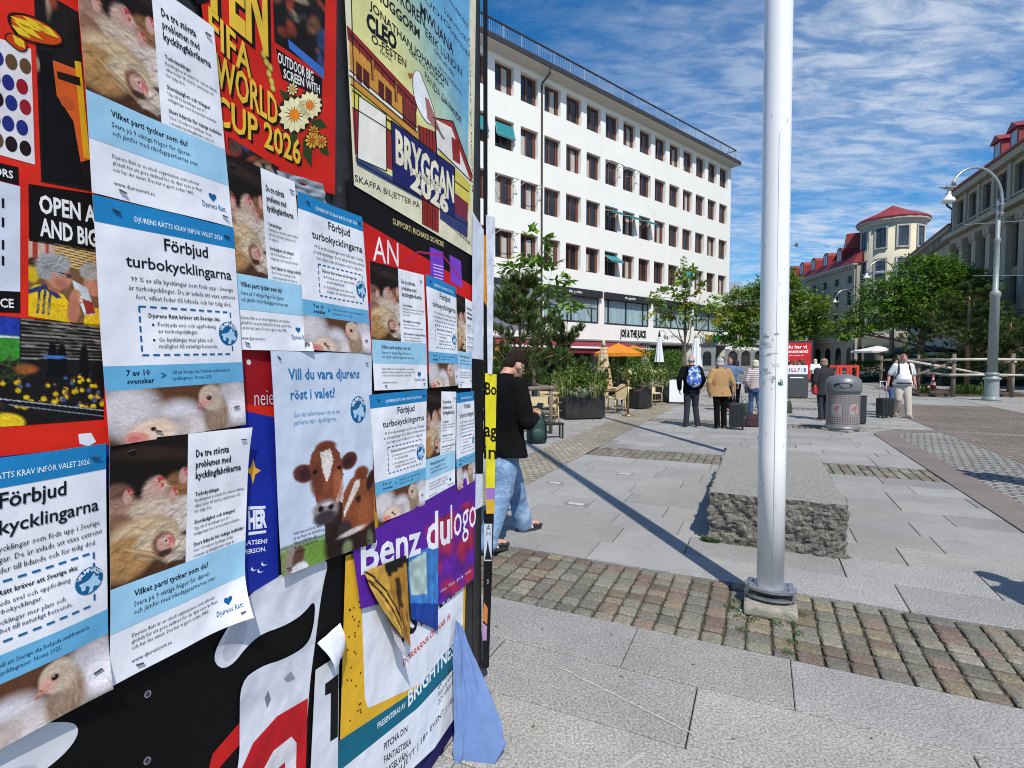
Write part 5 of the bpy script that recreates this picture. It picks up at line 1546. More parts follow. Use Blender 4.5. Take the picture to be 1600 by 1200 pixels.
# ---- lower layers ---------------------------------------------------------------
def red_events_poster():
    P = Poster('poster', 'large red outdoor screen poster with fans in yellow shirts, leftmost on the kiosk', [(-70, -420), (210, -220), (212, 668), (-72, 700)], 1, (216, 42, 26), .0008, 3)
    P.poly([(-70, 700), (208, 668), (208, 690), (-70, 720)], (216, 42, 26), .2)
    P.picpx([(-70, 488), (158, 508), (158, 655), (-70, 672)], pic_crowd(1))
    P.picpx([(40, 374), (152, 392), (154, 512), (40, 494)], pic_fans(2))
    P.poly([(40, 288), (160, 306), (160, 398), (41, 377)], (16, 12, 12), 1)
    P.textpx('OPEN AIR', (57, 332), (165, 352), 27, (240, 238, 236), .03); P.textpx('AND BIG', (58, 368), (148, 386), 27, (240, 238, 236), .03)
    P.poly([(-70, 268), (27, 292), (27, 458), (-70, 452)], (214, 222, 236), 1)
    P.poly([(-70, 240), (24, 262), (25, 290), (-70, 266)], (14, 12, 12), 1.4); P.textpx('DOORS', (-42, 266), (16, 280), 12, (235, 235, 235), .02)
    P.poly([(-70, 452), (27, 456), (27, 489), (-70, 486)], (14, 12, 12), 1.4); P.textpx('DANCE', (-46, 478), (17, 481), 14, (235, 235, 235), .02)
    for y in (310, 340, 375, 400): P.poly([(-2, y), (2, y + 1), (2, y + 16), (-2, y + 15)], (20, 20, 24), 2)
    # dotted cloth picture
    P.picpx([(48, -20), (118, 20), (140, 300), (60, 285)], pic_dark(4, 1, 40, 60), 1)
    P.poly([(78, 95), (122, 112), (136, 250), (92, 262), (84, 180)], (214, 92, 34), 1.4); P.poly([(84, 112), (120, 122), (122, 136), (86, 124)], (30, 22, 18), 1.8)
    P.poly([(58, 78), (76, 82), (84, 150), (110, 190), (128, 290), (64, 282)], (10, 10, 12), 1.9)
    P.disc(*P.uv(101, 161), .042, (190, 82, 36), 2.2); P.poly([(112, 96), (122, 98), (136, 250), (126, 246)], (216, 170, 30), 1.7)
    P.poly([(-70, 40), (44, 78), (50, 258), (-70, 225)], (222, 218, 220), 1.2)
    rr = random.Random(3)
    for i in range(-4, 5):
        for j in range(8):
            x, y = 8 + i * 22 + (j % 2) * 5, 66 + j * 32 + i * 6.5
            if x < 46 and y > 64 + x * .3 and y < 238 + x * .33: P.disc(*P.uv(x, y), .030, rr.choice([(150, 24, 40), (34, 44, 120), (38, 60, 170), (96, 70, 44), (30, 18, 24)]), 2, 16, ry=.046)
    # butterfly
    for pts, c, lv in (([(0, 20), (40, 22), (80, 44), (100, 66), (88, 76), (50, 70), (20, 60)], (196, 70, 16), 3), ([(8, 50), (36, 62), (40, 80), (28, 84), (12, 72), (0, 60)], (190, 60, 14), 3.3)):
        pts = sm(pts, 2); P.poly(pts, (30, 14, 8), lv); cx = sum(p[0] for p in pts) / len(pts); cy = sum(p[1] for p in pts) / len(pts)
        P.poly([(cx + (x - cx) * .88, cy + (y - cy) * .86) for x, y in pts], c, lv + .5)
    for (x0, y0, x1, y1, w) in ((10, 26, 60, 52, 4), (14, 32, 62, 64, 4), (12, 40, 44, 62, 4), (30, 26, 76, 56, 4), (50, 36, 88, 62, 4), (14, 54, 28, 76, 3), (24, 60, 34, 78, 3)):
        P.poly([(x0, y0), ((x0 + x1) / 2 + w, (y0 + y1) / 2 - w), (x1, y1), ((x0 + x1) / 2 - w, (y0 + y1) / 2 + w)], (226, 190, 40), 4.4)
    P.poly([(-70, 700), (205, 688), (205, 760), (-70, 790)], (28, 48, 140), -.6)
    P.poly([(118, 678), (138, 676), (146, 690), (134, 697), (120, 693)], (226, 228, 238), .9)
    return P.done()
red_events_poster()

def black_torn_poster():
    P = Poster('poster', 'black poster with big white rounded shapes and red lettering along the bottom of the kiosk', [(-120, 760), (545, 700), (535, 1420), (-160, 2000)], 0, (6, 6, 8), .0006, 5)
    W = (214, 216, 222)
    P.poly(sm([(-60, 1175), (20, 1140), (70, 1128), (112, 1127), (122, 1140), (112, 1162), (88, 1187), (50, 1215), (-60, 1290)]), W)
    P.poly(sm([(-60, 1230), (0, 1205), (60, 1190), (50, 1215), (-60, 1290)]), (186, 190, 200), 1.4)
    for (x, y, r) in ((229, 1084, .016), (228, 1188, .017)): P.disc(*P.uv(x, y), r * .45, (150, 150, 160), 1); P.disc(*P.uv(x, y), r * .33, (60, 60, 70), 1.5)
    P.poly([(330, 1178), (375, 1126), (420, 1080), (420, 1260), (300, 1300)], (206, 34, 34), 1); P.poly([(340, 1200), (375, 1160), (372, 1260), (330, 1260)], (16, 12, 14), 1.5)
    return P.done()
black_torn_poster()
def torn_white():
    P = Poster('torn_poster', 'torn creased white paper with finger shaped tip and red letter under the cow poster', [(372, 1055), (522, 935), (517, 1300), (350, 1420)], 1, bulge=0, mt=M_WORNPAPER, sheet=False)
    tip = [(513, 868), (470, 884), (420, 904), (384, 930), (352, 980), (333, 1014), (331, 1034), (344, 1045), (362, 1036), (380, 1012), (404, 990), (440, 978), (470, 960), (490, 934), (488, 975), (478, 1008), (440, 1030), (405, 1040), (372, 1064), (371, 1130), (371, 1190), (352, 1280), (470, 1280), (478, 1090), (490, 1000), (500, 920)]
    P.poly(sm(tip, 2), (214, 216, 226), 0, 'sheet')
    P.poly(sm([(352, 985), (372, 964), (384, 970), (380, 1000), (356, 1034), (342, 1030)], 1), (190, 192, 204), .6)
    P.poly([(362, 1285), (372, 1205), (392, 1160), (430, 1118), (478, 1090), (472, 1285)], (192, 28, 36), 1)
    P.poly([(402, 1275), (406, 1205), (424, 1172), (452, 1150), (460, 1160), (458, 1275)], (226, 224, 230), 1.6)
    P.poly([(424, 1230), (430, 1200), (442, 1190), (444, 1280), (422, 1290)], (192, 28, 36), 2)
    P.poly([(410, 1090), (416, 1078), (420, 1092), (414, 1106)], (120, 124, 136), .8); P.poly([(440, 1060), (452, 1048), (458, 1060), (446, 1066)], (150, 152, 162), .8)
    return P.done()
torn_white()
def creased_flap(name, label, pts, c, out, layer, seed, mtl=None, back=None, nu=10, nv=16, fold=None, cat='paper flap'):
    """a loose sheet hanging off the wall: corners in photo pixels, lifted outwards by out(u, v)"""
    q = [wall_sz(*p) for p in pts]; base = (q[2] + q[3]) / 2
    t = thing(name, label, cat, wall_pt(base[0], base[1], layer * .0032), math.atan2(WDIR.y, WDIR.x))
    mb = MB(); mb.sm = True; pc = c if hasattr(c, 'shape') else None
    if pc is None: mb.col(*rgb(*c))
    for j in range(nv + 1):
        for i in range(nu + 1):
            u, v = i / nu, j / nv
            k = (q[0] * (1 - u) + q[1] * u) * (1 - v) + (q[3] * (1 - u) + q[2] * u) * v
            n = out(u, v) + .004 * mnoise.noise(Vector((u * 4 + seed, v * 5, 0)))
            mb.v.append((k[0] - base[0], -n, k[1] - base[1])); mb.c.append(mb.cur if pc is None else tuple(pc[min(j, pc.shape[0] - 1), min(i, pc.shape[1] - 1)]))
    for j in range(nv):
        for i in range(nu):
            a = j * (nu + 1) + i; mb.f.append((a, a + nu + 1, a + nu + 2, a + 1)); mb.smooth.append(True)
    mb.build('sheet', mtl or M_WORNPAPER, t, attr=True)
    return t
creased_flap('torn_poster', 'small white curl of paper peeling beside the yellow poster', [(490, 1004), (526, 972), (524, 1030), (500, 1052)], (220, 224, 232), lambda u, v: .006 + .035 * (1 - u) * v + .02 * math.sin(3 * v), 2, 4, nu=8, nv=8, cat='poster')
P = Poster('poster', 'narrow white paper with a black letter at the foot of the kiosk', [(489, 1046), (526, 1022), (524, 1230), (478, 1270)], 1.6, (218, 222, 230), .001, 4)
P.poly([(504, 1068), (525, 1052), (524, 1150), (512, 1158), (513, 1082), (504, 1086)], (18, 18, 20)); P.done()

def blue_poster():
    P = Poster('poster', 'deep blue poster with an orange star, between the hen poster and the cow poster', [(372, 640), (426, 652), (432, 900), (374, 935)], 1.2, (24, 44, 150), .001, 2)
    P.poly([(392, 716), (395, 730), (404, 735), (395, 741), (391, 756), (388, 741), (380, 735), (388, 730)], (242, 180, 50))
    P.textpx('HER', (384, 826), (413, 822), 27, (236, 240, 250), .05); P.poly([(384, 796), (411, 794), (411, 790), (384, 791)], (236, 240, 250)); P.poly([(384, 836), (412, 832), (412, 828), (384, 831)], (236, 240, 250))
    P.textpx('PLATSEN?', (372, 852), (414, 848), 7, (230, 236, 250), .02); P.textpx('PERSON.', (376, 866), (412, 860), 7, (230, 236, 250), .02)
    for (x, y) in ((388, 890), (404, 882), (398, 893)): P.poly([(x, y), (x + 2, y - 5), (x + 4, y), (x + 10, y - 1), (x + 4, y + 2)], (230, 236, 250))
    P.done()
    P = Poster('poster', 'small red poster scrap with white lettering above the blue poster', [(372, 545), (428, 549), (427, 655), (374, 640)], 1.1, (150, 20, 28), .001, 1)
    P.textpx('neie', (394, 634), (424, 632), 26, (220, 226, 236), -.012); P.poly([(372, 630), (428, 636), (428, 660), (372, 655)], (206, 40, 22), .8); P.disc(*P.uv(385, 566), .06, (220, 220, 226)); P.done()
blue_poster()

def world_cup_poster():
    P = Poster('poster', 'red football screening poster with yellow lettering and daisies', [(250, -480), (524, -150), (520, 305), (340, 250)], 1.3, (204, 36, 24), .001, 6)
    Y, K = (232, 190, 60), (16, 12, 12)
    sh = (.010, -.008, K)
    P.picpx([(352, 214), (432, 262), (430, 290), (352, 262)], pic_dark(7, 1, 40, 20))
    P.textpx('OPEN', (270, -35), (415, 84), 118, Y, .045, shadow=sh)
    P.textpx('FIFA', (322, 62), (389, 126), 50, Y, .02, shadow=(.006, -.005, K)); P.textpx('WORLD', (332, 132), (430, 198), 50, Y, .02, shadow=(.006, -.005, K)); P.textpx('CUP 2026', (330, 190), (466, 258), 44, Y, .02, shadow=(.006, -.005, K))
    P.picpx([(420, -60), (505, -10), (503, 118), (425, 66)], pic_dark(11, 1, 36, 44))
    P.poly([(446, 62), (502, 108), (502, 124), (448, 76)], (60, 110, 190), 1.5)
    P.poly([(427, 76), (500, 124), (499, 154), (437, 124)], K, 1.4)
    P.textpx('OUTDOOR BIG', (430, 98), (486, 128), 16, (236, 234, 230), .02); P.textpx('SCREEN WITH', (439, 122), (496, 147), 14, (236, 234, 230), .02)
    def leafp(x, y, L, a, w):
        dx, dy = math.cos(a), math.sin(a)
        P.poly([(x, y), (x + dx * L * .5 - dy * w, y + dy * L * .5 + dx * w), (x + dx * L, y + dy * L), (x + dx * L * .5 + dy * w, y + dy * L * .5 - dx * w)], (44, 66, 28), 1.6)
    for (x, y, L, a, w) in ((432, 140, 28, .8, 6), (460, 200, 40, 1.9, 8), (470, 215, 50, 1.3, 8), (480, 190, 30, .3, 9), (440, 205, 26, 2.5, 7), (495, 225, 25, .9, 7), (450, 135, 20, -1, 5)): leafp(x, y, L, a, w)
    def daisy(x, y, r, c, cc, n=14, lv=2):
        P.poly([(x + r * 1.04 * math.cos(a), y + r * 1.15 * math.sin(a)) for a in np.linspace(0, 6.28, 18, endpoint=False)], (40, 30, 16), lv)
        for k in range(n):
            a = 6.283 * k / n; ca, sa = math.cos(a), math.sin(a); w = r * .20
            P.poly([(x + ca * r * .2, y + sa * r * .22), (x + ca * r * .75 - sa * w, y + sa * r * .85 + ca * w), (x + ca * r, y + sa * r * 1.12), (x + ca * r * .75 + sa * w, y + sa * r * .85 - ca * w)], c, lv + .5)
        P.poly([(x + r * .32 * math.cos(a), y + r * .36 * math.sin(a)) for a in np.linspace(0, 6.28, 12, endpoint=False)], cc, lv + 1)
    daisy(456, 180, 26, (238, 226, 176), (226, 130, 30)); daisy(480, 165, 20, (238, 226, 176), (220, 120, 30)); daisy(453, 140, 9, (226, 206, 150), (200, 150, 60), 9); daisy(486, 206, 9, (220, 160, 60), (180, 90, 20), 9); daisy(484, 220, 12, (226, 170, 60), (180, 90, 20), 10); daisy(498, 222, 10, (226, 160, 60), (180, 90, 20), 10)
    # small yellow caterpillar
    for k, (x, y) in enumerate(((408, 86), (412, 98), (418, 106), (416, 116), (420, 128), (422, 138))): P.disc(*P.uv(x, y), .022, (150, 130, 50), 2 + k * .1, 12); P.disc(*P.uv(x, y), .016, (206, 186, 80), 2.6 + k * .1, 12)
    return P.done()
world_cup_poster()
creased_flap('torn_poster', 'silvery crumpled sticker between the red poster and the small hen poster', [(428, 266), (500, 288), (506, 322), (430, 296)], (150, 158, 166), lambda u, v: .003 + .004 * math.sin(9 * u + 5 * v) ** 2, 1.5, 9, cat='poster')

def support_poster():
    P = Poster('poster', 'black concert poster strip with cream support act lettering over a red panel', [(540, 280), (738, 380), (736, 640), (560, 640)], 1, (15, 13, 15), .0006, 2)
    P.poly([(557, 342), (737, 447), (736, 600), (566, 560)], (206, 30, 28))
    P.textpx('SUPPORT: RICHARD SCHICKE', (611, 350), (691, 386), 9, (222, 204, 140), .01)
    P.textpx('AN', (580, 407), (620, 417), 40, (240, 240, 244), .0)
    P.poly([(669, 386), (690, 394), (692, 440), (670, 436)], (122, 62, 196), 1.5); P.poly([(700, 398), (718, 408), (720, 450), (702, 440)], (130, 70, 200), 1.5)
    for k in range(5): P.poly([(674 + k * .5, 412 + k * 5), (690, 416 + k * 5), (690, 418 + k * 5), (674 + k * .5, 414 + k * 5)], (214, 190, 240), 2)
    for (x0, y0, x1, y1) in ((630, 410, 650, 392), (650, 392, 690, 398), (690, 398, 722, 440)): P.poly([(x0, y0), (x1, y1), (x1, y1 + 3), (x0, y0 + 3)], (176, 40, 90), 1.8)
    P.poly([(560, 470), (575, 474), (576, 482), (561, 478)], (120, 70, 180), 1.5); P.poly([(561, 500), (576, 503), (577, 513), (562, 510)], (120, 70, 180), 1.5)
    return P.done()
support_poster()
P = Poster('poster', 'colourful comic style poster peeking out left of the small hen posters', [(562, 545), (590, 548), (602, 840), (572, 850)], .9, (216, 172, 50), .0006, 3)
P.picpx([(562, 548), (590, 552), (592, 610), (565, 612)], pic_dark(21, 1, 24, 30)); P.poly([(574, 640), (580, 640), (592, 800), (584, 800)], (150, 40, 50)); P.done()

def bryggan_poster():
    P = Poster('poster', 'large cream festival poster with a gull, a red warehouse and a navy sign', [(513, -419), (741, -20), (735, 400), (549, 290)], 2, (226, 220, 190), .0, 7)
    g = Pic(30, 60, (226, 222, 150))
    k = np.clip((g.X * .9 + (1 - g.Y) * 1.1 - .75) * 1.5, 0, 1)[..., None]
    g.a = g.a * (1 - k) + np.array((104, 168, 206)) / 255 * k; g.noise(.05, 8, 10)
    P.picpx([(533, -360), (731, -10), (727, 352), (552, 252)], g.out(), .8, 'artwork')
    KK = (22, 24, 34)
    for t, p0, p1, h, b in (('HUGGORM', (582, -4), (652, 62), 17, .03), ('JONATHAN JOHANSSON', (573, 13), (697, 136), 13, .02), ('CLEO', (568, 44), (616, 80), 25, .05), ('Ö-FESTEN', (576, 66), (631, 107), 13, .02), ('FAUNA', (590, 84), (608, 98), 6, .01),
                            ('MWUANA', (653, 22), (705, 87), 18, .02), ('ERIK LUNDIN', (661, 56), (718, 120), 13, .01), ('GBG KULTURKALAS', (635, 82), (690, 138), 7, .01), ('PANDA DA PANDA', (660, 124), (718, 196), 13, .0), ('FESTPONGLADER', (686, 156), (718, 190), 5, 0), ('OPEN AIR MED', (675, 82), (706, 122), 7, 0), ('GBG FILMFESTIVAL', (680, 104), (718, 150), 6, 0),
                            ('NATTKÖREN', (585, -30), (660, 45), 20, .02), ('STUDIO', (640, -20), (700, 48), 9, 0), ('KVINNABOSKE', (690, -8), (728, 45), 7, 0), ('VARUHUSET', (690, 20), (728, 70), 7, 0), ('LINDHOLMEN', (700, 50), (730, 92), 7, 0)):
        P.textpx(t, p0, p1, h, KK, b)
    P.textpx('GÖTEBORG', (537, 110), (529, 2), 9, KK, .0); P.textpx('RINGÖN PÅ SPÅRVÄG', (736, 300), (731, 60), 4, KK, .0)
    P.poly([(540, 52), (646, 166), (650, 216), (650, 250), (545, 150)], (206, 146, 60), 1.2)
    P.poly([(537, 40), (649, 158), (647, 176), (539, 62)], (136, 40, 36), 1.8); P.poly([(541, 110), (648, 200), (648, 207), (541, 118)], (232, 228, 210), 1.9)
    for (x, y, w, h) in ((552, 96, 9, 28), (563, 106, 10, 26), (587, 124, 9, 26), (598, 134, 10, 24)):
        P.poly([(x, y), (x + w, y + w), (x + w, y + w + h), (x, y + h)], (86, 30, 30), 2)
    P.poly([(625, 152), (645, 170), (645, 204), (626, 190)], (150, 50, 42), 2); P.poly([(575, 88), (580, 93), (581, 128), (576, 124)], (176, 112, 40), 2); P.poly([(612, 126), (617, 131), (618, 162), (613, 158)], (176, 112, 40), 2)
    P.poly([(543, 132), (650, 220), (652, 262), (548, 172)], (222, 206, 86), 1.9)
    for k in range(6): P.poly([(546 + k * 18, 140 + k * 15), (560 + k * 18, 150 + k * 15), (561 + k * 18, 154 + k * 15), (546 + k * 18, 144 + k * 15)], (70, 56, 30), 2.1)
    P.poly([(546, 168), (608, 206), (612, 268), (550, 240)], (152, 46, 40), 2.1)
    P.poly([(676, 186), (706, 200), (733, 284), (729, 300), (680, 262)], (230, 228, 220), 1.9); P.poly([(672, 184), (704, 190), (735, 276), (733, 286), (702, 200)], (160, 46, 42), 2.2); P.poly([(702, 214), (714, 222), (716, 258), (704, 250)], (150, 40, 40), 2.2)
    P.poly([(650, 196), (676, 206), (680, 252), (652, 240)], (150, 44, 40), 2.3)
    P.poly([(680, 232), (732, 288), (730, 330), (700, 286)], (214, 200, 90), 2.1); P.poly([(700, 296), (728, 318), (727, 358), (702, 342)], (120, 40, 60), 2.2)
    gull_ = sm([(641, 118), (646, 111), (652, 113), (656, 124), (667, 152), (677, 182), (672, 196), (662, 191), (649, 170), (642, 146)])
    P.line(gull_ + gull_[:1], 2, KK, 2.6); P.poly(gull_, (236, 238, 242), 2.8)
    for q in ([(540, 52), (646, 166)], [(541, 110), (648, 200)], [(543, 132), (650, 220)], [(541, 118), (648, 207)], [(546, 168), (608, 206)], [(672, 184), (704, 190), (735, 276)], [(676, 186), (680, 262), (729, 300)], [(733, 284), (680, 232)], [(607, 189), (707, 262), (706, 340), (610, 284), (607, 189)], [(556, 150), (599, 180), (600, 268), (554, 248), (556, 150)],
              [(575, 88), (577, 126)], [(612, 126), (614, 160)], [(625, 152), (626, 190)], [(645, 170), (645, 204)], [(533, -360), (552, 252), (727, 352)], [(650, 196), (652, 240)], [(676, 206), (680, 252)]): P.line(q, 1.6, KK, 3.2)
    for k in range(7): P.line([(626, 157 + k * 5), (645, 174 + k * 5)], 1, KK, 2.6)
    for k in range(9): P.line([(545 + k * 12, 60 + k * 12.5), (545 + k * 12, 72 + k * 12.5)], 1, (60, 20, 20), 2.4)
    for k in range(6): P.line([(656 + k * 4, 304 + k * 2.4), (656 + k * 4, 350 + k * 2.4)], 1, (60, 14, 14), 3.6)
    for k in range(5): P.line([(652 + k * 5, 198 + k * 2), (653 + k * 5, 238 + k * 2)], 1, (60, 14, 14), 2.9); P.poly([(633, 115), (642, 116), (642, 121), (636, 124)], (216, 150, 60), 2.9)
    P.poly([(660, 152), (666, 156), (684, 204), (678, 204), (664, 186)], (170, 110, 106), 3); P.poly([(674, 192), (680, 198), (692, 218), (688, 218)], (120, 110, 120), 3.0)
    P.poly([(556, 150), (599, 180), (600, 268), (554, 248)], (238, 234, 222), 2.6)
    P.poly([(607, 189), (707, 262), (706, 340), (610, 284)], (32, 36, 100), 3)
    P.textpx('BRYGGAN', (614, 252), (706, 316), 48, (236, 228, 200), .04, 4); P.textpx('RINGÖN', (651, 277), (686, 296), 9, (220, 214, 190), .01, 4); P.textpx('2026', (637, 292), (697, 334), 30, (236, 228, 200), .05, 4)
    P.poly([(553, 246), (656, 302), (656, 314), (553, 258)], (60, 74, 120), 2.5); P.poly([(655, 302), (682, 318), (682, 364), (656, 350)], (150, 42, 36), 3); P.poly([(684, 318), (728, 346), (727, 372), (684, 342)], (52, 60, 110), 2.5)
    P.textpx('SKAFFA BILJETTER PÅ', (550, 283), (652, 326), 10, KK, .0); P.textpx('stadsmusikfest', (690, 346), (732, 384), 8, KK, .0)
    return P.done()
bryggan_poster()

def purple_poster():
    P = Poster('poster', 'purple poster with huge white lettering and a red purple swirl', [(541, 846), (738, 738), (735, 905), (556, 950)], 4.6, (92, 36, 156), .0008, 4)
    g = Pic(40, 40, (96, 34, 150), 5)
    for k in range(16): g.ell(g.r.uniform(.1, 1), g.r.uniform(0, 1), .16, .09, (196, 40, 44), g.r.uniform(0, 90), .9, .6)
    P.picpx([(655, 822), (736, 776), (734, 903), (678, 945)], g.noise(.15, 12, 12).out(), .6, 'artwork')
    P.textpx('Benz', (556, 896), (651, 862), 58, (240, 240, 246), .02); P.textpx('du', (660, 860), (697, 846), 58, (240, 240, 246), .02); P.textpx('logo', (698, 842), (738, 820), 54, (240, 240, 246), .0)
    for k in range(4): P.textpx(['resan', 'börjar', 'på', 'spår'][k], (682 + k * 13, 925 - k * 9), (692 + k * 13, 919 - k * 9), 5, (220, 200, 230), 0)
    P.picpx([(624, 872), (678, 846), (678, 985), (632, 965)], (lambda q: q.poly([(.12, .1), (.62, .05), (.62, .6), (.15, .62)], (176, 196, 190)).poly([(0, .75), (1, .7), (1, 1), (0, 1)], (28, 66, 150)).poly([(0, .0), (.12, 0), (.1, 1), (0, 1)], (30, 26, 26)).noise(.15, 10, 10).out())(Pic(30, 60, (64, 128, 200), 2)), 1.2)
    return P.done()
purple_poster()
HOUSE = Pic(30, 30, (206, 160, 70), 3)
HOUSE.poly([(.45, 0), (1, 0), (1, .12), (.5, .2)], (30, 26, 24)).poly([(.5, .2), (1, .1), (1, 1), (.55, 1)], (176, 126, 48)).poly([(.66, .25), (.8, .22), (.82, .6), (.68, .62)], (60, 44, 30)).poly([(0, .0), (.06, 0), (.7, .75), (.66, .78)], (40, 32, 26)).poly([(0, .18), (.04, .14), (.62, .9), (.56, .92)], (60, 44, 30))
for k_ in range(5): HOUSE.poly([(.55 + k_ * .09, .62), (.57 + k_ * .09, .62), (.59 + k_ * .09, .98), (.57 + k_ * .09, .98)], (40, 32, 26))
creased_flap('torn_poster', 'curled corner of the train poster showing a yellow house', [(556, 892), (624, 866), (630, 1010), (586, 968)], HOUSE.noise(.15, 12, 12).out(), lambda u, v: .012 + .03 * v * v * (1.1 - u), 5, 6, nu=30, nv=30, cat='poster')
creased_flap('torn_poster', 'pale rolled paper tip hanging over the white part of the yellow poster', [(588, 950), (612, 985), (618, 1036), (594, 1000)], (206, 204, 206), lambda u, v: .012 + .03 * v, 5.4, 7, nu=6, nv=8, cat='poster')

def yellow_poster():
    P = Poster('poster', 'yellow and white event poster with a teal band low on the kiosk', [(536, 868), (728, 800), (719, 1130), (523, 1300)], 1.8, (226, 176, 44), .0012, 9)
    P.poly([(561, 940), (575, 930), (722, 880), (719, 1038), (580, 1102), (571, 1105), (566, 1090)], (228, 232, 240), .9)
    P.poly([(524, 1200), (700, 1036), (718, 1022), (717, 1130), (523, 1310)], (228, 232, 240), .9)
    P.poly([(525, 1157), (650, 1075), (718, 985), (717, 1032), (650, 1105), (524, 1205)], (18, 104, 128), 1.4)
    P.textpx('ÖSTERVIK', (614, 1012), (718, 918), 36, (22, 22, 26), .04); P.textpx('DÖRRARNA ÖPPNAR 18', (626, 1041), (700, 966), 10, (196, 60, 40), .02)
    P.textpx('BRIGHTNEST', (634, 1104), (714, 1012), 24, (238, 244, 248), .02, 3); P.textpx('PRESENTERAS AV', (586, 1138), (630, 1104), 9, (230, 240, 244), .02, 3)
    for k, (t, q) in enumerate((('GÅ TILL EN KVÄLL', 0), ('FYLLD AV NYA MÖTEN', 12), ('OCH HÄRLIG ENERGI', 24))): P.textpx(t, (681, 1078 + q), (714, 1030 + q), 8, (30, 32, 40), .01)
    for k, t in enumerate(('PITCHA DIN', 'FANTASTISKA', 'ENGELVÄN')): P.textpx(t, (596, 1172 + k * 20), (633 + (k == 1) * 6, 1142 + k * 20), 11, (30, 32, 40), .02)
    P.textpx('BILJETT | 18+ EVENT | 18 JULI', (615, 1215), (716, 1080), 10, (30, 32, 40), .01)
    P.poly([(634, 1230), (716, 1108), (716, 1180), (640, 1290)], (28, 24, 84), 2)
    rr = random.Random(4)
    for k in range(26):
        x, y = rr.uniform(536, 560), rr.uniform(930, 1140); P.poly([(x, y), (x + 3, y - 2), (x + 2, y + 3)], (60, 44, 16), 1.2)
    return P.done()
yellow_poster()
P = Poster('poster', 'dark navy poster strip at the kiosk foot under the yellow poster', [(640, 1180), (722, 1110), (722, 1420), (630, 1500)], 1.2, (26, 22, 78), .0006, 4); P.textpx('rum', (655, 1275), (710, 1200), 46, (90, 80, 150), .02); P.done()
def hanging_sheet():
    rows = [((712, 968, 2.20), (723, 980, 2.23)), ((709, 1030, 2.15), (741, 1025, 2.20)), ((706, 1090, 2.11), (764, 1080, 2.14)), ((704, 1145, 2.08), (785, 1132, 2.09)), ((702, 1180, 2.06), (796, 1164, 2.06)), ((700, 1208, 2.045), (777, 1206, 2.03))]
    o = Vector(wall_pt(1.3, 0, 0)); t = thing('hanging_sheet', 'loose blue grey back of a poster hanging off the foot of the kiosk', 'paper flap', o, 0)
    mb = MB(); mb.sm = True; mb.col(*rgb(98, 122, 168)); nu, nv = 26, 40
    for j in range(nv + 1):
        f = j / nv * 4.999; k = int(f); f -= k; q = f * f * (3 - 2 * f) * .5 + f * .5
        a = at(*rows[k][0]).lerp(at(*rows[k + 1][0]), q); b = at(*rows[k][1]).lerp(at(*rows[k + 1][1]), q); v = j / nv
        for i in range(nu + 1):
            u = i / nu; p = a.lerp(b, u) + WN * (.026 * math.sin(u * 9 + v * 1.5) * v * (1 - .3 * u) + .014 * mnoise.noise(Vector((u * 7, v * 3, 2))) + .006 * mnoise.noise(Vector((u * 16, v * 9, 5)))) - o
            mb.v.append(tuple(p)); mb.c.append(mb.cur)
    for j in range(nv):
        for i in range(nu):
            a = j * (nu + 1) + i; mb.f.append((a, a + nu + 1, a + nu + 2, a + 1)); mb.smooth.append(True)
    mb.build('sheet', M_WORNPAPER, t, attr=True)
hanging_sheet()

# ---- the pale blue sheets ----------------------------------------------------------
problem_poster('pale blue hen poster topmost on the kiosk, hens lying beside dark text', [(103, -107), (325, 45), (355, 356), (133, 302)], 3, 1)
demand_poster('pale blue Förbjud poster at the centre left, directly under the topmost hen poster', [(131, 305), (355, 357), (375, 663), (158, 697)], 4, 2)
problem_poster('pale blue hen poster partly tucked behind the large centre left Förbjud poster', [(338, 238), (452, 285), (478, 549), (352, 546)], 2.6, 3, (0, 0, .01, 0))
demand_poster('pale blue Förbjud poster directly above the cow poster', [(454, 300), (557, 340), (572, 553), (466, 546)], 4, 4)
demand_poster('pale blue Förbjud poster cut off by the bottom left corner of the picture', [(-180, 738), (156, 692), (160, 1072), (-186, 1266)], 3, 5, curl=(0, 0, .012, 0))
problem_poster('pale blue hen poster lying lowest, over the black poster with white shapes', [(160, 690), (379, 667), (370, 960), (160, 1072)], 4, 6, (0, .01, .03, 0))
problem_poster('pale blue hen poster in the upper row under the white letters AN', [(570, 408), (656, 430), (662, 607), (578, 610)], 3, 7)
demand_poster('pale blue Förbjud poster in the upper row next to the joint strip, cut narrow', [(658, 428), (706, 450), (710, 602), (664, 606)], 4, 8)
problem_poster('pale blue hen poster strip at the far right of the upper row', [(706, 458), (737, 474), (737, 606), (710, 606)], 3, 9)
demand_poster('pale blue Förbjud poster right of the cow poster, in the lower row', [(569, 617), (660, 608), (657, 788), (583, 818)], 4, 10)
problem_poster('pale blue hen poster in the lower row above the word du', [(660, 611), (707, 612), (705, 765), (657, 789)], 3, 11)
demand_poster('pale blue Förbjud poster strip at the far right of the lower row', [(706, 614), (735, 611), (737, 750), (707, 767)], 4, 12)
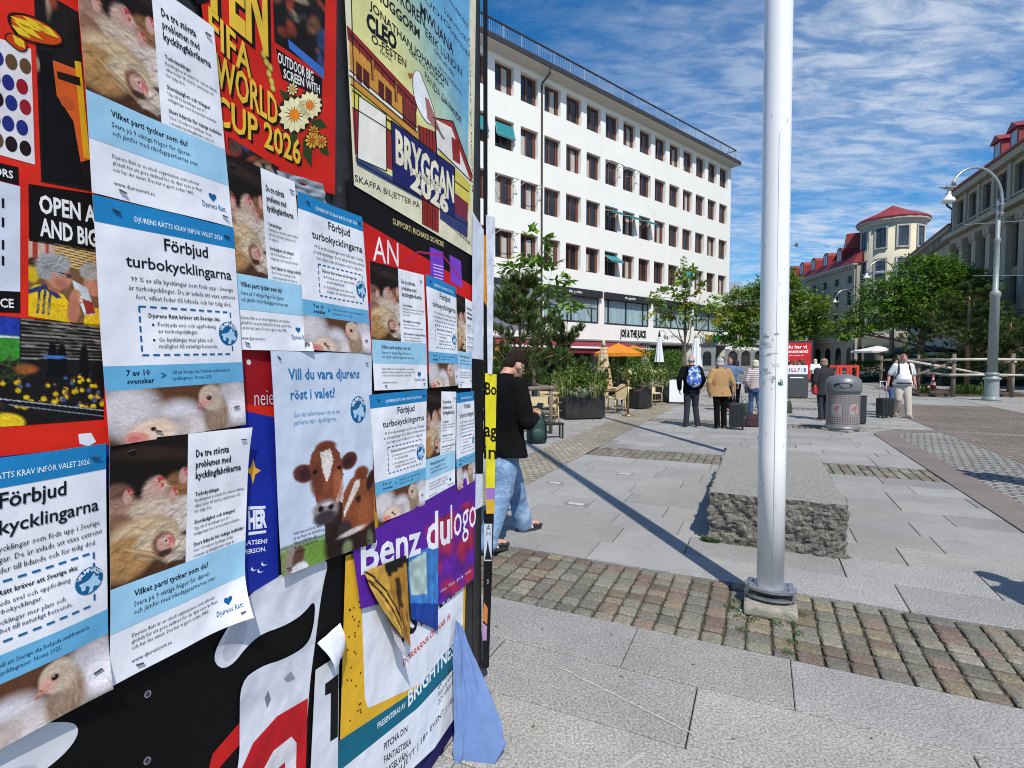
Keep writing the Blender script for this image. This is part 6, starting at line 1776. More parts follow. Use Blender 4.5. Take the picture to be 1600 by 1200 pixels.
def cow_poster():
    P = Poster('poster', 'pale blue poster with two brown cows and a question about the election', [(412, 548), (573, 553), (576, 846), (430, 900)], 4, (206, 217, 234), .003, 5, 'pale blue animal welfare posters', (0, 0, .01, .0))
    P.pic(0, .40, 1, 1, COWS, .8)
    P.text('Vill du vara djurens', .13, .125, .048, .71, (34, 120, 178), .02); P.text('röst i valet?', .14, .215, .046, .42, (34, 120, 178), .02)
    P.text('Gör vår valkompass och se var', .16, .295, .022, .45, (96, 150, 196)); P.text('partierna står i djurfrågorna.', .16, .330, .022, .41, (96, 150, 196))
    round_logo(P, .82, .285, .095)
    for k, (t, w) in enumerate((('Valkompassen få du svara', .26), ('på sju frågor om djurhållning,', .29), ('klimatsmart mat och', .21), ('djuren. Testa den via', .22), ('QR-koden.', .11))): P.text(t, .12, .83 + k * .022, .014, w, (40, 44, 52))
    for (u, v, r) in ((.06, .03, 40), (.93, .05, 8), (.06, .97, 10), (.9, .97, 8)): P.staple(u, v, r)
    return P.done()
cow_poster()
P = Poster('poster', 'rough white paper strip with black blocks beside the second joint strip', [(733, 330), (751, 360), (749, 790), (731, 800)], 4.2, (214, 220, 232), .0, 4)
P.poly([(732, 560), (750, 562), (750, 740), (732, 740)], (12, 12, 14)); P.done()

# ---- the narrow end panel -------------------------------------------------------------
def end_panel():
    P = Poster('poster', 'black poster high on the kiosk end with orange edge', [(750, -600), (758, -600), (758, 700), (752, 700)], 3, (14, 13, 15), .0, 1)
    P.poly([(751, 370), (757, 365), (757, 480), (752, 470)], (236, 150, 30)); P.done()
    creased_flap('hanging_sheet', 'plain white narrow sheet standing out from the kiosk end above the yellow poster', [(754, 336), (767, 340), (763, 584), (757, 584)], (222, 226, 238), lambda u, v: .004 + .004 * u, 4, 2, nu=4, nv=8)
    P = Poster('poster', 'bright yellow poster with black serif letters on the kiosk end', [(753, 583), (771.5, 585), (768, 802), (755, 802)], 4, (246, 232, 40), .0, 3)
    P.textpx('Bo', (753, 616), (771, 617), 19, (14, 14, 12), .02); P.textpx('ag', (752, 681), (771, 683), 22, (14, 14, 12), .02); P.textpx('in', (751, 716), (771, 717), 22, (14, 14, 12), .01)
    P.poly([(755, 762), (768.6, 762), (768.4, 780), (755, 780)], (176, 130, 206)); P.poly([(755, 780), (768.4, 780), (768, 802), (755, 802)], (240, 190, 60)); P.done()
    P = Poster('poster', 'black strip poster with two white capitals below the yellow poster', [(752, 798), (768, 798), (760, 1042), (750, 1046)], 3.4, (13, 13, 15), .0, 3)
    P.poly([(752, 818), (765, 818), (764, 876), (752, 876)], (216, 224, 232)); P.textpx('A', (756, 828), (762, 828), 8, (14, 14, 14), .0); P.textpx('H', (756, 837), (762, 837), 7, (14, 14, 14), .0)
    P.poly([(758, 842), (760, 858), (764, 874), (753, 874), (756, 858)], (24, 26, 34), 1.4)
    P.disc(*P.uv(758, 908), .10, (200, 200, 206)); P.disc(*P.uv(758, 908), .07, (13, 13, 15), 1.5)
    P.poly([(752, 940), (758, 950), (757, 975), (750, 968)], (236, 140, 60)); P.poly([(750, 972), (757, 978), (756, 1000), (750, 1000)], (200, 150, 200)); P.done()
end_panel()
# ================================================================== STREET FURNITURE, CAFE
M_LAMPGREEN = mat('grey_green_paint', (0.25, 0.285, 0.275), 0.45, 0.1, var=0.12, vscale=6, stain=((.18, .22, .20), 9, .62, .72))
M_LAMPSTEEL = mat('lamp_steel', (0.42, 0.45, 0.46), 0.35, 0.7, var=.1)
M_LAMPWHITE = mat('lamp_white', (0.72, 0.73, 0.73), 0.35)
def street_lamp(name, label, loc, rz, zt=9.1, big=True):
    t = thing(name, label, 'street lamp', loc, rz, 'arched street lamps along the street')
    mb = MB(); mb.sm = True
    mb.lathe([(.30, 0), (.30, .08), (.25, .14), (.24, .20), (.23, .78), (.23, .82), (.29, .86), (.29, .92), (.21, .96), (.19, 1.02), (.24, 1.05), (.24, 1.10), (.17, 1.14)], 24)
    mb.build('base', M_LAMPGREEN, t)
    mb = MB(); mb.sm = True
    mb.lathe([(.165, 1.14), (.155, 4.15), (.18, 4.18), (.18, 4.32), (.125, 4.4), (.095, 4.42), (.09, 6.3), (.105, 6.34), (.105, 6.46), (.08, 6.5), (.075, 8.0), (.02, 8.05)], 20)
    mb.build('column', M_LAMPGREEN, t)
    mb = MB(); mb.sm = True
    pts = [(-.0, -.13, 7.3), (-.0, -.13, 7.9)] + [(-1.12 + 1.12 * math.cos(a), -.13, 7.95 + 1.22 * math.sin(a)) for a in np.linspace(0.05, R(168), 16)]
    mb.tube(pts, .045, 10); e = pts[-1]
    arm = mb.build('arm', M_LAMPSTEEL, t)
    mb = MB()
    for z in (7.4, 7.75): mb.bbox(-.06, .06, -.18, .02, z, z + .06)
    mb.build('bracket', M_LAMPSTEEL, arm)
    mb = MB(); mb.sm = True
    mb.tube([(e[0], e[1], e[2]), (e[0] - .03, e[1], e[2] - .15)], .06, 10)
    mb.lathe([(.03, 0), (.09, -.02), (.10, -.10), (.18, -.15), (.22, -.22), (.225, -.29), (.19, -.31)], 22, e[0] - .03, e[1], e[2] - .1)
    h = mb.build('lamp_head', M_LAMPWHITE, t)
    mb = MB(); mb.sm = True; mb.ell((e[0] - .03, e[1], e[2] - .40), (.18, .18, .05)); mb.build('diffuser', mat('milky_glass', (.6, .6, .55), .2), h)
    return t
L1 = gx(1551, 21.3)
lamp = street_lamp('street_lamp', 'tall grey green street lamp with thick base beside the rail fence', L1, R(4))
for (px, D, lab) in ((1392, 40.5, 'arched street lamp rising from behind the big tree, in front of the round tower'), (1332, 57.0, 'small arched street lamp in front of the corner house')):
    copy_tree(lamp, gx(px, D), R(4), lab)
# tram wires and cross wires
for (p0, p1, D0, D1) in (((1508, 351), (1700, 338), 24, 21), ((1520, 431), (1700, 429), 24, 21)):
    mb = MB(); a, b = at(*p0, D0), at(*p1, D1); mb.tube([(0, 0, 0), tuple(b - a)], .012, 5)
    t = thing('overhead_wire', 'thin overhead wire crossing the lamp column, ' + ('upper one' if p0[1] < 400 else 'lower one'), 'wire', a, 0, 'overhead wires'); mb.build('wire', M_ZINC, t)

def gull(name, label, p, s, rz, fly):
    t = thing(name, label, 'gull', p, rz); mb = MB(); mb.sm = True
    rings = []
    for (y, r, z) in ((-.22, .01, .0), (-.12, .05, .0), (0, .08, .0), (.12, .06, .02), (.2, .045, .06), (.25, .03, .065), (.32, .006, .05)):
        rings.append([(r * math.cos(a) * s, y * s, (z + r * math.sin(a)) * s) for a in np.linspace(0, 2 * math.pi, 10, endpoint=False)])
    mb.loft(rings)
    for sx in (-1, 1):
        if fly:
            P = [(0, .08), (.3, .16), (.62, .02), (.65, -.02), (.3, .0), (0, -.08)]; Z = [0.03, .17, .06, .06, .15, .03]
            up = [(sx * x * s, y * s, (z + .012) * s) for (x, y), z in zip(P, Z)]; dn = [(sx * x * s, y * s, (z - .012) * s) for (x, y), z in zip(P, Z)]
        else:
            up = [(sx * .085 * s, .1 * s, .05 * s), (sx * .1 * s, -.02 * s, .05 * s), (sx * .03 * s, -.3 * s, .02 * s)]; dn = [(x * .9, y, z - .06 * s) for x, y, z in up]
            if True: up.append((sx * .05 * s, -.05 * s, .09 * s)); dn.append((sx * .04 * s, -.05 * s, .03 * s))
        n = len(up); mb.add(up + dn, [tuple(range(n)), tuple(range(n, 2 * n))[::-1]] + [(i, (i + 1) % n, n + (i + 1) % n, n + i) for i in range(n)])
    if not fly:
        mb.tube([(0, 0, -.05 * s), (0, 0, -.2 * s)], .012 * s, 6)
        for sx in (-1, 1): mb.add([(sx * .03 * s, -.1 * s, .06 * s), (sx * .18 * s, -.25 * s, .34 * s), (sx * .02 * s, -.3 * s, .05 * s), (sx * .05 * s, -.2 * s, .03 * s)], [(0, 1, 2), (0, 3, 1), (1, 3, 2), (0, 2, 3)])
    mb.build('body', mat('gull_grey', (.30, .31, .33), .8), t, fixn=True)
    return t
gull('gull', 'gull gliding in the sky left of the red roofed house', at(1245, 384, 42), 1.0, R(70), True)
gull('gull', 'gull perched on the lamp head of the nearest street lamp', L1 + Vector((-2.30, -.30, 8.35)), .9, R(60), False)

# ------------------------------------------------------------------ litter bin
def litter_bin():
    c = gx(1319, 12.15); t = thing('litter_bin', 'grey perforated round litter bin with domed lid and red markings', 'litter bin', c, R(30))
    r, h = .335, .93
    mb = MB(); mb.rbox(0, 0, .025, .66, .62, .05, .01); mb.build('base_slab', mat('old_concrete', (0.30, 0.28, 0.23), 0.9), t)
    # perforated shell: square holes cut in a cylinder, dark liner inside
    mb = MB(); n, m = 42, 17; z0, z1 = .10, h
    rr = random.Random(3)
    def P(i, j, rad=r):
        a = 2 * math.pi * i / (2 * n); z = z0 + (z1 - z0) * j / (2 * m + 1); return (rad * math.cos(a), rad * math.sin(a), z)
    for i in range(2 * n):
        for j in range(2 * m + 1):
            th = (i / (2 * n)) * 6.283
            sq = any(abs(((th - a + math.pi) % (2 * math.pi)) - math.pi) < .30 for a in (R(-175), R(-112))) and 10 < j < 22
            if i % 2 == 0 and j % 2 == 1 and not sq and 2 < j < 2 * m - 1: continue
            mb.add([P(i, j), P(i + 1, j), P(i + 1, j + 1), P(i, j + 1)], [(0, 1, 2, 3)])
    mb.build('shell', mat('grey_painted_steel', (.29, .26, .25), .5, .2, var=.1, vscale=5), t)
    mb = MB(); mb.sm = True; mb.lathe([(r - .03, .08), (r - .03, h)], 32); mb.build('liner', mat('dark_red_liner', (.20, .03, .035), .8, var=.6, vscale=4), t)
    mb = MB(); mb.sm = True
    mb.lathe([(r + .02, .06), (r + .02, .12), (r - .01, .12)], 40, cap=False); mb.lathe([(r - .01, h - .05), (r + .025, h - .04), (r + .03, h + .02), (r + .03, h + .14), (r + .01, h + .24), (r - .06, h + .31), (.12, h + .36), (.01, h + .37)], 40, cap=False)
    lid = mb.build('lid', mat('grey_painted_lid', (.17, .175, .18), .45, .3, var=.1, vscale=4), t)
    for a in (R(-175), R(-112)):
        ao = a + R(22) if a < R(-150) else a + R(90)
        mb = MB(); k = 9; vs = []
        pts = []
        for q in np.linspace(0, 2 * math.pi, 20, endpoint=False):
            da = .52 * math.cos(q); zz = h + .12 + .062 * math.sin(q); rr_ = r + .036
            pts.append((rr_ * math.cos(ao + da), rr_ * math.sin(ao + da), zz))
        mb.add(pts, [tuple(range(20))]); mb.build('opening', mat('bin_hole', (.008, .008, .008), .9), lid)
        mb = MB(); rad = r + .004
        # emblem with red strokes over a small city shield
        def Q(x, z): return (rad * math.cos(a + x / r), rad * math.sin(a + x / r), .52 + z)
        mb.col(.45, .05, .06)
        sh = [(-.09, .12), (.09, .12), (.09, -.02), (0, -.13), (-.09, -.02)]
        mb.col(.34, .33, .33); rad = r + .003; cs = [(.115 * math.cos(q), .12 * math.sin(q)) for q in np.linspace(0, 6.283, 20, endpoint=False)]
        for k in range(20): mb.add([Q(*cs[k]), Q(*cs[(k + 1) % 20]), Q(0, 0)], [(0, 1, 2)])
        rad = r + .006; mb.col(.45, .05, .06)
        for (x0, z0_, x1, z1_) in ((-.05, .08, .03, .03), (.05, .08, -.04, -.02), (-.04, .0, .04, -.06), (0, .08, .01, -.09), (-.06, -.04, .05, -.10)):
            mb.add([Q(x0, z0_), Q(x1, z1_), Q(x1 + .022, z1_ - .018), Q(x0 + .022, z0_ - .018)], [(0, 1, 2, 3)])
        mb.build('emblem', mat('emblem_paint', attr=True, rough=.6), t, attr=True)
    return t
litter_bin()
def box_bin():
    c = gx(1348, 13.4); t = thing('side_box', 'flat dark grey metal box standing beside the litter bin', 'bin', c, R(-20))
    mb = MB(); mb.rbox(0, 0, .36, .20, .16, .66, .02); mb.build('body', M_ANTHRA, t)
    mb = MB(); mb.rbox(0, 0, .71, .22, .18, .03, .01); mb.build('lid', M_BLACKSTEEL, t)
    mb = MB(); mb.bbox(-.08, .08, -.06, .06, 0, .03); mb.build('foot', M_BLACKSTEEL, t)
box_bin()
def red_frame():
    c = gx(1319, 19.5); t = thing('red_cargo_frame', 'bright red open metal frame showing above the litter bin', 'cargo frame', c, R(-8))
    m = mat('bright_red_paint', (.62, .045, .02), .4)
    mb = MB(); w, d, z0, z1 = .34, .26, .55, 1.40; k = .04
    for x in (-w, 0, w):
        for y in (-d, d): mb.bbox(x - k, x + k, y - k, y + k, z0, z1 - k)
    for y in (-d, d):
        mb.bbox(-w - k, w + k, y - k - .003, y + k + .003, z1 - k, z1 + k); mb.bbox(-w - k, w + k, y - k - .003, y + k + .003, z0 - k, z0 + k)
    mb.build('frame', m, t)
    mb = MB(); mb.bbox(-w, w, -d + .06, d - .06, .36, .50); mb.build('floor_plate', M_BLACKSTEEL, t)
    for x in (-.36, .36):
        mb = MB(); mb.sm = True; mb.lathe([(.02, -.03), (.26, -.03), (.28, 0), (.26, .03), (.02, .03)], 20)
        o = mb.build('wheel', M_BLACKSTEEL, t); o.rotation_euler = (0, R(90), 0); o.location = (x, 0, .285)
red_frame()

# ------------------------------------------------------------------ advertising pillar and planter sign
def ad_pillar():
    c = gx(1242, 33.0); t = thing('advertising_pillar', 'tall red advertising panel with white headline behind the white flagpole', 'advertising sign', c, R(-20))
    w, z0, z1 = .98, .35, 2.85
    mb = MB(); mb.rbox(0, 0, (z0 + z1) / 2, 2 * w, .26, z1 - z0, .03); mb.rbox(0, 0, .17, 1.5, .22, .36, .02); mb.build('housing', M_ANTHRA, t)
    mb = MB(); mb.bbox(-w + .10, w - .12, -.145, -.128, z0 + .12, z1 - .12); pn = mb.build('poster', mat('red_print', (.55, .012, .02), .35, var=.06), t)
    mb = MB(); text_on(mb, 'Nu har vi', (0.05, -.147, 2.38), (1, 0, 0), (0, 0, 1), .20, 1.15, .03, 'C'); text_on(mb, 'monument!', (0.0, -.147, 2.10), (1, 0, 0), (0, 0, 1), .20, 1.40, .03, 'C'); text_on(mb, 'på torget nu', (0.05, -.147, 1.92), (1, 0, 0), (0, 0, 1), .07, .8, .01, 'C')
    mb.build('lettering', M_SIGNWHITE, pn)
ad_pillar()
def kiosk_sign():
    c = gx(1240, 23.2); t = thing('planter_sign', 'dark grey planter box with a white lettered sign board on top, right of the flagpole', 'planter', c, R(-12))
    mb = MB(); mb.rbox(0, 0, .52, .98, .8, 1.0, .02); b = mb.build('box', mat('planter_grey', (.055, .058, .06), .5, var=.1), t)
    mb = MB(); mb.bbox(-.24, .28, -.412, -.402, .86, .91); mb.build('lettering', M_SIGNWHITE, b)
    mb = MB(); mb.rbox(0, -.30, 1.22, .96, .05, .38, .01); sg = mb.build('sign_board', mat('white_board', (.75, .76, .78), .4), t)
    for i, (ch, cc) in enumerate(zip('WILLY:S', ((.02, .02, .12),) * 2 + ((.25, .03, .25),) + ((.5, .03, .05),) + ((.02, .02, .12),) * 3)):
        mb = MB(); text_on(mb, ch, (-.36 + i * .12, -.329, 1.14), (1, 0, 0), (0, 0, 1), .15, .10 if ch not in 'I:' else .035, .04, 'C'); mb.build('lettering', mat('letter_%d' % i, cc, .5), sg)
    mb = MB(); mb.bbox(-.46, -.42, -.31, -.27, .98, 1.05); mb.bbox(.42, .46, -.31, -.27, .98, 1.05); mb.build('sign_post', M_BLACKSTEEL, sg)
    rng = random.Random(4); mb = MB()
    for k in range(420):
        x, y = rng.uniform(-.46, .46), rng.uniform(-.3, .38); z = 1.02 + rng.random() ** .7 * .62; q = .06
        c_ = rng.choice([(.03, .09, .02), (.05, .12, .03), (.02, .06, .02)] + ([(.65, .65, .6), (.45, .05, .03)] if z > 1.35 else []))
        mb.col(*c_); d = Vector((rng.uniform(-1, 1), rng.uniform(-1, 1), rng.uniform(-.2, 1))).normalized() * q; e = d.cross(Vector((rng.uniform(-1, 1), rng.uniform(-1, 1), .3))).normalized() * q * .5
        p = Vector((x, y, z)); mb.add([p - d, p + e, p + d, p - e], [(0, 1, 2, 3)])
    mb.build('flowers', mat('leaf_print', attr=True, rough=.6, trans=.3), t, attr=True)
kiosk_sign()

# ------------------------------------------------------------------ rail fence with plants, traffic cone
M_OLDWOOD = mat('weathered_wood', (.17, .135, .10), .85, var=.3, vscale=8, stretch=(1, 1, .2), bump=.4)
M_PALEWOOD = mat('pale_debarked_wood', (.46, .42, .35), .8, var=.25, vscale=6, stretch=(.3, 1, 1))
def rail_fence():
    p0 = gx(1600 + 100, 23.0); posts = [gx(1583, 23.2), gx(1490, 23.4), gx(1436, 27.5), gx(1404, 31), gx(1377, 35)]
    t = thing('rail_fence', 'rustic wooden rail fence with pale top rails beside the street lamp', 'fence', posts[1], 0)
    o = posts[1]
    for k, p in enumerate(posts):
        q = p - o; mb = MB(); mb.sm = True; lean = .02 * math.sin(k * 2.1)
        mb.tube([(q.x, q.y, 0), (q.x + lean, q.y, .9), (q.x + lean * 1.5, q.y, 1.92)], [.085, .08, .07], 10); mb.build('post', M_OLDWOOD, t)
    def rail(a, b, z0, z1, r=.06, m=M_PALEWOOD):
        a, b = a - o, b - o; mb = MB(); mb.sm = True
        mb.tube([(a.x, a.y - .1, z0), ((a.x + b.x) / 2, (a.y + b.y) / 2 - .1, (z0 + z1) / 2 + .015), (b.x, b.y - .1, z1)], [r, r * .92, r * .85], 10); mb.build('rail', m, t)
    for z in (1.66, .98):
        rail(posts[1] + Vector((-.25, 0, 0)), posts[0] + Vector((.35, 0, 0)), z, z)
        rail(posts[2], posts[1] + Vector((0, .1, 0)), z, z - .02); rail(posts[3], posts[2], z, z); rail(posts[4], posts[3], z, z)
    back = Vector((2.4, 3.4, 0))
    rail(posts[1], posts[1] + back * .9, 1.6, 1.5); rail(posts[0], posts[0] + back * .8, 1.55, 1.5)
    rail(posts[1] + Vector((-.6, 2.2, 0)), posts[0] + Vector((1, 2.6, 0)), 1.62, .95, .07); rail(posts[1] + Vector((-1.4, .6, 0)), posts[1] + Vector((.1, .4, 0)), .9, 1.5, .06, M_OLDWOOD)
    return posts
FP = rail_fence()
def bed():
    mb = MB(); a, b = FP[1] + Vector((-1.2, .35, 0)), FP[0] + Vector((1.2, .35, 0))
    q = [a, b, b + Vector((2.2, 4, 0)), a + Vector((1.6, 4.5, 0))]; vs = [(p.x, p.y, .0) for p in q] + [(p.x, p.y, .10) for p in q]
    mb.add(vs, [(4, 5, 6, 7), (0, 1, 5, 4), (1, 2, 6, 5), (2, 3, 7, 6), (3, 0, 4, 7)])
    o = mb.build('planting_bed', mat('bed_soil', (.07, .05, .035), .95, var=.4, vscale=8, bump=.8)); struct(o)
bed()
LEAFM = mat('leaf', (1.9, 1.75, 1.4), attr=True, rough=.5, trans=.30, spec=.3)
def blade_plant(name, label, p, n, h, spread, col, seed, group=None, w=.018, cat='plant', kind=0):
    """grassy or leafy plant: arching blades and small leaves from one root"""
    rng = random.Random(seed); t = thing(name, label, cat, p, 0, group); mb = MB()
    for k in range(n):
        a = rng.uniform(0, 6.283); s = spread * math.sqrt(rng.random()); hh = h * rng.uniform(.45, 1.1); g = rng.uniform(.6, 1.35)
        c = rng.choice(col); mb.col(c[0] * g, c[1] * g, c[2] * g)
        x0, y0 = s * .45 * math.cos(a), s * .45 * math.sin(a); ox, oy = math.cos(a + rng.uniform(-.6, .6)), math.sin(a + rng.uniform(-.6, .6)); px, py = -oy * w, ox * w
        r = s * rng.uniform(.4, 1.1)
        A = (x0, y0, 0); B = (x0 + ox * r * .4, y0 + oy * r * .4, hh * .75); C = (x0 + ox * r, y0 + oy * r, hh * rng.uniform(.55, 1.0))
        mb.add([(A[0] - px * .5, A[1] - py * .5, 0), (A[0] + px * .5, A[1] + py * .5, 0), (B[0] + px, B[1] + py, B[2]), (B[0] - px, B[1] - py, B[2]), C], [(0, 1, 2, 3), (3, 2, 4)])
        if kind:
            for q in range(kind):
                f = rng.uniform(.3, 1); L = w * rng.uniform(2.2, 4.5); d = Vector((rng.uniform(-1, 1), rng.uniform(-1, 1), rng.uniform(-.3, .8))).normalized() * L; e = d.cross(Vector((rng.uniform(-1, 1), rng.uniform(-1, 1), .4))).normalized() * L * .45
                pt = Vector((x0 + ox * r * f, y0 + oy * r * f, hh * f)); g2 = rng.uniform(.6, 1.4); mb.col(c[0] * g2, c[1] * g2, c[2] * g2); mb.add([pt, pt + d * .5 + e, pt + d, pt + d * .5 - e], [(0, 1, 2, 3)])
    mb.build('foliage', LEAFM, t, attr=True); return t
G1, G2, G3, GS = (.05, .10, .02), (.08, .13, .03), (.03, .07, .02), (.24, .28, .26)
rng = random.Random(8)
for k in range(9):
    u = k / 8; p = FP[1] * (1 - u) + FP[0] * u + Vector((rng.uniform(-.2, .6), rng.uniform(.5, 1.6), .08))
    blade_plant('bed_plant', 'low grassy plant in the bed behind the rail fence', p, 55, rng.uniform(.35, .7), .4, [G1, G2, G3], 30 + k, 'grassy plants in the fenced bed', .022)
def cone(name, label, p, rot, group):
    t = thing(name, label, 'traffic cone', p, 0, group); t.rotation_euler = rot
    mb = MB(); mb.rbox(0, 0, .02, .36, .36, .04, .01); mb.build('base', mat('cone_rubber', (.02, .02, .02), .7), t)
    mb = MB(); mb.sm = True; mb.lathe([(.14, .04), (.03, .72), (.02, .73)], 20); mb.build('cone', mat('cone_red', (.60, .07, .05), .5), t)
    mb = MB(); mb.sm = True; mb.lathe([(.108, .25), (.085, .40)], 20, cap=False); mb.lathe([(.068, .50), (.05, .61)], 20, cap=False); mb.build('band', mat('cone_band', (.7, .55, .52), .4), t)
pc = gx(1452, 27.2); cone('traffic_cone', 'red traffic cone lying on its side by the rail fence', pc + Vector((0, .3, .17)), (0, R(88), R(10)), 'traffic cones by the fence')
cone('traffic_cone', 'red traffic cone leaning upright behind the fence post', gx(1474, 26.2) + Vector((0, .6, .16)), (R(8), R(-6), 0), 'traffic cones by the fence')

# ------------------------------------------------------------------ planters
M_PLANTER = mat('dark_planter_steel', (.028, .027, .026), .5, .3, var=.35, vscale=3)
def planter(label, p, rz, w, d, h, seed, flowers=None, plants=6):
    t = thing('planter', label, 'planter', p, rz, 'dark planters round the cafe')
    mb = MB(); th = .03
    mb.rbox(0, -d / 2, h / 2 + .04, w, th, h, .004); mb.rbox(0, d / 2, h / 2 + .04, w, th, h, .004); mb.rbox(-w / 2 + th / 2, 0, h / 2 + .04, th - .002, d - th - .002, h - .004, .004); mb.rbox(w / 2 - th / 2, 0, h / 2 + .04, th - .002, d - th - .002, h - .004, .004)
    mb.build('box', M_PLANTER, t)
    mb = MB(); mb.bbox(-w / 2 + .06, w / 2 - .06, -d / 2 + .06, d / 2 - .06, 0, .045); mb.build('foot', M_BLACKSTEEL, t)
    mb = MB(); mb.bbox(-w / 2 + .035, w / 2 - .035, -d / 2 + .02, d / 2 - .02, h - .06, h - .01); mb.build('soil', mat('bed_soil', (.07, .05, .035), .95, var=.4, vscale=8, bump=.8), t)
    c, s = math.cos(rz), math.sin(rz); rng = random.Random(seed)
    for k in range(plants):
        x = (k + .5) / plants * w - w / 2; y = rng.uniform(-.25, .25) * d
        q = Vector((p.x + x * c - y * s, p.y + x * s + y * c, h - .02))
        kind = (seed + k) % 4
        if kind == 0: blade_plant('grass_plant', 'striped grassy plant arching out of a dark cafe planter', q, 150, .72, .52, [(.16, .21, .06), G2, (.30, .33, .16)], seed * 10 + k, 'plants in the cafe planters', .013)
        elif kind == 1: blade_plant('leafy_plant', 'bushy green plant growing in a dark cafe planter', q, 80, .85, .40, [G1, G3, G2], seed * 10 + k, 'plants in the cafe planters', .02, kind=8)
        elif kind == 2: blade_plant('silver_plant', 'silvery leaved plant spilling over the edge of a cafe planter', q + Vector((-.0, -.15, 0)), 90, .34, .5, [GS, (.17, .21, .18)], seed * 10 + k, 'plants in the cafe planters', .016, kind=5)
        else: blade_plant('leafy_plant', 'bushy green plant growing in a dark cafe planter', q, 80, .78, .42, [G1, (.09, .10, .03), G3], seed * 10 + k, 'plants in the cafe planters', .02, kind=8)
        if flowers:
            tf = thing('flower_head', 'white flower cluster above a cafe planter', 'flowers', q + Vector((rng.uniform(-.1, .1), rng.uniform(-.1, .1), .5)), 0, 'white flowers in the planters'); mb = MB(); mb.sm = False
            for z in range(3):
                cx, cy, cz = rng.uniform(-.16, .16), rng.uniform(-.16, .16), rng.uniform(0, .16)
                for r_ in range(26):
                    dd = Vector((rng.gauss(0, 1), rng.gauss(0, 1), rng.gauss(0, .7))).normalized() * .075; e = dd.cross(Vector((rng.random(), rng.random(), .3))).normalized() * .03; g_ = rng.uniform(.75, 1.0); mb.col(.75 * g_, .74 * g_, .66 * g_)
                    o = Vector((cx, cy, cz)) + dd; mb.add([o - e, o + dd * .3, o + e, o - dd * .4], [(0, 1, 2, 3)])
                mb.col(.06, .10, .03); mb.tube([(cx, cy, cz), (cx * .5, cy * .5, -.3)], .006, 4)
            mb.build('blossom', LEAFM, tf, attr=True)
    return t
planter('long dark planter with grasses and silvery plants nearest the camera', gx(912, 14.4) + Vector((0, .35, 0)), R(12), 1.12, .62, .62, 4, None, 6)
planter('square dark planter with white flowers beside the rattan chairs', gx(1001, 17.6) + Vector((0, .3, 0)), R(35), .62, .62, .68, 7, True, 4)
planter('low dark planter with white flowers left of the white board', gx(1033, 20.3) + Vector((0, .4, 0)), R(25), .9, .6, .55, 6, True, 5)
planter('dark planter at the back of the terrace under the hedge', gx(985, 25.5), R(30), 2.4, .6, .6, 9, True, 5)
planter('dark planter behind the man in black, left of the pine', gx(868, 19.5), R(10), 1.6, .6, .55, 5, None, 5)
# clipped evergreen hedge shrubs behind the terrace
for k, (px, D, w, h, lab) in enumerate(((1005, 27.5, 1.5, 2.2, 'broad dark green shrub left of the closed white parasol'), (1042, 28.5, 1.5, 2.15, 'broad dark green shrub right of the closed white parasol'), (975, 29, 1.2, 1.9, 'dark green shrub behind the orange parasol'))):
    rngk = random.Random(50 + k); p = gx(px, D); t = thing('shrub', lab, 'shrub', p, 0, 'evergreen shrubs behind the terrace'); mb = MB()
    for q in range(2600):
        a, b = rngk.uniform(0, 6.28), rngk.random(); r = math.sqrt(rngk.uniform(.3, 1)); z = .75 + (h - .75) * b
        pt = Vector((w * .5 * r * math.cos(a) * (1.2 - .35 * abs(b - .5)), .5 * w * .7 * r * math.sin(a), z)) + Vector((rngk.gauss(0, .05), rngk.gauss(0, .05), rngk.gauss(0, .05)))
        d = Vector((rngk.uniform(-1, 1), rngk.uniform(-1, 1), rngk.uniform(-.4, 1))).normalized() * .085; e = d.cross(Vector((rngk.uniform(-1, 1), rngk.uniform(-1, 1), .4))).normalized() * .035; g = rngk.uniform(.5, 1.5); mb.col(.05 * g, .105 * g, .02 * g); mb.add([pt, pt + d * .5 + e, pt + d, pt + d * .5 - e], [(0, 1, 2, 3)])
    mb.build('foliage', LEAFM, t, attr=True); mb = MB()
    for x in (-.3, 0, .3): mb.tube([(x * .6, 0, 0), (x, 0, 1.2)], .03, 6)
    mb.build('stem', M_OLDWOOD, t)

def hedge(label, p, rz, w, d, h, seed, n=2600, dark=1.0):  # dark hedges added to stand in for the shade on the far terrace
    rg = random.Random(seed); t = thing('hedge', label, 'hedge', p, rz, 'dark hedges added for the far terrace shade'); mb = MB()
    for q in range(n):
        f = rg.choice('tfs'); x, y, z = rg.uniform(-w / 2, w / 2), rg.uniform(-d / 2, d / 2), rg.uniform(.1, h)
        if f == 't': z = h
        elif f == 'f': y = -d / 2
        pt = Vector((x + rg.gauss(0, .06), y + rg.gauss(0, .06), z + rg.gauss(0, .07))); dd = Vector((rg.uniform(-1, 1), rg.uniform(-1, 1), rg.uniform(-.4, 1))).normalized() * .12; e = dd.cross(Vector((rg.uniform(-1, 1), rg.uniform(-1, 1), .4))).normalized() * .05; g = rg.uniform(.5, 1.4) * dark
        mb.col(.035 * g, .075 * g, .016 * g); mb.add([pt, pt + dd * .5 + e, pt + dd, pt + dd * .5 - e], [(0, 1, 2, 3)])
    mb.build('foliage', LEAFM, t, attr=True)
    mb = MB(); mb.rbox(0, 0, .2, w, d, .4, .02); mb.build('trough', M_PLANTER, t)
hedge('added dark hedge trough standing in for shade on the far terrace, left of the man in the white shirt', gx(1362, 41), R(-10), 3.2, .8, 1.5, 3)
hedge('added dark hedge trough standing in for the terrace shade behind the fence, under the big tree', gx(1440, 40), R(-8), 5.5, .8, 1.9, 4, 3600)
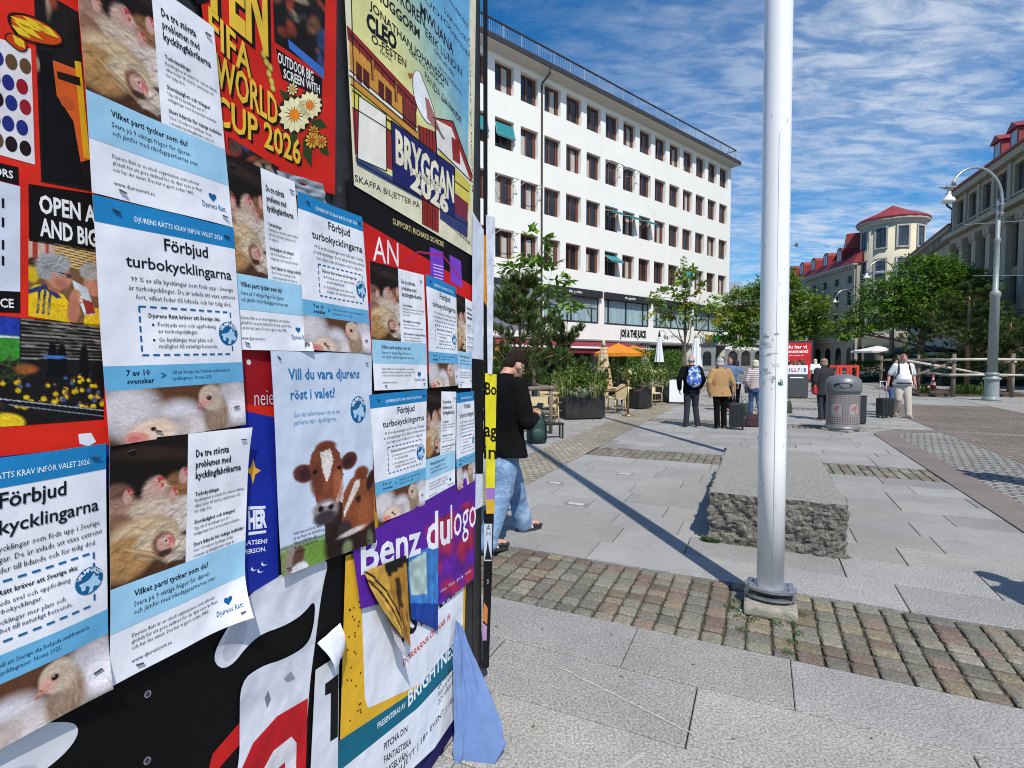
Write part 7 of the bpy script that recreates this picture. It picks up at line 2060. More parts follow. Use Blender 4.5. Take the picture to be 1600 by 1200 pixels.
hedge('added dark hedge trough in place of shade, right of the near street lamp behind the fence', gx(1545, 34), R(-8), 6.0, .8, 2.0, 5, 3600)
# ------------------------------------------------------------------ rattan chairs, tables
M_RATTAN = mat('pale_rattan', (.50, .36, .16), .6, var=.2, vscale=20)
M_SEATW = mat('cream_weave', (.56, .46, .26), .75, var=.18, vscale=45, bump=.3, bscale=90)
def chair_proto():
    t = thing('rattan_chair', 'pale rattan armchair beside the brass post', 'chair', (0, 0, 0), 0, 'rattan chairs on the terrace')
    mb = MB(); mb.sm = False
    mb.prism([(.24 * math.cos(a) * (1 if math.sin(a) < 0 else .95), .23 * math.sin(a)) for a in np.linspace(0, 6.283, 20, endpoint=False)], .43, .47); mb.build('seat', M_SEATW, t)
    for (sx, sy) in ((-1, -1), (1, -1), (-1, 1), (1, 1)):
        mb = MB(); mb.sm = True; mb.tube([(sx * .22, sy * .21, 0), (sx * .20, sy * .19, .44)], .016, 8); mb.build('leg', M_RATTAN, t)
    mb = MB(); mb.sm = True; pts = [(-.24, -.16, .44), (-.26, -.18, .66)] + [(-.26 + .0, -.05, .69), (-.25, .10, .71)] + [(.25 * math.cos(a), .14 + .12 * math.sin(a), .72 + .0 * a) for a in np.linspace(math.pi, 0, 9)] + [(.25, .10, .71), (.26, -.05, .69), (.26, -.18, .66), (.24, -.16, .44)]
    mb.tube(pts, .015, 7); mb.build('armrest', M_RATTAN, t)
    mb = MB(); mb.sm = True; bk = [(-.21, .2, .45)] + [(-.22 * math.cos(a), .24 + .05 * math.sin(a), .62 + .28 * math.sin(a)) for a in np.linspace(0, math.pi, 11)] + [(.21, .2, .45)]
    mb.tube(bk, .015, 7); fr = mb.build('back_frame', M_RATTAN, t)
    mb = MB(); n = len(bk); vs = [(x * .95, y + .004, z) for x, y, z in bk]; mb.add(vs, [tuple(range(n))]); mb.add([(x, y + .012, z) for x, y, z in vs], [tuple(range(n))[::-1]]); mb.build('back_weave', M_SEATW, fr)
    mb = MB(); mb.sm = True; mb.tube([(-.21, -.2, .2), (.21, -.2, .2)], .01, 6); mb.tube([(-.21, .2, .2), (.21, .2, .2)], .01, 6); mb.tube([(-.21, -.2, .22), (-.21, .2, .22)], .01, 6); mb.tube([(.21, -.2, .22), (.21, .2, .22)], .01, 6); mb.build('stretcher', M_RATTAN, t)
    return t
CH = chair_proto(); CH.location = gx(963, 16.2); CH.rotation_euler.z = R(-150)
CHS = [(952, 17.2, 40, 'rattan chair just behind the first rattan chair, by the striped parasol'), (882, 18.4, 170, 'high standing rattan chair left of the striped parasol, seen from the front'), (897, 18.9, 175, 'rattan chair directly beside the long planter, back row'),
       (848, 17.0, 60, 'rattan chair half hidden behind the wooden rail'), (862, 16.2, -30, 'rattan chair by the white cloth table'), (1022, 19.0, 20, 'rattan chair between the two white flower planters'), (1100, 33, 10, 'far rattan chair under the small street tree'), (1113, 34, -60, 'far rattan chair next to the walkers'), (1150, 36, 40, 'far rattan chair left of the flagpole')]
CHS += [(858, 13.6, 100, 'rattan chair nearest the wooden rail, turned sideways'), (874, 14.9, -70, 'rattan chair tucked behind the long planter on its left side'), (905, 19.9, 160, 'rattan chair in the shade of the pine, third row'), (925, 20.4, -170, 'rattan chair in the shade left of the striped parasol, third row'), (868, 21.0, 150, 'rattan chair far back under the red awning')]
for (px, D, a, lab) in CHS: copy_tree(CH, gx(px, D), R(a), lab)
def table(label, p, cloth, dark=False):
    t = thing('cafe_table', label, 'table', p, RNG.uniform(0, 1), 'cafe tables')
    mb = MB(); mb.sm = False; mb.lathe([(.36, .715), (.36, .745)], 28); mb.build('table_top', M_SEATW if not dark else M_OLDWOOD, t)
    mb = MB(); mb.sm = True; mb.lathe([(.24, 0), (.24, .02), (.03, .05), (.025, .71)], 18, cap=False); mb.build('pedestal', M_BLACKSTEEL, t)
    return t
table('round pale table in front of the rattan chairs by the brass post', gx(972, 17.0), False)
table('round pale table behind the man in black', gx(868, 17.4), False); table('round pale table right behind the wooden rail', gx(856, 14.6), False); table('round pale table at the back beneath the awning', gx(915, 20.8), False); table('round pale table between the pine and the long planter', gx(893, 16.6), False); table('dark round table far back under the small tree', gx(1108, 33.6), False, True)
# clutter on the tables
def jug(name, label, p, prof, m, cat):
    t = thing(name, label, cat, p); mb = MB(); mb.sm = True; mb.lathe(prof, 18); mb.build('body', m, t); return t
jug('carafe', 'white carafe standing on the pale table behind the man in black', gx(868, 17.4) + Vector((.05, 0, .745)), [(.05, 0), (.06, .06), (.03, .16), (.035, .2)], M_SIGNWHITE, 'carafe')
jug('cup', 'white cup standing on the table by the brass post', gx(972, 17.0) + Vector((.0, 0, .745)), [(.025, 0), (.04, .07)], M_SIGNWHITE, 'cup')
# brass stanchion
def stanchion():
    t = thing('stanchion', 'brass rope post standing before the rattan chairs', 'stanchion', gx(982, 15.4), 0)
    br = mat('old_brass', (.40, .27, .10), .35, .8, var=.2, vscale=12)
    mb = MB(); mb.sm = True; mb.lathe([(.17, 0), (.17, .02), (.05, .05), (.03, .08)], 24); mb.build('base', br, t)
    mb = MB(); mb.sm = True; mb.lathe([(.03, .08), (.03, .98)], 14); mb.build('pole', br, t)
    mb = MB(); mb.sm = True; mb.lathe([(.05, .9), (.05, .93), (.03, .95), (.055, 1.0), (.01, 1.05)], 16); mb.build('finial', br, t)
    mb = MB(); mb.sm = True; mb.tube([(0.03, 0, .9), (.3, .4, .70), (.6, .9, .72), (.85, 1.3, .9)], .018, 8); mb.tube([(-.03, 0, .9), (-.3, .2, .70), (-.7, .5, .68)], .018, 8); mb.build('rope', mat('dark_rope', (.10, .05, .03), .8), t)
stanchion()
# white A-board
def aboard():
    t = thing('sign_board', 'blank white pavement board with black foot left of the walking couple', 'sign board', gx(1058, 20.0), R(-6))
    mb = MB(); mb.rbox(0, 0, .46, .56, .03, .82, .006); mb.build('panel', M_SIGNWHITE, t)
    mb = MB(); mb.bbox(-.30, -.275, -.03, .03, .02, .9); mb.bbox(.275, .30, -.03, .03, .02, .9); mb.bbox(-.36, .36, -.16, .16, 0, .03); mb.build('stand', M_BLACKSTEEL, t)
aboard()
# parasols
def closed_parasol(name, label, p, h, r, m, stripes=None, base_m=None, z0=.75):
    t = thing(name, label, 'parasol', p, 0, 'parasols on the terrace')
    mb = MB(); mb.sm = True; mb.tube([(0, 0, .08), (0, 0, h)], .024, 8); mb.lathe([(.26, 0), (.26, .05), (.05, .09)], 18); mb.build('pole', M_ZINC, t)
    mb = MB(); n = 48; k = 70 if stripes and len(stripes) > 1 else 30; mb.sm = True
    for j in range(k + 1):
        f = j / k; z = z0 + (h - .18 - z0) * f; rad = r * (1 - f * .72) + .01 - (.03 if f > .9 else 0)
        for i in range(n):
            a = 6.283 * i / n; w = 1 + .20 * math.cos(8 * a) * (1 - f * .5) + .03 * math.sin(3 * a + 7 * f)
            if stripes: mb.c.append(stripes[int(z / .04) % len(stripes)])
            else: mb.c.append((.72, .73, .75))
            mb.v.append((rad * w * math.cos(a), rad * w * math.sin(a), z))
    for j in range(k):
        for i in range(n):
            i2 = (i + 1) % n; mb.f.append((j * n + i, j * n + i2, (j + 1) * n + i2, (j + 1) * n + i)); mb.smooth.append(True)
    cn = mb.build('canopy', m, t, attr=True)
    mb = MB(); mb.sm = True; mb.lathe([(r * .34, h - .26), (r * .16, h - .1), (.02, h + .04)], 16); mb.build('cap', m if not stripes else mat('canopy_cream', (.62, .52, .36), .85), cn)
M_CANOPY = mat('canopy_cloth', attr=True, rough=.85, trans=.12)
closed_parasol('closed_parasol', 'closed parasol with orange and cream stripes', gx(943, 17.8), 2.35, .27, M_CANOPY, [(.62, .50, .33), (.60, .26, .10), (.62, .52, .36)], z0=.66)
closed_parasol('closed_parasol', 'closed white parasol between the two broad shrubs', gx(1030, 27), 3.1, .2, M_CANOPY, None, z0=1.55)
closed_parasol('closed_parasol', 'closed white parasol behind the head of the man with the blue backpack', gx(1087, 26), 3.0, .30, M_CANOPY, [(.72, .73, .75)], z0=1.1)
def open_parasol(label, p, z, r, col, seed):
    t = thing('open_parasol', label, 'parasol', p, 0, 'parasols on the terrace')
    mb = MB(); mb.sm = True; mb.tube([(0, 0, 0), (0, 0, z + .5)], .025, 8); mb.lathe([(.26, 0), (.26, .06), (.05, .1)], 18); mb.build('pole', M_OLDWOOD, t)
    mb = MB(); n = 8; mb.col(*col)
    for k in range(n):
        a, b = 6.283 * k / n, 6.283 * (k + 1) / n; P = lambda q, rr, zz: (rr * math.cos(q), rr * math.sin(q), zz)
        m_ = (a + b) / 2
        for dz in (0, .01): mb.add([P(a, r, z + dz), P(m_, r * .95, z - .03 + dz), P(b, r, z + dz), (0, 0, z + .45 + dz)], [(0, 1, 3), (1, 2, 3)])
        mb.add([P(a, r, z), P(m_, r * .95, z - .03), P(b, r, z), P(b, r, z - .14), P(m_, r * .95, z - .16), P(a, r, z - .14)], [(0, 1, 4, 5), (1, 2, 3, 4)])
    mb.build('canopy', M_CANOPY, t, attr=True)
open_parasol('open orange parasol right of the striped parasol', gx(966, 24), 1.95, 1.1, (.62, .22, .01), 1)
open_parasol('open orange parasol behind the head of the man in black', gx(784, 20), 1.75, 1.0, (.62, .20, .01), 2)
open_parasol('open orange parasol half hidden by the shrub', gx(990, 29), 2.0, 1.2, (.58, .20, .02), 2)
open_parasol('open white cafe parasol far off under the large tree', gx(1370, 46), 2.45, 2.0, (.70, .70, .68), 3)
open_parasol('open white parasol beside the arcade entrance at the far corner', gx(1152, 52), 2.75, 2.0, (.70, .70, .68), 3)
open_parasol('open dark parasol added to darken the far terrace, over the hedge, left of the fence', gx(1447, 46), 2.5, 2.2, (.03, .03, .035), 6)  # added dark canopy, in place of shade under the big tree
open_parasol('open dark parasol far off right of the white parasol', gx(1405, 44), 2.3, 1.6, (.06, .065, .08), 4)
# wooden corner rail, green bin bag and low bench by the man in black
def corner_rail():
    o = gx(836, 11.6); t = thing('wooden_rail', 'rough wooden corner rail right of the man in black', 'railing', o, R(8)); 
    for (x, y) in ((.35, 0), (-.45, .1), (.30, 1.5)):
        mb = MB(); mb.sm = True; mb.tube([(x, y, 0), (x, y, 1.0)], .045, 9); mb.build('post', M_OLDWOOD, t)
    for (a, b) in (((-.5, .1, .98), (.42, 0, 1.0)), ((.35, -.05, 1.0), (.30, 1.55, .98)), ((-.5, .1, .45), (.4, 0, .47)), ((.35, 0, .46), (.3, 1.5, .46))):
        mb = MB(); mb.sm = True; mb.tube([a, b], [.055, .05], 9); mb.build('rail', M_OLDWOOD, t)
    mb = MB(); mb.bbox(-.1, .28, -.04, -.02, .62, .82); mb.build('paper_notice', M_SEATW, t)
corner_rail()
def small_bench():
    t = thing('luggage_stand', 'low black metal stand at the right of the green bag', 'stand', gx(862, 10.9), R(20))
    mb = MB(); mb.rbox(0, 0, .30, .5, .2, .04, .01); mb.build('top', M_BLACKSTEEL, t)
    for (x, y) in ((-.22, -.07), (.22, -.07), (-.22, .07), (.22, .07)):
        mb = MB(); mb.bbox(x - .015, x + .015, y - .015, y + .015, 0, .28); mb.build('leg', M_BLACKSTEEL, t)
small_bench()
# ================================================================== PEOPLE
def soft(mb, name, m, parent, voxel=.014, it=3, fac=.5, attr=False):
    o = mb.build(name, m, parent, fixn=True)
    r = o.modifiers.new('skin', 'REMESH'); r.mode = 'VOXEL'; r.voxel_size = voxel; r.use_smooth_shade = True
    s = o.modifiers.new('soft', 'SMOOTH'); s.factor = fac; s.iterations = it
    return o
def chain(mb, pts, rad, n=14):
    """tapered closed limb with round joints"""
    mb.tube(pts, rad, n)
    for p, r in zip(pts, rad): mb.ell(p, (r, r, r), 12, 8)
def stack(mb, rings, n=24):
    """closed torso-like body from (cx, cy, z, rx, ry)"""
    mb.loft([[(cx + rx * math.cos(a) * (abs(math.cos(a)) ** -.12 if abs(math.cos(a)) > .05 else 1), cy + ry * math.sin(a), z) for a in np.linspace(0, 2 * math.pi, n, endpoint=False)] for (cx, cy, z, rx, ry) in rings])
def lerp3(a, b, t): return tuple(a[i] * (1 - t) + b[i] * t for i in range(3))
M_SKIN = mat('skin', (.50, .27, .19), .5, var=.08, vscale=14, spec=.3)
M_SKIN2 = mat('reddish_skin', (.52, .24, .17), .5, var=.10, vscale=14, spec=.3)
M_SOLE = mat('white_sole', (.65, .65, .63), .6)
M_SHOE = mat('black_shoe', (.02, .02, .022), .5)

def cloth(name, c, **k):
    k.setdefault('rough', .9); k.setdefault('var', .12); k.setdefault('vscale', 8); k.setdefault('bump', .35); k.setdefault('bscale', 22)
    return mat(name, c, **k)

def person(label, loc, rz, S=1.0, legs=None, arms=None, lean=0.0, head=(0, 0, 0), belly=0.0, hip=1.0, top=None, trousers=None, shoes=None, hair=None, skin=None, hairstyle='short',
           long_sleeve=True, top_hem=.84, skirt=None, group=None, glasses=False, fine=False, collar=True, flare=0.0, jacket_w=1.0, bare_leg=False, trouser_w=1.0):
    """standing or walking figure facing local +y; lengths in metres for a 1.75 m person, then scaled by S"""
    t = thing('person', label, 'person', loc, rz, group); t.scale = (S, S, S)
    sk = skin or M_SKIN
    legs = legs or {}
    L = {'L': legs.get('L', ((-.10, .03, .50), (-.11, .0, .09), (-.02, 1))), 'R': legs.get('R', ((.10, .03, .50), (.11, .0, .09), (.02, 1)))}
    arms = arms or {}
    A = {'L': arms.get('L', ((-.25, -.03, 1.13), (-.26, .04, .88))), 'R': arms.get('R', ((.25, -.03, 1.13), (.26, .04, .88)))}
    ly = lean
    sh = {'L': (-.175, ly * 1.0, 1.41), 'R': (.175, ly * 1.0, 1.41)}
    hips = {'L': (-.09, 0, .90), 'R': (.09, 0, .90)}
    nb = (0, ly * 1.05, 1.47); hc = (head[0], ly * 1.25 + .03 + head[1], 1.625 + head[2])
    tilt = Matrix.Rotation(R(-34) if fine else R(-6), 3, 'X')
    # ---- body: one continuous skin, head to feet
    mb = MB(); vx = .009 if fine else .012
    stack(mb, [(0, 0, .80, .13, .09), (0, 0, .90, .15, .10), (0, ly * .3, 1.05, .125, .085), (0, ly * .8, 1.25, .145, .095), (0, ly, 1.38, .16, .085), (0, ly, 1.45, .09, .06)])
    chain(mb, [nb, (nb[0] * .5 + hc[0] * .5, (nb[1] + hc[1]) / 2 - .015, 1.53), (hc[0], hc[1] - .02, hc[2] - .04)], [.062, .056, .058])
    def hp(x, y, z): q = tilt @ Vector((x, y, z)); return (hc[0] + q.x, hc[1] + q.y, hc[2] + q.z)
    mb.ell(hp(0, -.01, .025), (.076, .096, .098), 20, 14, tilt); mb.ell(hp(0, .035, -.045), (.058, .062, .075), 16, 10, tilt); mb.ell(hp(0, .062, -.095), (.028, .025, .022), 12, 8, tilt)
    mb.ell(hp(0, .072, .03), (.05, .02, .02), 12, 8, tilt)
    chain(mb, [hp(0, .086, .018), hp(0, .104, -.022)], [.011, .017], 10)
    mb.ell(hp(0, .082, -.062), (.026, .016, .008), 10, 8, tilt); mb.ell(hp(0, .079, -.074), (.022, .015, .008), 10, 8, tilt)
    for sx in (-1, 1): mb.ell(hp(sx * .078, -.005, -.01), (.012, .022, .034), 10, 8, tilt); mb.ell(hp(sx * .035, .06, -.02), (.024, .02, .02), 10, 8, tilt)
    for s in 'LR':
        el, wr = A[s]
        chain(mb, [sh[s], el, lerp3(el, wr, .45), wr], [.050, .040, .038, .027])
        d = (Vector(wr) - Vector(el)).normalized(); sx = 1 if s == 'R' else -1
        side = Vector((-sx * 1.0, .25, 0)); side = (side - d * side.dot(d)).normalized(); nrm = d.cross(side).normalized()
        pc = Vector(wr) + d * .055
        Mx = Matrix((side, nrm, d)).transposed()
        # palm broad across 'fw', four curled fingers and a thumb
        fw = nrm; pal = Matrix((fw, side, d)).transposed(); mb.ell(pc, (.040, .016, .052), 12, 8, pal)
        for k, (o, ln) in enumerate(((-.030, .062), (-.010, .074), (.010, .070), (.029, .054))):
            b0 = pc + d * .040 + fw * o; b1 = b0 + d * ln * .45 + side * .008; b2 = b1 + d * ln * .30 + side * .022; b3 = b2 + d * ln * .10 + side * .024
            chain(mb, [tuple(b0), tuple(b1), tuple(b2), tuple(b3)], [.0095, .009, .0085, .0075], 8)
        th0 = pc - d * .025 + fw * (.030 if s == 'L' else .030) * (1 if sx > 0 else -1); th1 = th0 + fw * .022 * (1 if sx > 0 else -1) + d * .028 + side * .01; th2 = th1 + d * .030 + side * .012
        chain(mb, [tuple(th0), tuple(th1), tuple(th2)], [.012, .0105, .009], 8)
    for s in 'LR':
        kn, an, (fx, fy) = L[s]
        chain(mb, [hips[s], lerp3(hips[s], kn, .5), kn, lerp3(kn, an, .35), an], [.078, .070, .052, .052, .036])
        fd = Vector((fx, fy, 0)).normalized(); chain(mb, [an, tuple(Vector(an) + fd * .09 - Vector((0, 0, .03))), tuple(Vector(an) + fd * .16 - Vector((0, 0, .045)))], [.036, .034, .028])
    body = soft(mb, 'body', sk, t, vx, 2)
    # ---- eyes
    for sx in (-1, 1):
        mb = MB(); mb.sm = True; mb.ell(hp(sx * .032, .082, .012), (.012, .008, .007), 10, 8, tilt); e = mb.build('eye', mat('eye_white', (.6, .58, .55), .2), t)
        mb = MB(); mb.sm = True; mb.ell(hp(sx * .032, .089, .012), (.0055, .003, .0055), 8, 6, tilt); mb.build('iris', mat('iris', (.03, .02, .015), .1), e)
        mb = MB(); mb.sm = True; chain(mb, [hp(sx * .016, .089, .036), hp(sx * .034, .088, .042), hp(sx * .050, .076, .036)], [.004, .005, .003], 6); mb.build('eyebrow', hair[0] if hair else sk, t)
    # ---- trousers or skirt
    if skirt:
        mb = MB(); stack(mb, [(0, 0, skirt[0], .20 * hip + flare, .17 + flare), (0, 0, .72, .19 * hip, .15), (0, 0, .88, .18 * hip, .135), (0, ly * .3, 1.02, .15, .115)]); soft(mb, 'skirt', skirt[1], t, .014)
    if trousers and not skirt:
        mb = MB(); stack(mb, [(0, 0, .78, .15 * hip, .12), (0, -.01, .88, .168 * hip, .130 + belly * .2), (0, ly * .3 + belly * .3, 1.0, .155 * hip, .118 + belly * .4), (0, ly * .35 + belly * .3, 1.06, .150 * hip, .112 + belly * .4)])
        for s in 'LR':
            kn, an, (fx, fy) = L[s]; w = trouser_w
            an2 = (an[0], an[1] - .005, an[2] - .02)
            chain(mb, [(hips[s][0] * hip, hips[s][1], hips[s][2] - .02), lerp3(hips[s], kn, .5), kn, lerp3(kn, an2, .5), an2], [.098 * hip, .090 * w, .073 * w, .070 * w, .068 * w])
        o = soft(mb, 'trousers', trousers, t, .012, 3)
        if fine:
            d = o.modifiers.new('folds', 'DISPLACE'); tx = bpy.data.textures.new('folds', 'CLOUDS'); tx.noise_scale = .12; d.texture = tx; d.strength = .03; d.mid_level = .5
    # ---- shoes
    for s in 'LR':
        kn, an, (fx, fy) = L[s]; fd = Vector((fx, fy, 0)).normalized(); a = Vector((an[0], an[1], an[2] - .09))
        rise = a.z
        mb = MB(); rt = Matrix.Rotation(math.atan2(fd.y, fd.x) - R(90), 3, 'Z')
        def F(x, y, z): q = rt @ Vector((x, y, z)); return (a.x + q.x, a.y + q.y, a.z + q.z)
        for (y, z, rx, ry, rz_) in ((-.045, .045, .038, .045, .045), (.03, .05, .043, .06, .042), (.10, .042, .046, .06, .034), (.16, .036, .042, .045, .028)):
            mb.ell(F(0, y, z), (rx, ry, rz_), 14, 8, rt)
        chain(mb, [F(0, -.02, .06), F(0, -.015, .10)], [.042, .040])
        so = soft(mb, 'shoe', (shoes or (M_SHOE,))[0], t, .009, 2)
        mb = MB(); pl = [(.048 * math.cos(q) * (1 if math.sin(q) > -.2 else .82), .055 + .135 * math.sin(q)) for q in np.linspace(0, 6.283, 22, endpoint=False)]
        n = len(pl); mb.add([F(x, y, .002) for x, y in pl] + [F(x, y, .026) for x, y in pl], [tuple(range(n))[::-1], tuple(range(n, 2 * n))] + [(i, (i + 1) % n, n + (i + 1) % n, n + i) for i in range(n)])
        mb.build('sole', (shoes[1] if shoes and len(shoes) > 1 else M_SOLE), so)
        if fine:
            mb = MB()
            for q in range(3):
                for sx in (-1, 1): mb.add([F(sx * .047, .02 + q * .024, .03), F(sx * .049, .034 + q * .024, .03), F(sx * .036, .014 + q * .024, .085), F(sx * .036, .0 + q * .024, .085)], [(0, 1, 2, 3)])
            mb.build('stripe', M_SOLE, so)
    # ---- upper garment
    mb = MB(); w = jacket_w
    rg = [(0, -.0, top_hem, (.185 + flare) * hip * w, .135 + flare * .6 + belly * .35), (0, ly * .15, .95, .180 * hip * w, .132 + belly * .5), (0, ly * .4 + belly * .4, 1.06, .172 * w, .125 + belly * .6), (0, ly * .75 + belly * .25, 1.22, .188 * w, .130 + belly * .3), (0, ly, 1.36, .195 * w, .118), (0, ly, 1.43, .165 * w, .095), (0, ly * 1.02, 1.475, .095, .078)]
    stack(mb, rg)
    if collar: stack(mb, [(0, ly * 1.02, 1.45, .090, .080), (0, ly * 1.06, 1.50, .080, .075), (0, ly * 1.08, 1.515, .076, .072)])
    for s in 'LR':
        el, wr = A[s]; q = 1.0 if fine or w > 1 else .9
        if long_sleeve: chain(mb, [sh[s], lerp3(sh[s], el, .5), el, lerp3(el, wr, .5), lerp3(el, wr, .93)], [.088 * q, .080 * q, .070 * q, .062 * q, .052 * q])
        else: chain(mb, [sh[s], lerp3(sh[s], el, .75)], [.086, .076])
    o = soft(mb, 'top', top, t, .012, 3)
    if fine:
        d = o.modifiers.new('folds', 'DISPLACE'); tx = bpy.data.textures.new('folds', 'CLOUDS'); tx.noise_scale = .16; d.texture = tx; d.strength = .035; d.mid_level = .5
    # ---- hair
    if hair:
        mb = MB(); hm = hair[0]
        if hairstyle == 'short':
            mb.ell(hp(0, -.022, .052), (.083, .098, .080), 18, 12, tilt); mb.ell(hp(0, -.060, .0), (.070, .058, .07), 14, 10, tilt)
            if fine:
                rr = random.Random(6)
                for k in range(90):
                    a, b = rr.uniform(0, 6.28), rr.uniform(.05, 1.15); p = Vector((.080 * math.sin(b) * math.cos(a), -.015 + .096 * math.sin(b) * math.sin(a), .05 + .082 * math.cos(b)))
                    if p.y > .05 and p.z < .07: continue
                    q = p * 1.0 + Vector((rr.uniform(-.02, .02), rr.uniform(-.01, .025), rr.uniform(0, .022))); chain(mb, [hp(*p), hp(*((p + q) / 2 + Vector((0, 0, .006)))), hp(*q)], [.011, .009, .004], 6)
        elif hairstyle == 'thin':
            mb.ell(hp(0, -.050, .01), (.080, .062, .062), 16, 10, tilt)
            for sx in (-1, 1): mb.ell(hp(sx * .070, -.02, .0), (.014, .05, .035), 12, 8, tilt)
        elif hairstyle == 'bob':
            mb.ell(hp(0, -.022, .048), (.094, .106, .086), 18, 12, tilt); mb.ell(hp(0, -.055, -.03), (.092, .066, .085), 16, 10, tilt)
            for sx in (-1, 1): mb.ell(hp(sx * .080, -.005, -.02), (.022, .055, .075), 12, 8, tilt)
        elif hairstyle == 'long':
            mb.ell(hp(0, -.022, .048), (.090, .102, .084), 18, 12, tilt); mb.ell(hp(0, -.065, -.10), (.080, .045, .15), 16, 10, tilt)
        o = soft(mb, 'hair', hm, t, .008, 1)
    if glasses:
        mb = MB(); mb.sm = True
        for sx in (-1, 1): mb.ell(hp(sx * .034, .070, .098), (.026, .016, .012), 10, 6, tilt)
        mb.tube([hp(-.075, -.01, .075), hp(-.06, .06, .095), hp(.06, .06, .095), hp(.075, -.01, .075)], .004, 6)
        mb.build('sunglasses', mat('dark_lens', (.01, .01, .012), .1), t)
    return t, {'A': A, 'L': L, 'sh': sh, 'hc': hc}

def face_dir(dx, dy): return -math.atan2(dx, dy)
HAIR_BR = mat('dark_brown_hair', (.018, .009, .005), .65, var=.5, vscale=40, bump=.9, bscale=120, spec=.25)
HAIR_GR = mat('grey_hair', (.38, .37, .36), .7, var=.25, vscale=40, bump=.5, bscale=90)
HAIR_WH = mat('white_blond_hair', (.62, .55, .42), .7, var=.2, vscale=40, bump=.5, bscale=90)
HAIR_DB = mat('dark_blond_hair', (.25, .18, .11), .7, var=.35, vscale=40, bump=.5, bscale=90)
HAIR_BK = mat('black_hair', (.012, .010, .010), .6, var=.3, vscale=40)
JEANS = cloth('pale_blue_denim', (.17, .28, .46), var=.3, vscale=11, bscale=30, bump=.6, stain=((.30, .42, .58), 4.5, .50, .66))
DENIM = cloth('blue_denim', (.05, .09, .20), var=.2)
BLACKC = cloth('black_cloth', (.0045, .0045, .005), var=.3, spec=.12)
NAVYC = cloth('navy_cloth', (.016, .018, .030), var=.2)
TANC = cloth('tan_wool', (.36, .21, .085), var=.12)
WHITEC = cloth('white_cloth', (.74, .73, .70), var=.04)
BEIGEC = cloth('beige_cotton', (.48, .43, .36), var=.08)
TEALC = cloth('steel_blue_cloth', (.10, .16, .26), var=.15)
M_RUBBER = mat('luggage_black', (.018, .019, .021), .45, .1, var=.2, vscale=12)

# 1 the young man in black beside the kiosk, looking down at his phone
yl = Vector((-.085, 4.60, 0)); fwd = (.76, .65)
ym, J = person('young man in loose black jacket and pale blue jeans looking down, standing beside the kiosk', yl, face_dir(*fwd), .985,
   legs={'R': ((.115, -.10, .50), (.135, -.27, .115), (.25, 1)), 'L': ((-.10, .22, .50), (-.13, .37, .09), (.25, 1))},
   arms={'R': ((.285, .04, 1.10), (.11, .30, 1.12)), 'L': ((-.27, .06, 1.11), (-.06, .31, 1.14))}, lean=.03, head=(0, .075, -.045), top=BLACKC, trousers=JEANS,
   shoes=(M_SHOE, mat('dark_sole', (.03, .03, .03), .7)), hair=(HAIR_BR,), hairstyle='short', fine=True, top_hem=.80, jacket_w=1.32, flare=.035, trouser_w=1.28)
def earbud():
    hc = J['hc']; tilt = Matrix.Rotation(R(-34), 3, 'X'); mb = MB(); mb.sm = True
    for sx in (-1, 1):
        q = tilt @ Vector((sx * .088, .004, -.012)); p = (hc[0] + q.x, hc[1] + q.y, hc[2] + q.z); mb.ell(p, (.006, .006, .006), 8, 6); mb.tube([p, (p[0], p[1] + .006, p[2] - .022)], .003, 6)
    mb.build('earbud', M_SIGNWHITE, ym)
earbud()
def local_to_world(o, p): return Matrix.LocRotScale(o.location, o.rotation_euler, o.scale) @ Vector(p)
pp = local_to_world(ym, (.03, .40, 1.17))
ph = thing('phone', 'black mobile phone held in both hands by the young man in black', 'phone', pp, face_dir(*fwd)); mb = MB(); mb.rbox(0, 0, 0, .075, .012, .15, .006)
o = mb.build('case', M_BLACKSTEEL, ph); o.rotation_euler = (R(-35), 0, 0)
mb = MB(); mb.bbox(-.033, .033, -.0075, -.0065, -.07, .07); o = mb.build('screen', mat('phone_glass', (.02, .025, .03), .1), ph); o.rotation_euler = (R(-35), 0, 0)

WALK1 = {'L': ((-.09, .10, .50), (-.09, .10, .09), (0, 1)), 'R': ((.10, .02, .49), (.10, -.24, .15), (0, 1))}
WALK2 = {'L': ((-.10, .03, .49), (-.10, -.20, .14), (0, 1)), 'R': ((.09, .11, .50), (.09, .12, .09), (0, 1))}
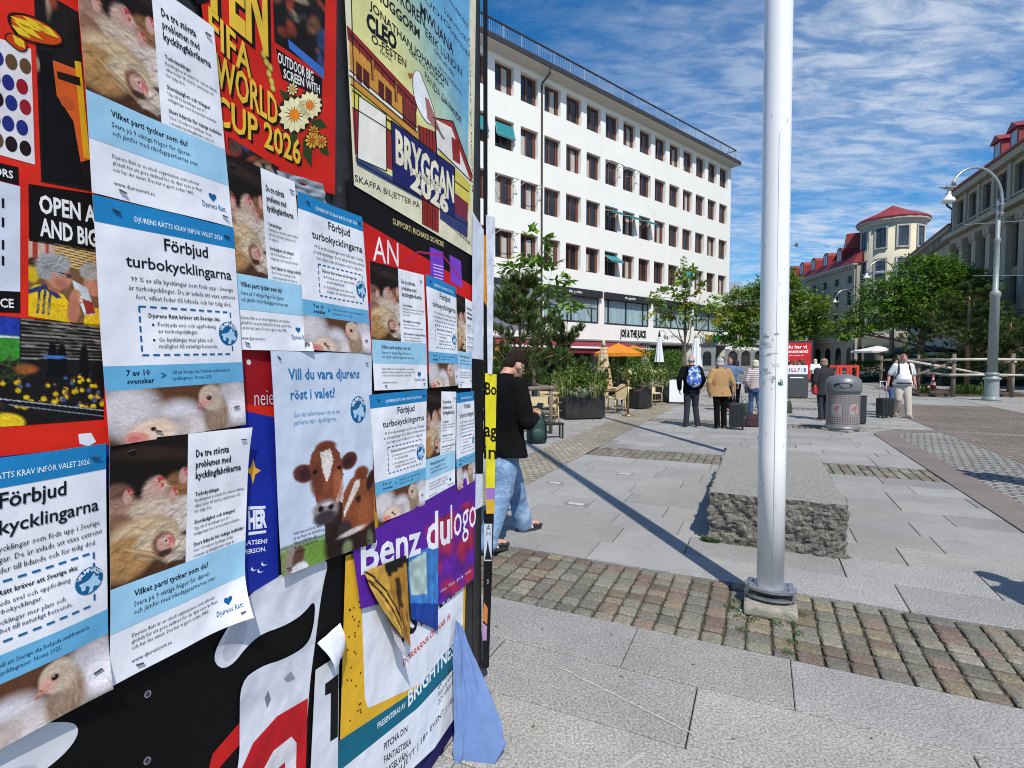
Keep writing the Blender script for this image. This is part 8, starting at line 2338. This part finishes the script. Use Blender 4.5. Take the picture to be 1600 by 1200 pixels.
# 2 the couple walking away
bm, JB = person('bald man in black jacket walking away with a blue patterned backpack', gx(1081, 12.8), face_dir(.12, 1), .99, legs={'L': ((-.10, -.02, .50), (-.13, -.06, .09), (-.1, 1)), 'R': ((.11, .05, .50), (.15, -.02, .10), (.15, 1))},
   arms={'L': ((-.30, -.04, 1.14), (-.27, .06, .92)), 'R': ((.28, .02, 1.15), (.22, .12, .95))}, lean=.02, top=BLACKC, trousers=NAVYC, shoes=(M_SHOE, M_SOLE), hair=(HAIR_GR,), hairstyle='thin', skin=M_SKIN2, top_hem=.82, jacket_w=1.10)
def backpack(label, o, m, w=.30, h=.44, z=1.22, strap=M_BLACKSTEEL, d=.15):
    t = thing('backpack', label, 'backpack', local_to_world(o, (.015, -.135 - d / 2, z - h / 2)), o.rotation_euler.z); mb = MB()
    mb.ell((0, 0, h * .36), (w / 2, d / 2, h * .38), 18, 12); mb.ell((0, .0, h * .68), (w * .40, d * .45, h * .33), 18, 12); mb.ell((0, -.02, h * .25), (w * .47, d * .52, h * .22), 16, 10)
    soft(mb, 'bag', m, t, .012, 3)
    for sx in (-1, 1):
        mb = MB(); mb.sm = True; mb.tube([(sx * w * .3, d * .3, h * .95), (sx * w * .38, d * .9, h * 1.02), (sx * w * .42, d * 1.9, h * .8)], .018, 8); mb.build('strap', strap, t)
    mb = MB(); mb.sm = True; mb.tube([(-.04, .02, h * .98), (0, .02, h * 1.07), (.04, .02, h * .98)], .008, 6); mb.build('handle', strap, t)
    return t
CAMO = mat('blue_white_print', (.02, .08, .34), .7, stain=((.55, .66, .85), 9, .50, .54))
backpack('blue and white patterned backpack on the back of the bald man', bm, CAMO, .36, .50, 1.24)
wm, JW = person('grey haired woman in tan jacket walking away pulling a dark suitcase', gx(1127, 12.5), face_dir(.05, 1), .955, legs={'L': ((-.09, .0, .50), (-.09, -.05, .09), (-.1, 1)), 'R': ((.09, .05, .50), (.10, .03, .09), (.1, 1))},
   arms={'L': ((-.29, -.02, 1.14), (-.27, .03, .90)), 'R': ((.30, .0, 1.13), (.33, .04, .90))}, lean=.05, top=TANC, trousers=BLACKC, shoes=(M_SHOE, M_SOLE), hair=(HAIR_GR,), hairstyle='bob', top_hem=.80, hip=1.12, jacket_w=1.15, flare=.03)
def suitcase(label, p, rz, w=.36, h=.52, d=.22, tip=0.0, m=M_RUBBER, handle=.46):
    t = thing('suitcase', label, 'suitcase', p, rz); t.rotation_euler = (R(tip), 0, rz)
    mb = MB(); mb.rbox(0, 0, .06 + h / 2, w, d, h, .035); b = mb.build('shell', m, t)
    mb = MB()
    for x in (-.25, 0, .25): mb.rbox(x * w, -d / 2 - .003, .06 + h / 2, .03, .012, h * .82, .004)
    mb.build('rib', m, b)
    mb = MB(); mb.sm = True
    for x in (-w * .28, w * .28): mb.tube([(x, d * .3, h + .05), (x, d * .3, h + .06 + handle)], .008, 7)
    mb.tube([(-w * .32, d * .3, h + .06 + handle), (w * .32, d * .3, h + .06 + handle)], .014, 8); mb.build('pull_handle', M_ZINC, t)
    for sx in (-1, 1):
        for sy in (-1, 1):
            mb = MB(); mb.sm = True; mb.lathe([(.006, -.014), (.03, -.014), (.032, 0), (.03, .014), (.006, .014)], 14); o = mb.build('wheel', M_BLACKSTEEL, t); o.rotation_euler = (0, R(90), 0); o.location = (sx * w * .36, sy * d * .34, .032)
    return t
suitcase('dark suitcase with pale ribs pulled on the right of the woman in tan', local_to_world(wm, (.36, -.13, 0)), R(-20), .34, .56, .24, 0)
# 3 woman in striped top next to the flagpole, with bags
STRIPE = bpy.data.materials.new('striped_knit')
def stripe_mat():
    m = STRIPE; m.use_nodes = True; nt = m.node_tree; N, L_ = nt.nodes, nt.links; p = N['Principled BSDF']; p.inputs['Roughness'].default_value = .9
    tc = N.new('ShaderNodeTexCoord'); w = N.new('ShaderNodeTexWave'); w.wave_type = 'BANDS'; w.bands_direction = 'Z'; w.inputs['Scale'].default_value = 5.5; w.inputs['Distortion'].default_value = .3
    L_.new(tc.outputs['Object'], w.inputs['Vector']); r = N.new('ShaderNodeValToRGB'); r.color_ramp.elements[0].position = .45; r.color_ramp.elements[0].color = (.62, .52, .50, 1); r.color_ramp.elements[1].position = .6; r.color_ramp.elements[1].color = (.24, .20, .22, 1)
    L_.new(w.outputs['Fac'], r.inputs[0]); L_.new(r.outputs[0], p.inputs['Base Color'])
stripe_mat()
sw, JS = person('woman with white blond hair and striped jumper standing just left of the flagpole', gx(1181, 14.9), face_dir(.15, 1), .93, top=STRIPE, trousers=DENIM, hair=(HAIR_WH,), hairstyle='bob', top_hem=.86, jacket_w=1.06, legs=WALK1)
def handbag(label, o, p, w, h, d, m, rz=0, strap_to=None, name='shoulder_bag', cat='bag'):
    q = local_to_world(o, p) if o else Vector(p)
    t = thing(name, label, cat, q, (o.rotation_euler.z if o else 0) + rz); mb = MB(); stack(mb, [(0, 0, 0, w * .48, d * .5), (0, 0, h * .15, w * .52, d * .55), (0, 0, h * .7, w * .45, d * .42), (0, 0, h, w * .36, d * .2)], 20); soft(mb, 'bag', m, t, .012, 2)
    if strap_to:
        mb = MB(); mb.sm = True; mb.tube([(-w * .3, 0, h * .95), tuple(strap_to), (w * .3, 0, h * .95)], .010, 7); mb.build('strap', M_BLACKSTEEL, t)
    return t
handbag('black shoulder bag at the hip of the woman in the striped jumper', sw, (-.25, -.04, .76), .26, .22, .10, M_RUBBER, R(60), (.25, -.1, .75))
handbag('dark plum travel bag on the paving left of the flagpole', None, tuple(gx(1180, 12.9)), .52, .30, .28, cloth('plum_nylon', (.035, .012, .022)), R(20), (0, 0, .42), 'travel_bag')
handbag('small dark green bag standing near the woman in the striped jumper', None, tuple(gx(1165, 15.8)), .34, .34, .2, cloth('dark_green_nylon', (.03, .05, .03)), 0, (0, 0, .48), 'travel_bag')
handbag('small dark bag standing just right of the flagpole', None, tuple(gx(1232, 16.2)), .28, .38, .2, cloth('dark_green_nylon', (.03, .05, .03)), 0, (0, 0, .52), 'travel_bag')
# 4 two people further away behind the couple
person('grey haired man in blue shirt facing the camera behind the woman in tan', gx(1140, 16.8), face_dir(-.1, -1), .98, top=TEALC, trousers=BLACKC, hair=(HAIR_GR,), hairstyle='thin', skin=M_SKIN2, legs=WALK2, glasses=True)
pb, _ = person('person in denim jacket walking away with a grey shoulder bag', gx(1151, 18.6), face_dir(.2, 1), .93, top=TEALC, trousers=BLACKC, hair=(HAIR_BK,), hairstyle='bob', legs=WALK2)
handbag('grey shoulder bag on the back of the person in denim jacket', pb, (.12, -.2, .92), .40, .28, .14, cloth('grey_canvas', (.16, .15, .13)), 0, (-.2, .1, .55))
# 5 woman in dark coat with a red bag, left of the litter bin
dw, _ = person('woman with dark blond curls and long dark jacket walking away left of the litter bin', gx(1288, 14.3), face_dir(.15, 1), .95, legs={'L': ((-.09, -.02, .50), (-.10, -.12, .10), (-.1, 1)), 'R': ((.09, .08, .50), (.10, .10, .09), (.1, 1))}, top=cloth('charcoal_cloth', (.022, .020, .026)), trousers=NAVYC, hair=(HAIR_DB,), hairstyle='bob', top_hem=.72, jacket_w=1.14, flare=.03)
handbag('red shoulder bag at the left hip of the woman in the dark jacket', dw, (-.24, -.02, .74), .30, .26, .13, cloth('red_leather', (.42, .02, .02), rough=.5), R(70), (.2, 0, .6))
# 6 woman in white top and black skirt far off
person('woman in white top and short black skirt walking away far down the street', gx(1274, 27.5), face_dir(.1, 1), .97, top=WHITEC, skirt=(.52, BLACKC), hair=(HAIR_WH,), hairstyle='long', top_hem=.98, long_sleeve=False, legs=WALK1)
person('person in pale clothes far down the street behind the woman with the black skirt', gx(1284, 33), face_dir(-.2, -1), .95, top=BEIGEC, trousers=BEIGEC, hair=(HAIR_DB,), hairstyle='bob', legs=WALK2)
person('dark dressed person sitting out far away between two cafe tables', gx(1201, 40), face_dir(-1, -.4), .97, top=NAVYC, trousers=BLACKC, hair=(HAIR_BK,), legs=WALK2)
# 7 man in white shirt with suitcase, and the person behind him
wmn, JM = person('heavy man in white shirt and beige trousers walking with a black suitcase', gx(1411, 15.0), face_dir(-.35, -1), 1.03, legs={'L': ((-.11, .10, .50), (-.12, .16, .09), (-.1, 1)), 'R': ((.10, .06, .50), (.10, -.16, .12), (.1, 1))},
   arms={'R': ((.30, -.04, 1.15), (.34, .02, .91)), 'L': ((-.28, -.08, 1.15), (-.30, .0, .92))}, lean=.02, belly=.10, hip=1.16, top=WHITEC, trousers=BEIGEC, shoes=(mat('tan_shoe', (.30, .25, .20), .6), M_SOLE), hair=(HAIR_GR,), hairstyle='thin', skin=M_SKIN2, long_sleeve=False, glasses=True, top_hem=.90, jacket_w=1.14, trouser_w=1.2)
mb = MB(); stack(mb, [(0, .035, .93, .206, .176), (0, .035, .97, .206, .178)]); mb.build('belt', M_SHOE, wmn)
backpack('black backpack worn by the man in the white shirt', wmn, M_RUBBER, .32, .44, 1.24)
mb = MB(); mb.sm = True
for sx in (-1, 1): mb.tube([(sx * .11, -.12, 1.46), (sx * .12, .02, 1.50), (sx * .125, .14, 1.38), (sx * .14, .165, 1.22), (sx * .19, .08, 1.08), (sx * .2, -.08, 1.04)], .022, 7)
mb.build('bag_strap', M_RUBBER, wmn)
suitcase('black cabin suitcase pulled by the man in the white shirt', gx(1385, 14.9), R(12), .40, .50, .24, 0)
person('person in dark clothes walking close behind the man in the white shirt', gx(1399, 16.0), face_dir(-.35, -1), .97, top=BLACKC, trousers=DENIM, hair=(HAIR_BR,), hairstyle='bob', legs=WALK2)
# 8 somebody on the square just outside the picture: their shadow falls into it
person('person standing on the paving right of the flagpole, shadow falling into view', (3.80, 2.66, 0), face_dir(-.3, 1), 1.0, top=NAVYC, trousers=DENIM, hair=(HAIR_BR,))
person('person walking on the grooved strip at the right, shadow falling into view', (6.78, 6.40, 0), face_dir(-.2, 1), 1.0, top=NAVYC, trousers=DENIM, hair=(HAIR_BR,), legs=WALK1)
# green rucksack on the ground by the rail
def ground_pack():
    p = gx(839, 10.3); t = thing('rucksack', 'dark green rucksack standing on the setts right of the man in black', 'backpack', p, R(10)); mb = MB(); g = cloth('bottle_green_nylon', (.012, .045, .036), rough=.6)
    stack(mb, [(0, 0, .02, .19, .14), (0, 0, .12, .21, .155), (0, 0, .4, .19, .14), (0.02, 0, .58, .13, .10), (.03, 0, .66, .06, .06)]); soft(mb, 'bag', g, t, .014, 3)
    mb = MB(); mb.ell((0, -.14, .18), (.15, .06, .13), 14, 8); soft(mb, 'pocket', g, t, .012, 2)
    for sx in (-1, 1):
        mb = MB(); mb.sm = True; mb.tube([(sx * .1, -.08, .58), (sx * .15, -.17, .40), (sx * .14, -.15, .1)], .014, 7); mb.build('strap', M_BLACKSTEEL, t)
ground_pack()
# ================================================================== TREES
M_BARK = mat('bark', (.13, .10, .075), .9, var=.35, vscale=10, stretch=(1, 1, .25), bump=.6)
M_PINEBARK = mat('pine_bark', (.30, .19, .11), .9, var=.3, vscale=8, stretch=(1, 1, .3), bump=.6)
def leaf(mb, p, d, e): mb.add([p, p + d * .5 + e, p + d, p + d * .5 - e], [(0, 1, 2, 3)])
def branch_pts(a, b, rng, n=5, wob=.12):
    a, b = Vector(a), Vector(b); L = (b - a).length
    return [a.lerp(b, i / n) + (Vector((rng.uniform(-1, 1), rng.uniform(-1, 1), rng.uniform(-.5, .5))) * wob * L * .3 if 0 < i < n else Vector()) for i in range(n + 1)]
def leafy_tree(label, p, trunk_h, blobs, nleaf, size, cols, seed, trunk_r=.16, group='street trees', name='street_tree', limbs=True, compound=True):
    """blobs: (x, y, z, rx, ry, rz) foliage clouds, irregularly filled"""
    rng = random.Random(seed); t = thing(name, label, 'tree', p, rng.uniform(0, .1), group)
    mb = MB(); mb.sm = True
    zc = sum(b[2] for b in blobs) / len(blobs)
    tp = [(0, 0, 0), (.03, .02, trunk_h * .5), (.0, .05, trunk_h), (.05, .0, zc + .3)]
    mb.tube(tp, [trunk_r * 1.25, trunk_r, trunk_r * .85, trunk_r * .3], 10)
    tr = mb.build('trunk', M_BARK, t)
    for k, b in enumerate(blobs):
        mb = MB(); mb.sm = True; st = (0, 0.03, trunk_h * rng.uniform(.75, 1.15)); r = trunk_r * rng.uniform(.32, .5)
        pts = branch_pts(st, (b[0], b[1], b[2]), rng); mb.tube(pts, [r * (1 - .75 * i / 5) for i in range(6)], 7)
        for q in range(5):
            s = pts[rng.choice([2, 3, 4])]; e = Vector(b[:3]) + Vector((rng.uniform(-1, 1) * b[3], rng.uniform(-1, 1) * b[4], rng.uniform(-.8, .8) * b[5])) * .85
            mb.tube(branch_pts(s, e, rng, 3), [r * .4, r * .3, r * .2, r * .1], 5)
        mb.build('limb', M_BARK, t)
    mb = MB(); V = [b[3] * b[4] * b[5] for b in blobs]; tot = sum(V)
    for b, v in zip(blobs, V):
        n = int(nleaf * (v / tot) ** .8 / sum((x / tot) ** .8 for x in V) * 1.0)
        ncl = max(6, n // 26); cl = []
        for k in range(ncl):
            while True:
                q = Vector((rng.uniform(-1, 1), rng.uniform(-1, 1), rng.uniform(-1, 1)))
                if .22 < q.length < 1: break
            q = q.normalized() * (q.length ** .55) * rng.uniform(.82, 1.12); cl.append(q)
        for q in cl:
            c0 = Vector((b[0] + q.x * b[3], b[1] + q.y * b[4], b[2] + q.z * b[5])); base = rng.choice(cols); tone = rng.uniform(.7, 1.3)
            out = Vector((q.x, q.y, q.z * .6 + .1)).normalized(); rad = rng.uniform(.22, .5) * (b[3] / 1.6) ** .5
            for k in range(n // ncl):
                pt = c0 + Vector((rng.gauss(0, 1), rng.gauss(0, 1), rng.gauss(0, .55))) * rad * .6
                d = (out * .9 + Vector((rng.uniform(-1, 1), rng.uniform(-1, 1), rng.uniform(-1.0, .35)))).normalized() * size * rng.uniform(.6, 1.25)
                e = d.cross(Vector((rng.uniform(-.5, .5), rng.uniform(-.5, .5), 1))).normalized() * size * .26
                g = tone * rng.uniform(.75, 1.25); mb.col(base[0] * g, base[1] * g, base[2] * g); leaf(mb, pt, d, e)
    mb.build('crown', LEAFM, t, attr=True)
    return t
GA, GB, GC, GY = (.055, .12, .018), (.075, .15, .022), (.035, .085, .015), (.16, .17, .02)
rb = random.Random(4)
# big tree in front of the round tower
bl = [(0, 0, 7.1, 2.3, 2.2, 1.6), (-2.2, .3, 6.2, 2.0, 1.8, 1.2), (2.3, -.2, 6.6, 2.1, 1.9, 1.4), (-3.6, 0, 4.7, 1.7, 1.6, .9), (-.6, -1.2, 5.4, 2.3, 1.8, 1.2), (3.9, .2, 5.6, 1.6, 1.6, 1.2), (1.6, .5, 4.6, 2.1, 1.9, 1.0), (.8, 0, 8.2, 1.3, 1.2, .8), (-5.0, .2, 3.8, 1.3, 1.3, .6), (4.6, 0, 4.3, 1.4, 1.3, .8)]
leafy_tree('large green street tree spreading in front of the round tower', gx(1440, 37), 3.0, bl, 26000, .27, [GA, GB, GC, GA], 11, .2)
# tree behind the flagpole
bl = [(0, 0, 7.4, 2.0, 1.9, 1.4), (-2.6, .2, 6.4, 1.9, 1.7, 1.2), (2.3, 0, 5.9, 2.0, 1.8, 1.3), (-1.6, -.6, 4.7, 2.2, 1.8, 1.1), (1.4, .2, 4.2, 2.0, 1.7, 1.0), (3.6, 0, 4.5, 1.2, 1.2, .8), (-3.9, 0, 4.9, 1.4, 1.3, 1.0), (.4, 0, 8.7, 1.0, 1.0, .7), (-3.2, 0, 3.6, 1.5, 1.3, .8)]
leafy_tree('green and yellowish street tree cut in two by the white flagpole', gx(1212, 44), 2.7, bl, 22000, .29, [GA, GB, (.10, .15, .022), GB, GA, (.11, .13, .02)], 12, .19)
# small open tree in front of the white building
bl = [(0, 0, 6.1, .7, .7, .8), (-1.0, .1, 5.0, 1.0, .8, .6), (.8, -.1, 5.3, .9, .8, .7), (0, .2, 4.2, 1.1, .9, .6), (1.6, .1, 4.3, .8, .7, .5), (-1.7, 0, 4.1, .7, .6, .4), (-.3, 0, 7.0, .35, .3, .35)]
leafy_tree('small airy young tree standing before the white office building', gx(1070, 30), 2.6, bl, 1500, .30, [GB, (.10, .17, .03), GY], 13, .085, compound=False)
# young broadleaf tree with big leaves behind the pine
bl = [(0, 0, 5.1, .45, .45, .55), (-.45, 0, 4.3, .5, .45, .5), (.55, .1, 4.1, .55, .45, .45), (-.75, 0, 3.6, .45, .4, .35), (1.0, 0, 3.5, .5, .45, .4), (0, .1, 3.3, .6, .5, .4)]
leafy_tree('young tree with large bright leaves rising above the pine at the cafe', gx(833, 16.6), 2.4, bl, 560, .32, [GB, (.09, .17, .02), GA], 14, .06)

def pine(label, p, h, whorls, seed, spread, trunk_r=.08, dark=1.0, needle=.13, dens=1.0):
    rng = random.Random(seed); t = thing('pine_tree', label, 'tree', p, 0, 'pines on the square'); mb = MB(); mb.sm = True
    mb.tube([(0, 0, 0), (.03, .02, h * .4), (-.02, .03, h * .75), (0, 0, h)], [trunk_r, trunk_r * .8, trunk_r * .5, .012], 10); mb.build('trunk', M_PINEBARK, t)
    br, tf = MB(), MB(); br.sm = True
    def tuft(c, ax, L, n):
        for k in range(n):
            a = rng.uniform(0, 6.28); s = Vector((math.cos(a), math.sin(a), 0)); s = (s - ax * s.dot(ax)).normalized()
            f = rng.random(); o = c + ax * L * f; d = (ax * rng.uniform(.5, 1.0) + s * rng.uniform(.45, .9)).normalized() * needle * rng.uniform(.7, 1.2); e = d.cross(ax + Vector((.01, .02, .0))).normalized() * needle * .075
            g = rng.uniform(.6, 1.45) * dark; q = rng.random(); tf.col((.030 + .035 * q) * g, (.058 + .042 * q) * g, (.020 + .008 * q) * g); tf.add([o - e, o + e, o + d], [(0, 1, 2)])
    for w in range(whorls):
        z = h * (.22 + .76 * w / whorls); sp = spread * (1.0 - .72 * (w / whorls) ** 1.2) * rng.uniform(.8, 1.15)
        for b in range(rng.choice([5, 6, 7])):
            a = rng.uniform(0, 6.28); up = rng.uniform(.15, .6); e = Vector((math.cos(a) * sp, math.sin(a) * sp, z + sp * up)); s = Vector((0, 0, z)); mid = s.lerp(e, .5) + Vector((0, 0, -.06 * sp))
            br.tube([s, mid, e], [.018, .013, .006], 5)
            for k in range(int(13 * dens)):
                f = rng.uniform(.3, 1.05); c = s.lerp(mid, f * 2) if f < .5 else mid.lerp(e, (f - .5) * 2)
                c = c + Vector((rng.gauss(0, .10), rng.gauss(0, .10), rng.gauss(0, .06))) * sp; ax = Vector((math.cos(a) * .4 + rng.uniform(-.4, .4), math.sin(a) * .4 + rng.uniform(-.4, .4), rng.uniform(.5, 1.1))).normalized()
                tuft(c, ax, rng.uniform(.14, .30), int(46 * dens ** .5))
    tuft(Vector((0, 0, h - .1)), Vector((0, 0, 1)), .3, 70)
    br.build('branch', M_PINEBARK, t); tf.build('needles', LEAFM, t, attr=True)
pine('bushy pine with upright shoots beside the cafe, above the man in black', gx(812, 14.6), 4.0, 9, 5, 1.25, .06)
pine('smaller pine with upright shoots right of the bushy cafe pine', gx(886, 16.8), 2.9, 6, 6, .95, .045, 1.0)
pine('broad dark pine just left of the near street lamp', gx(1512, 27), 5.2, 8, 8, 2.6, .12, .8, .22, 1.1)
pine('low dark pine in the fenced bed right of the near street lamp', gx(1578, 26), 3.7, 7, 9, 2.3, .09, .75, .2, 1.0)
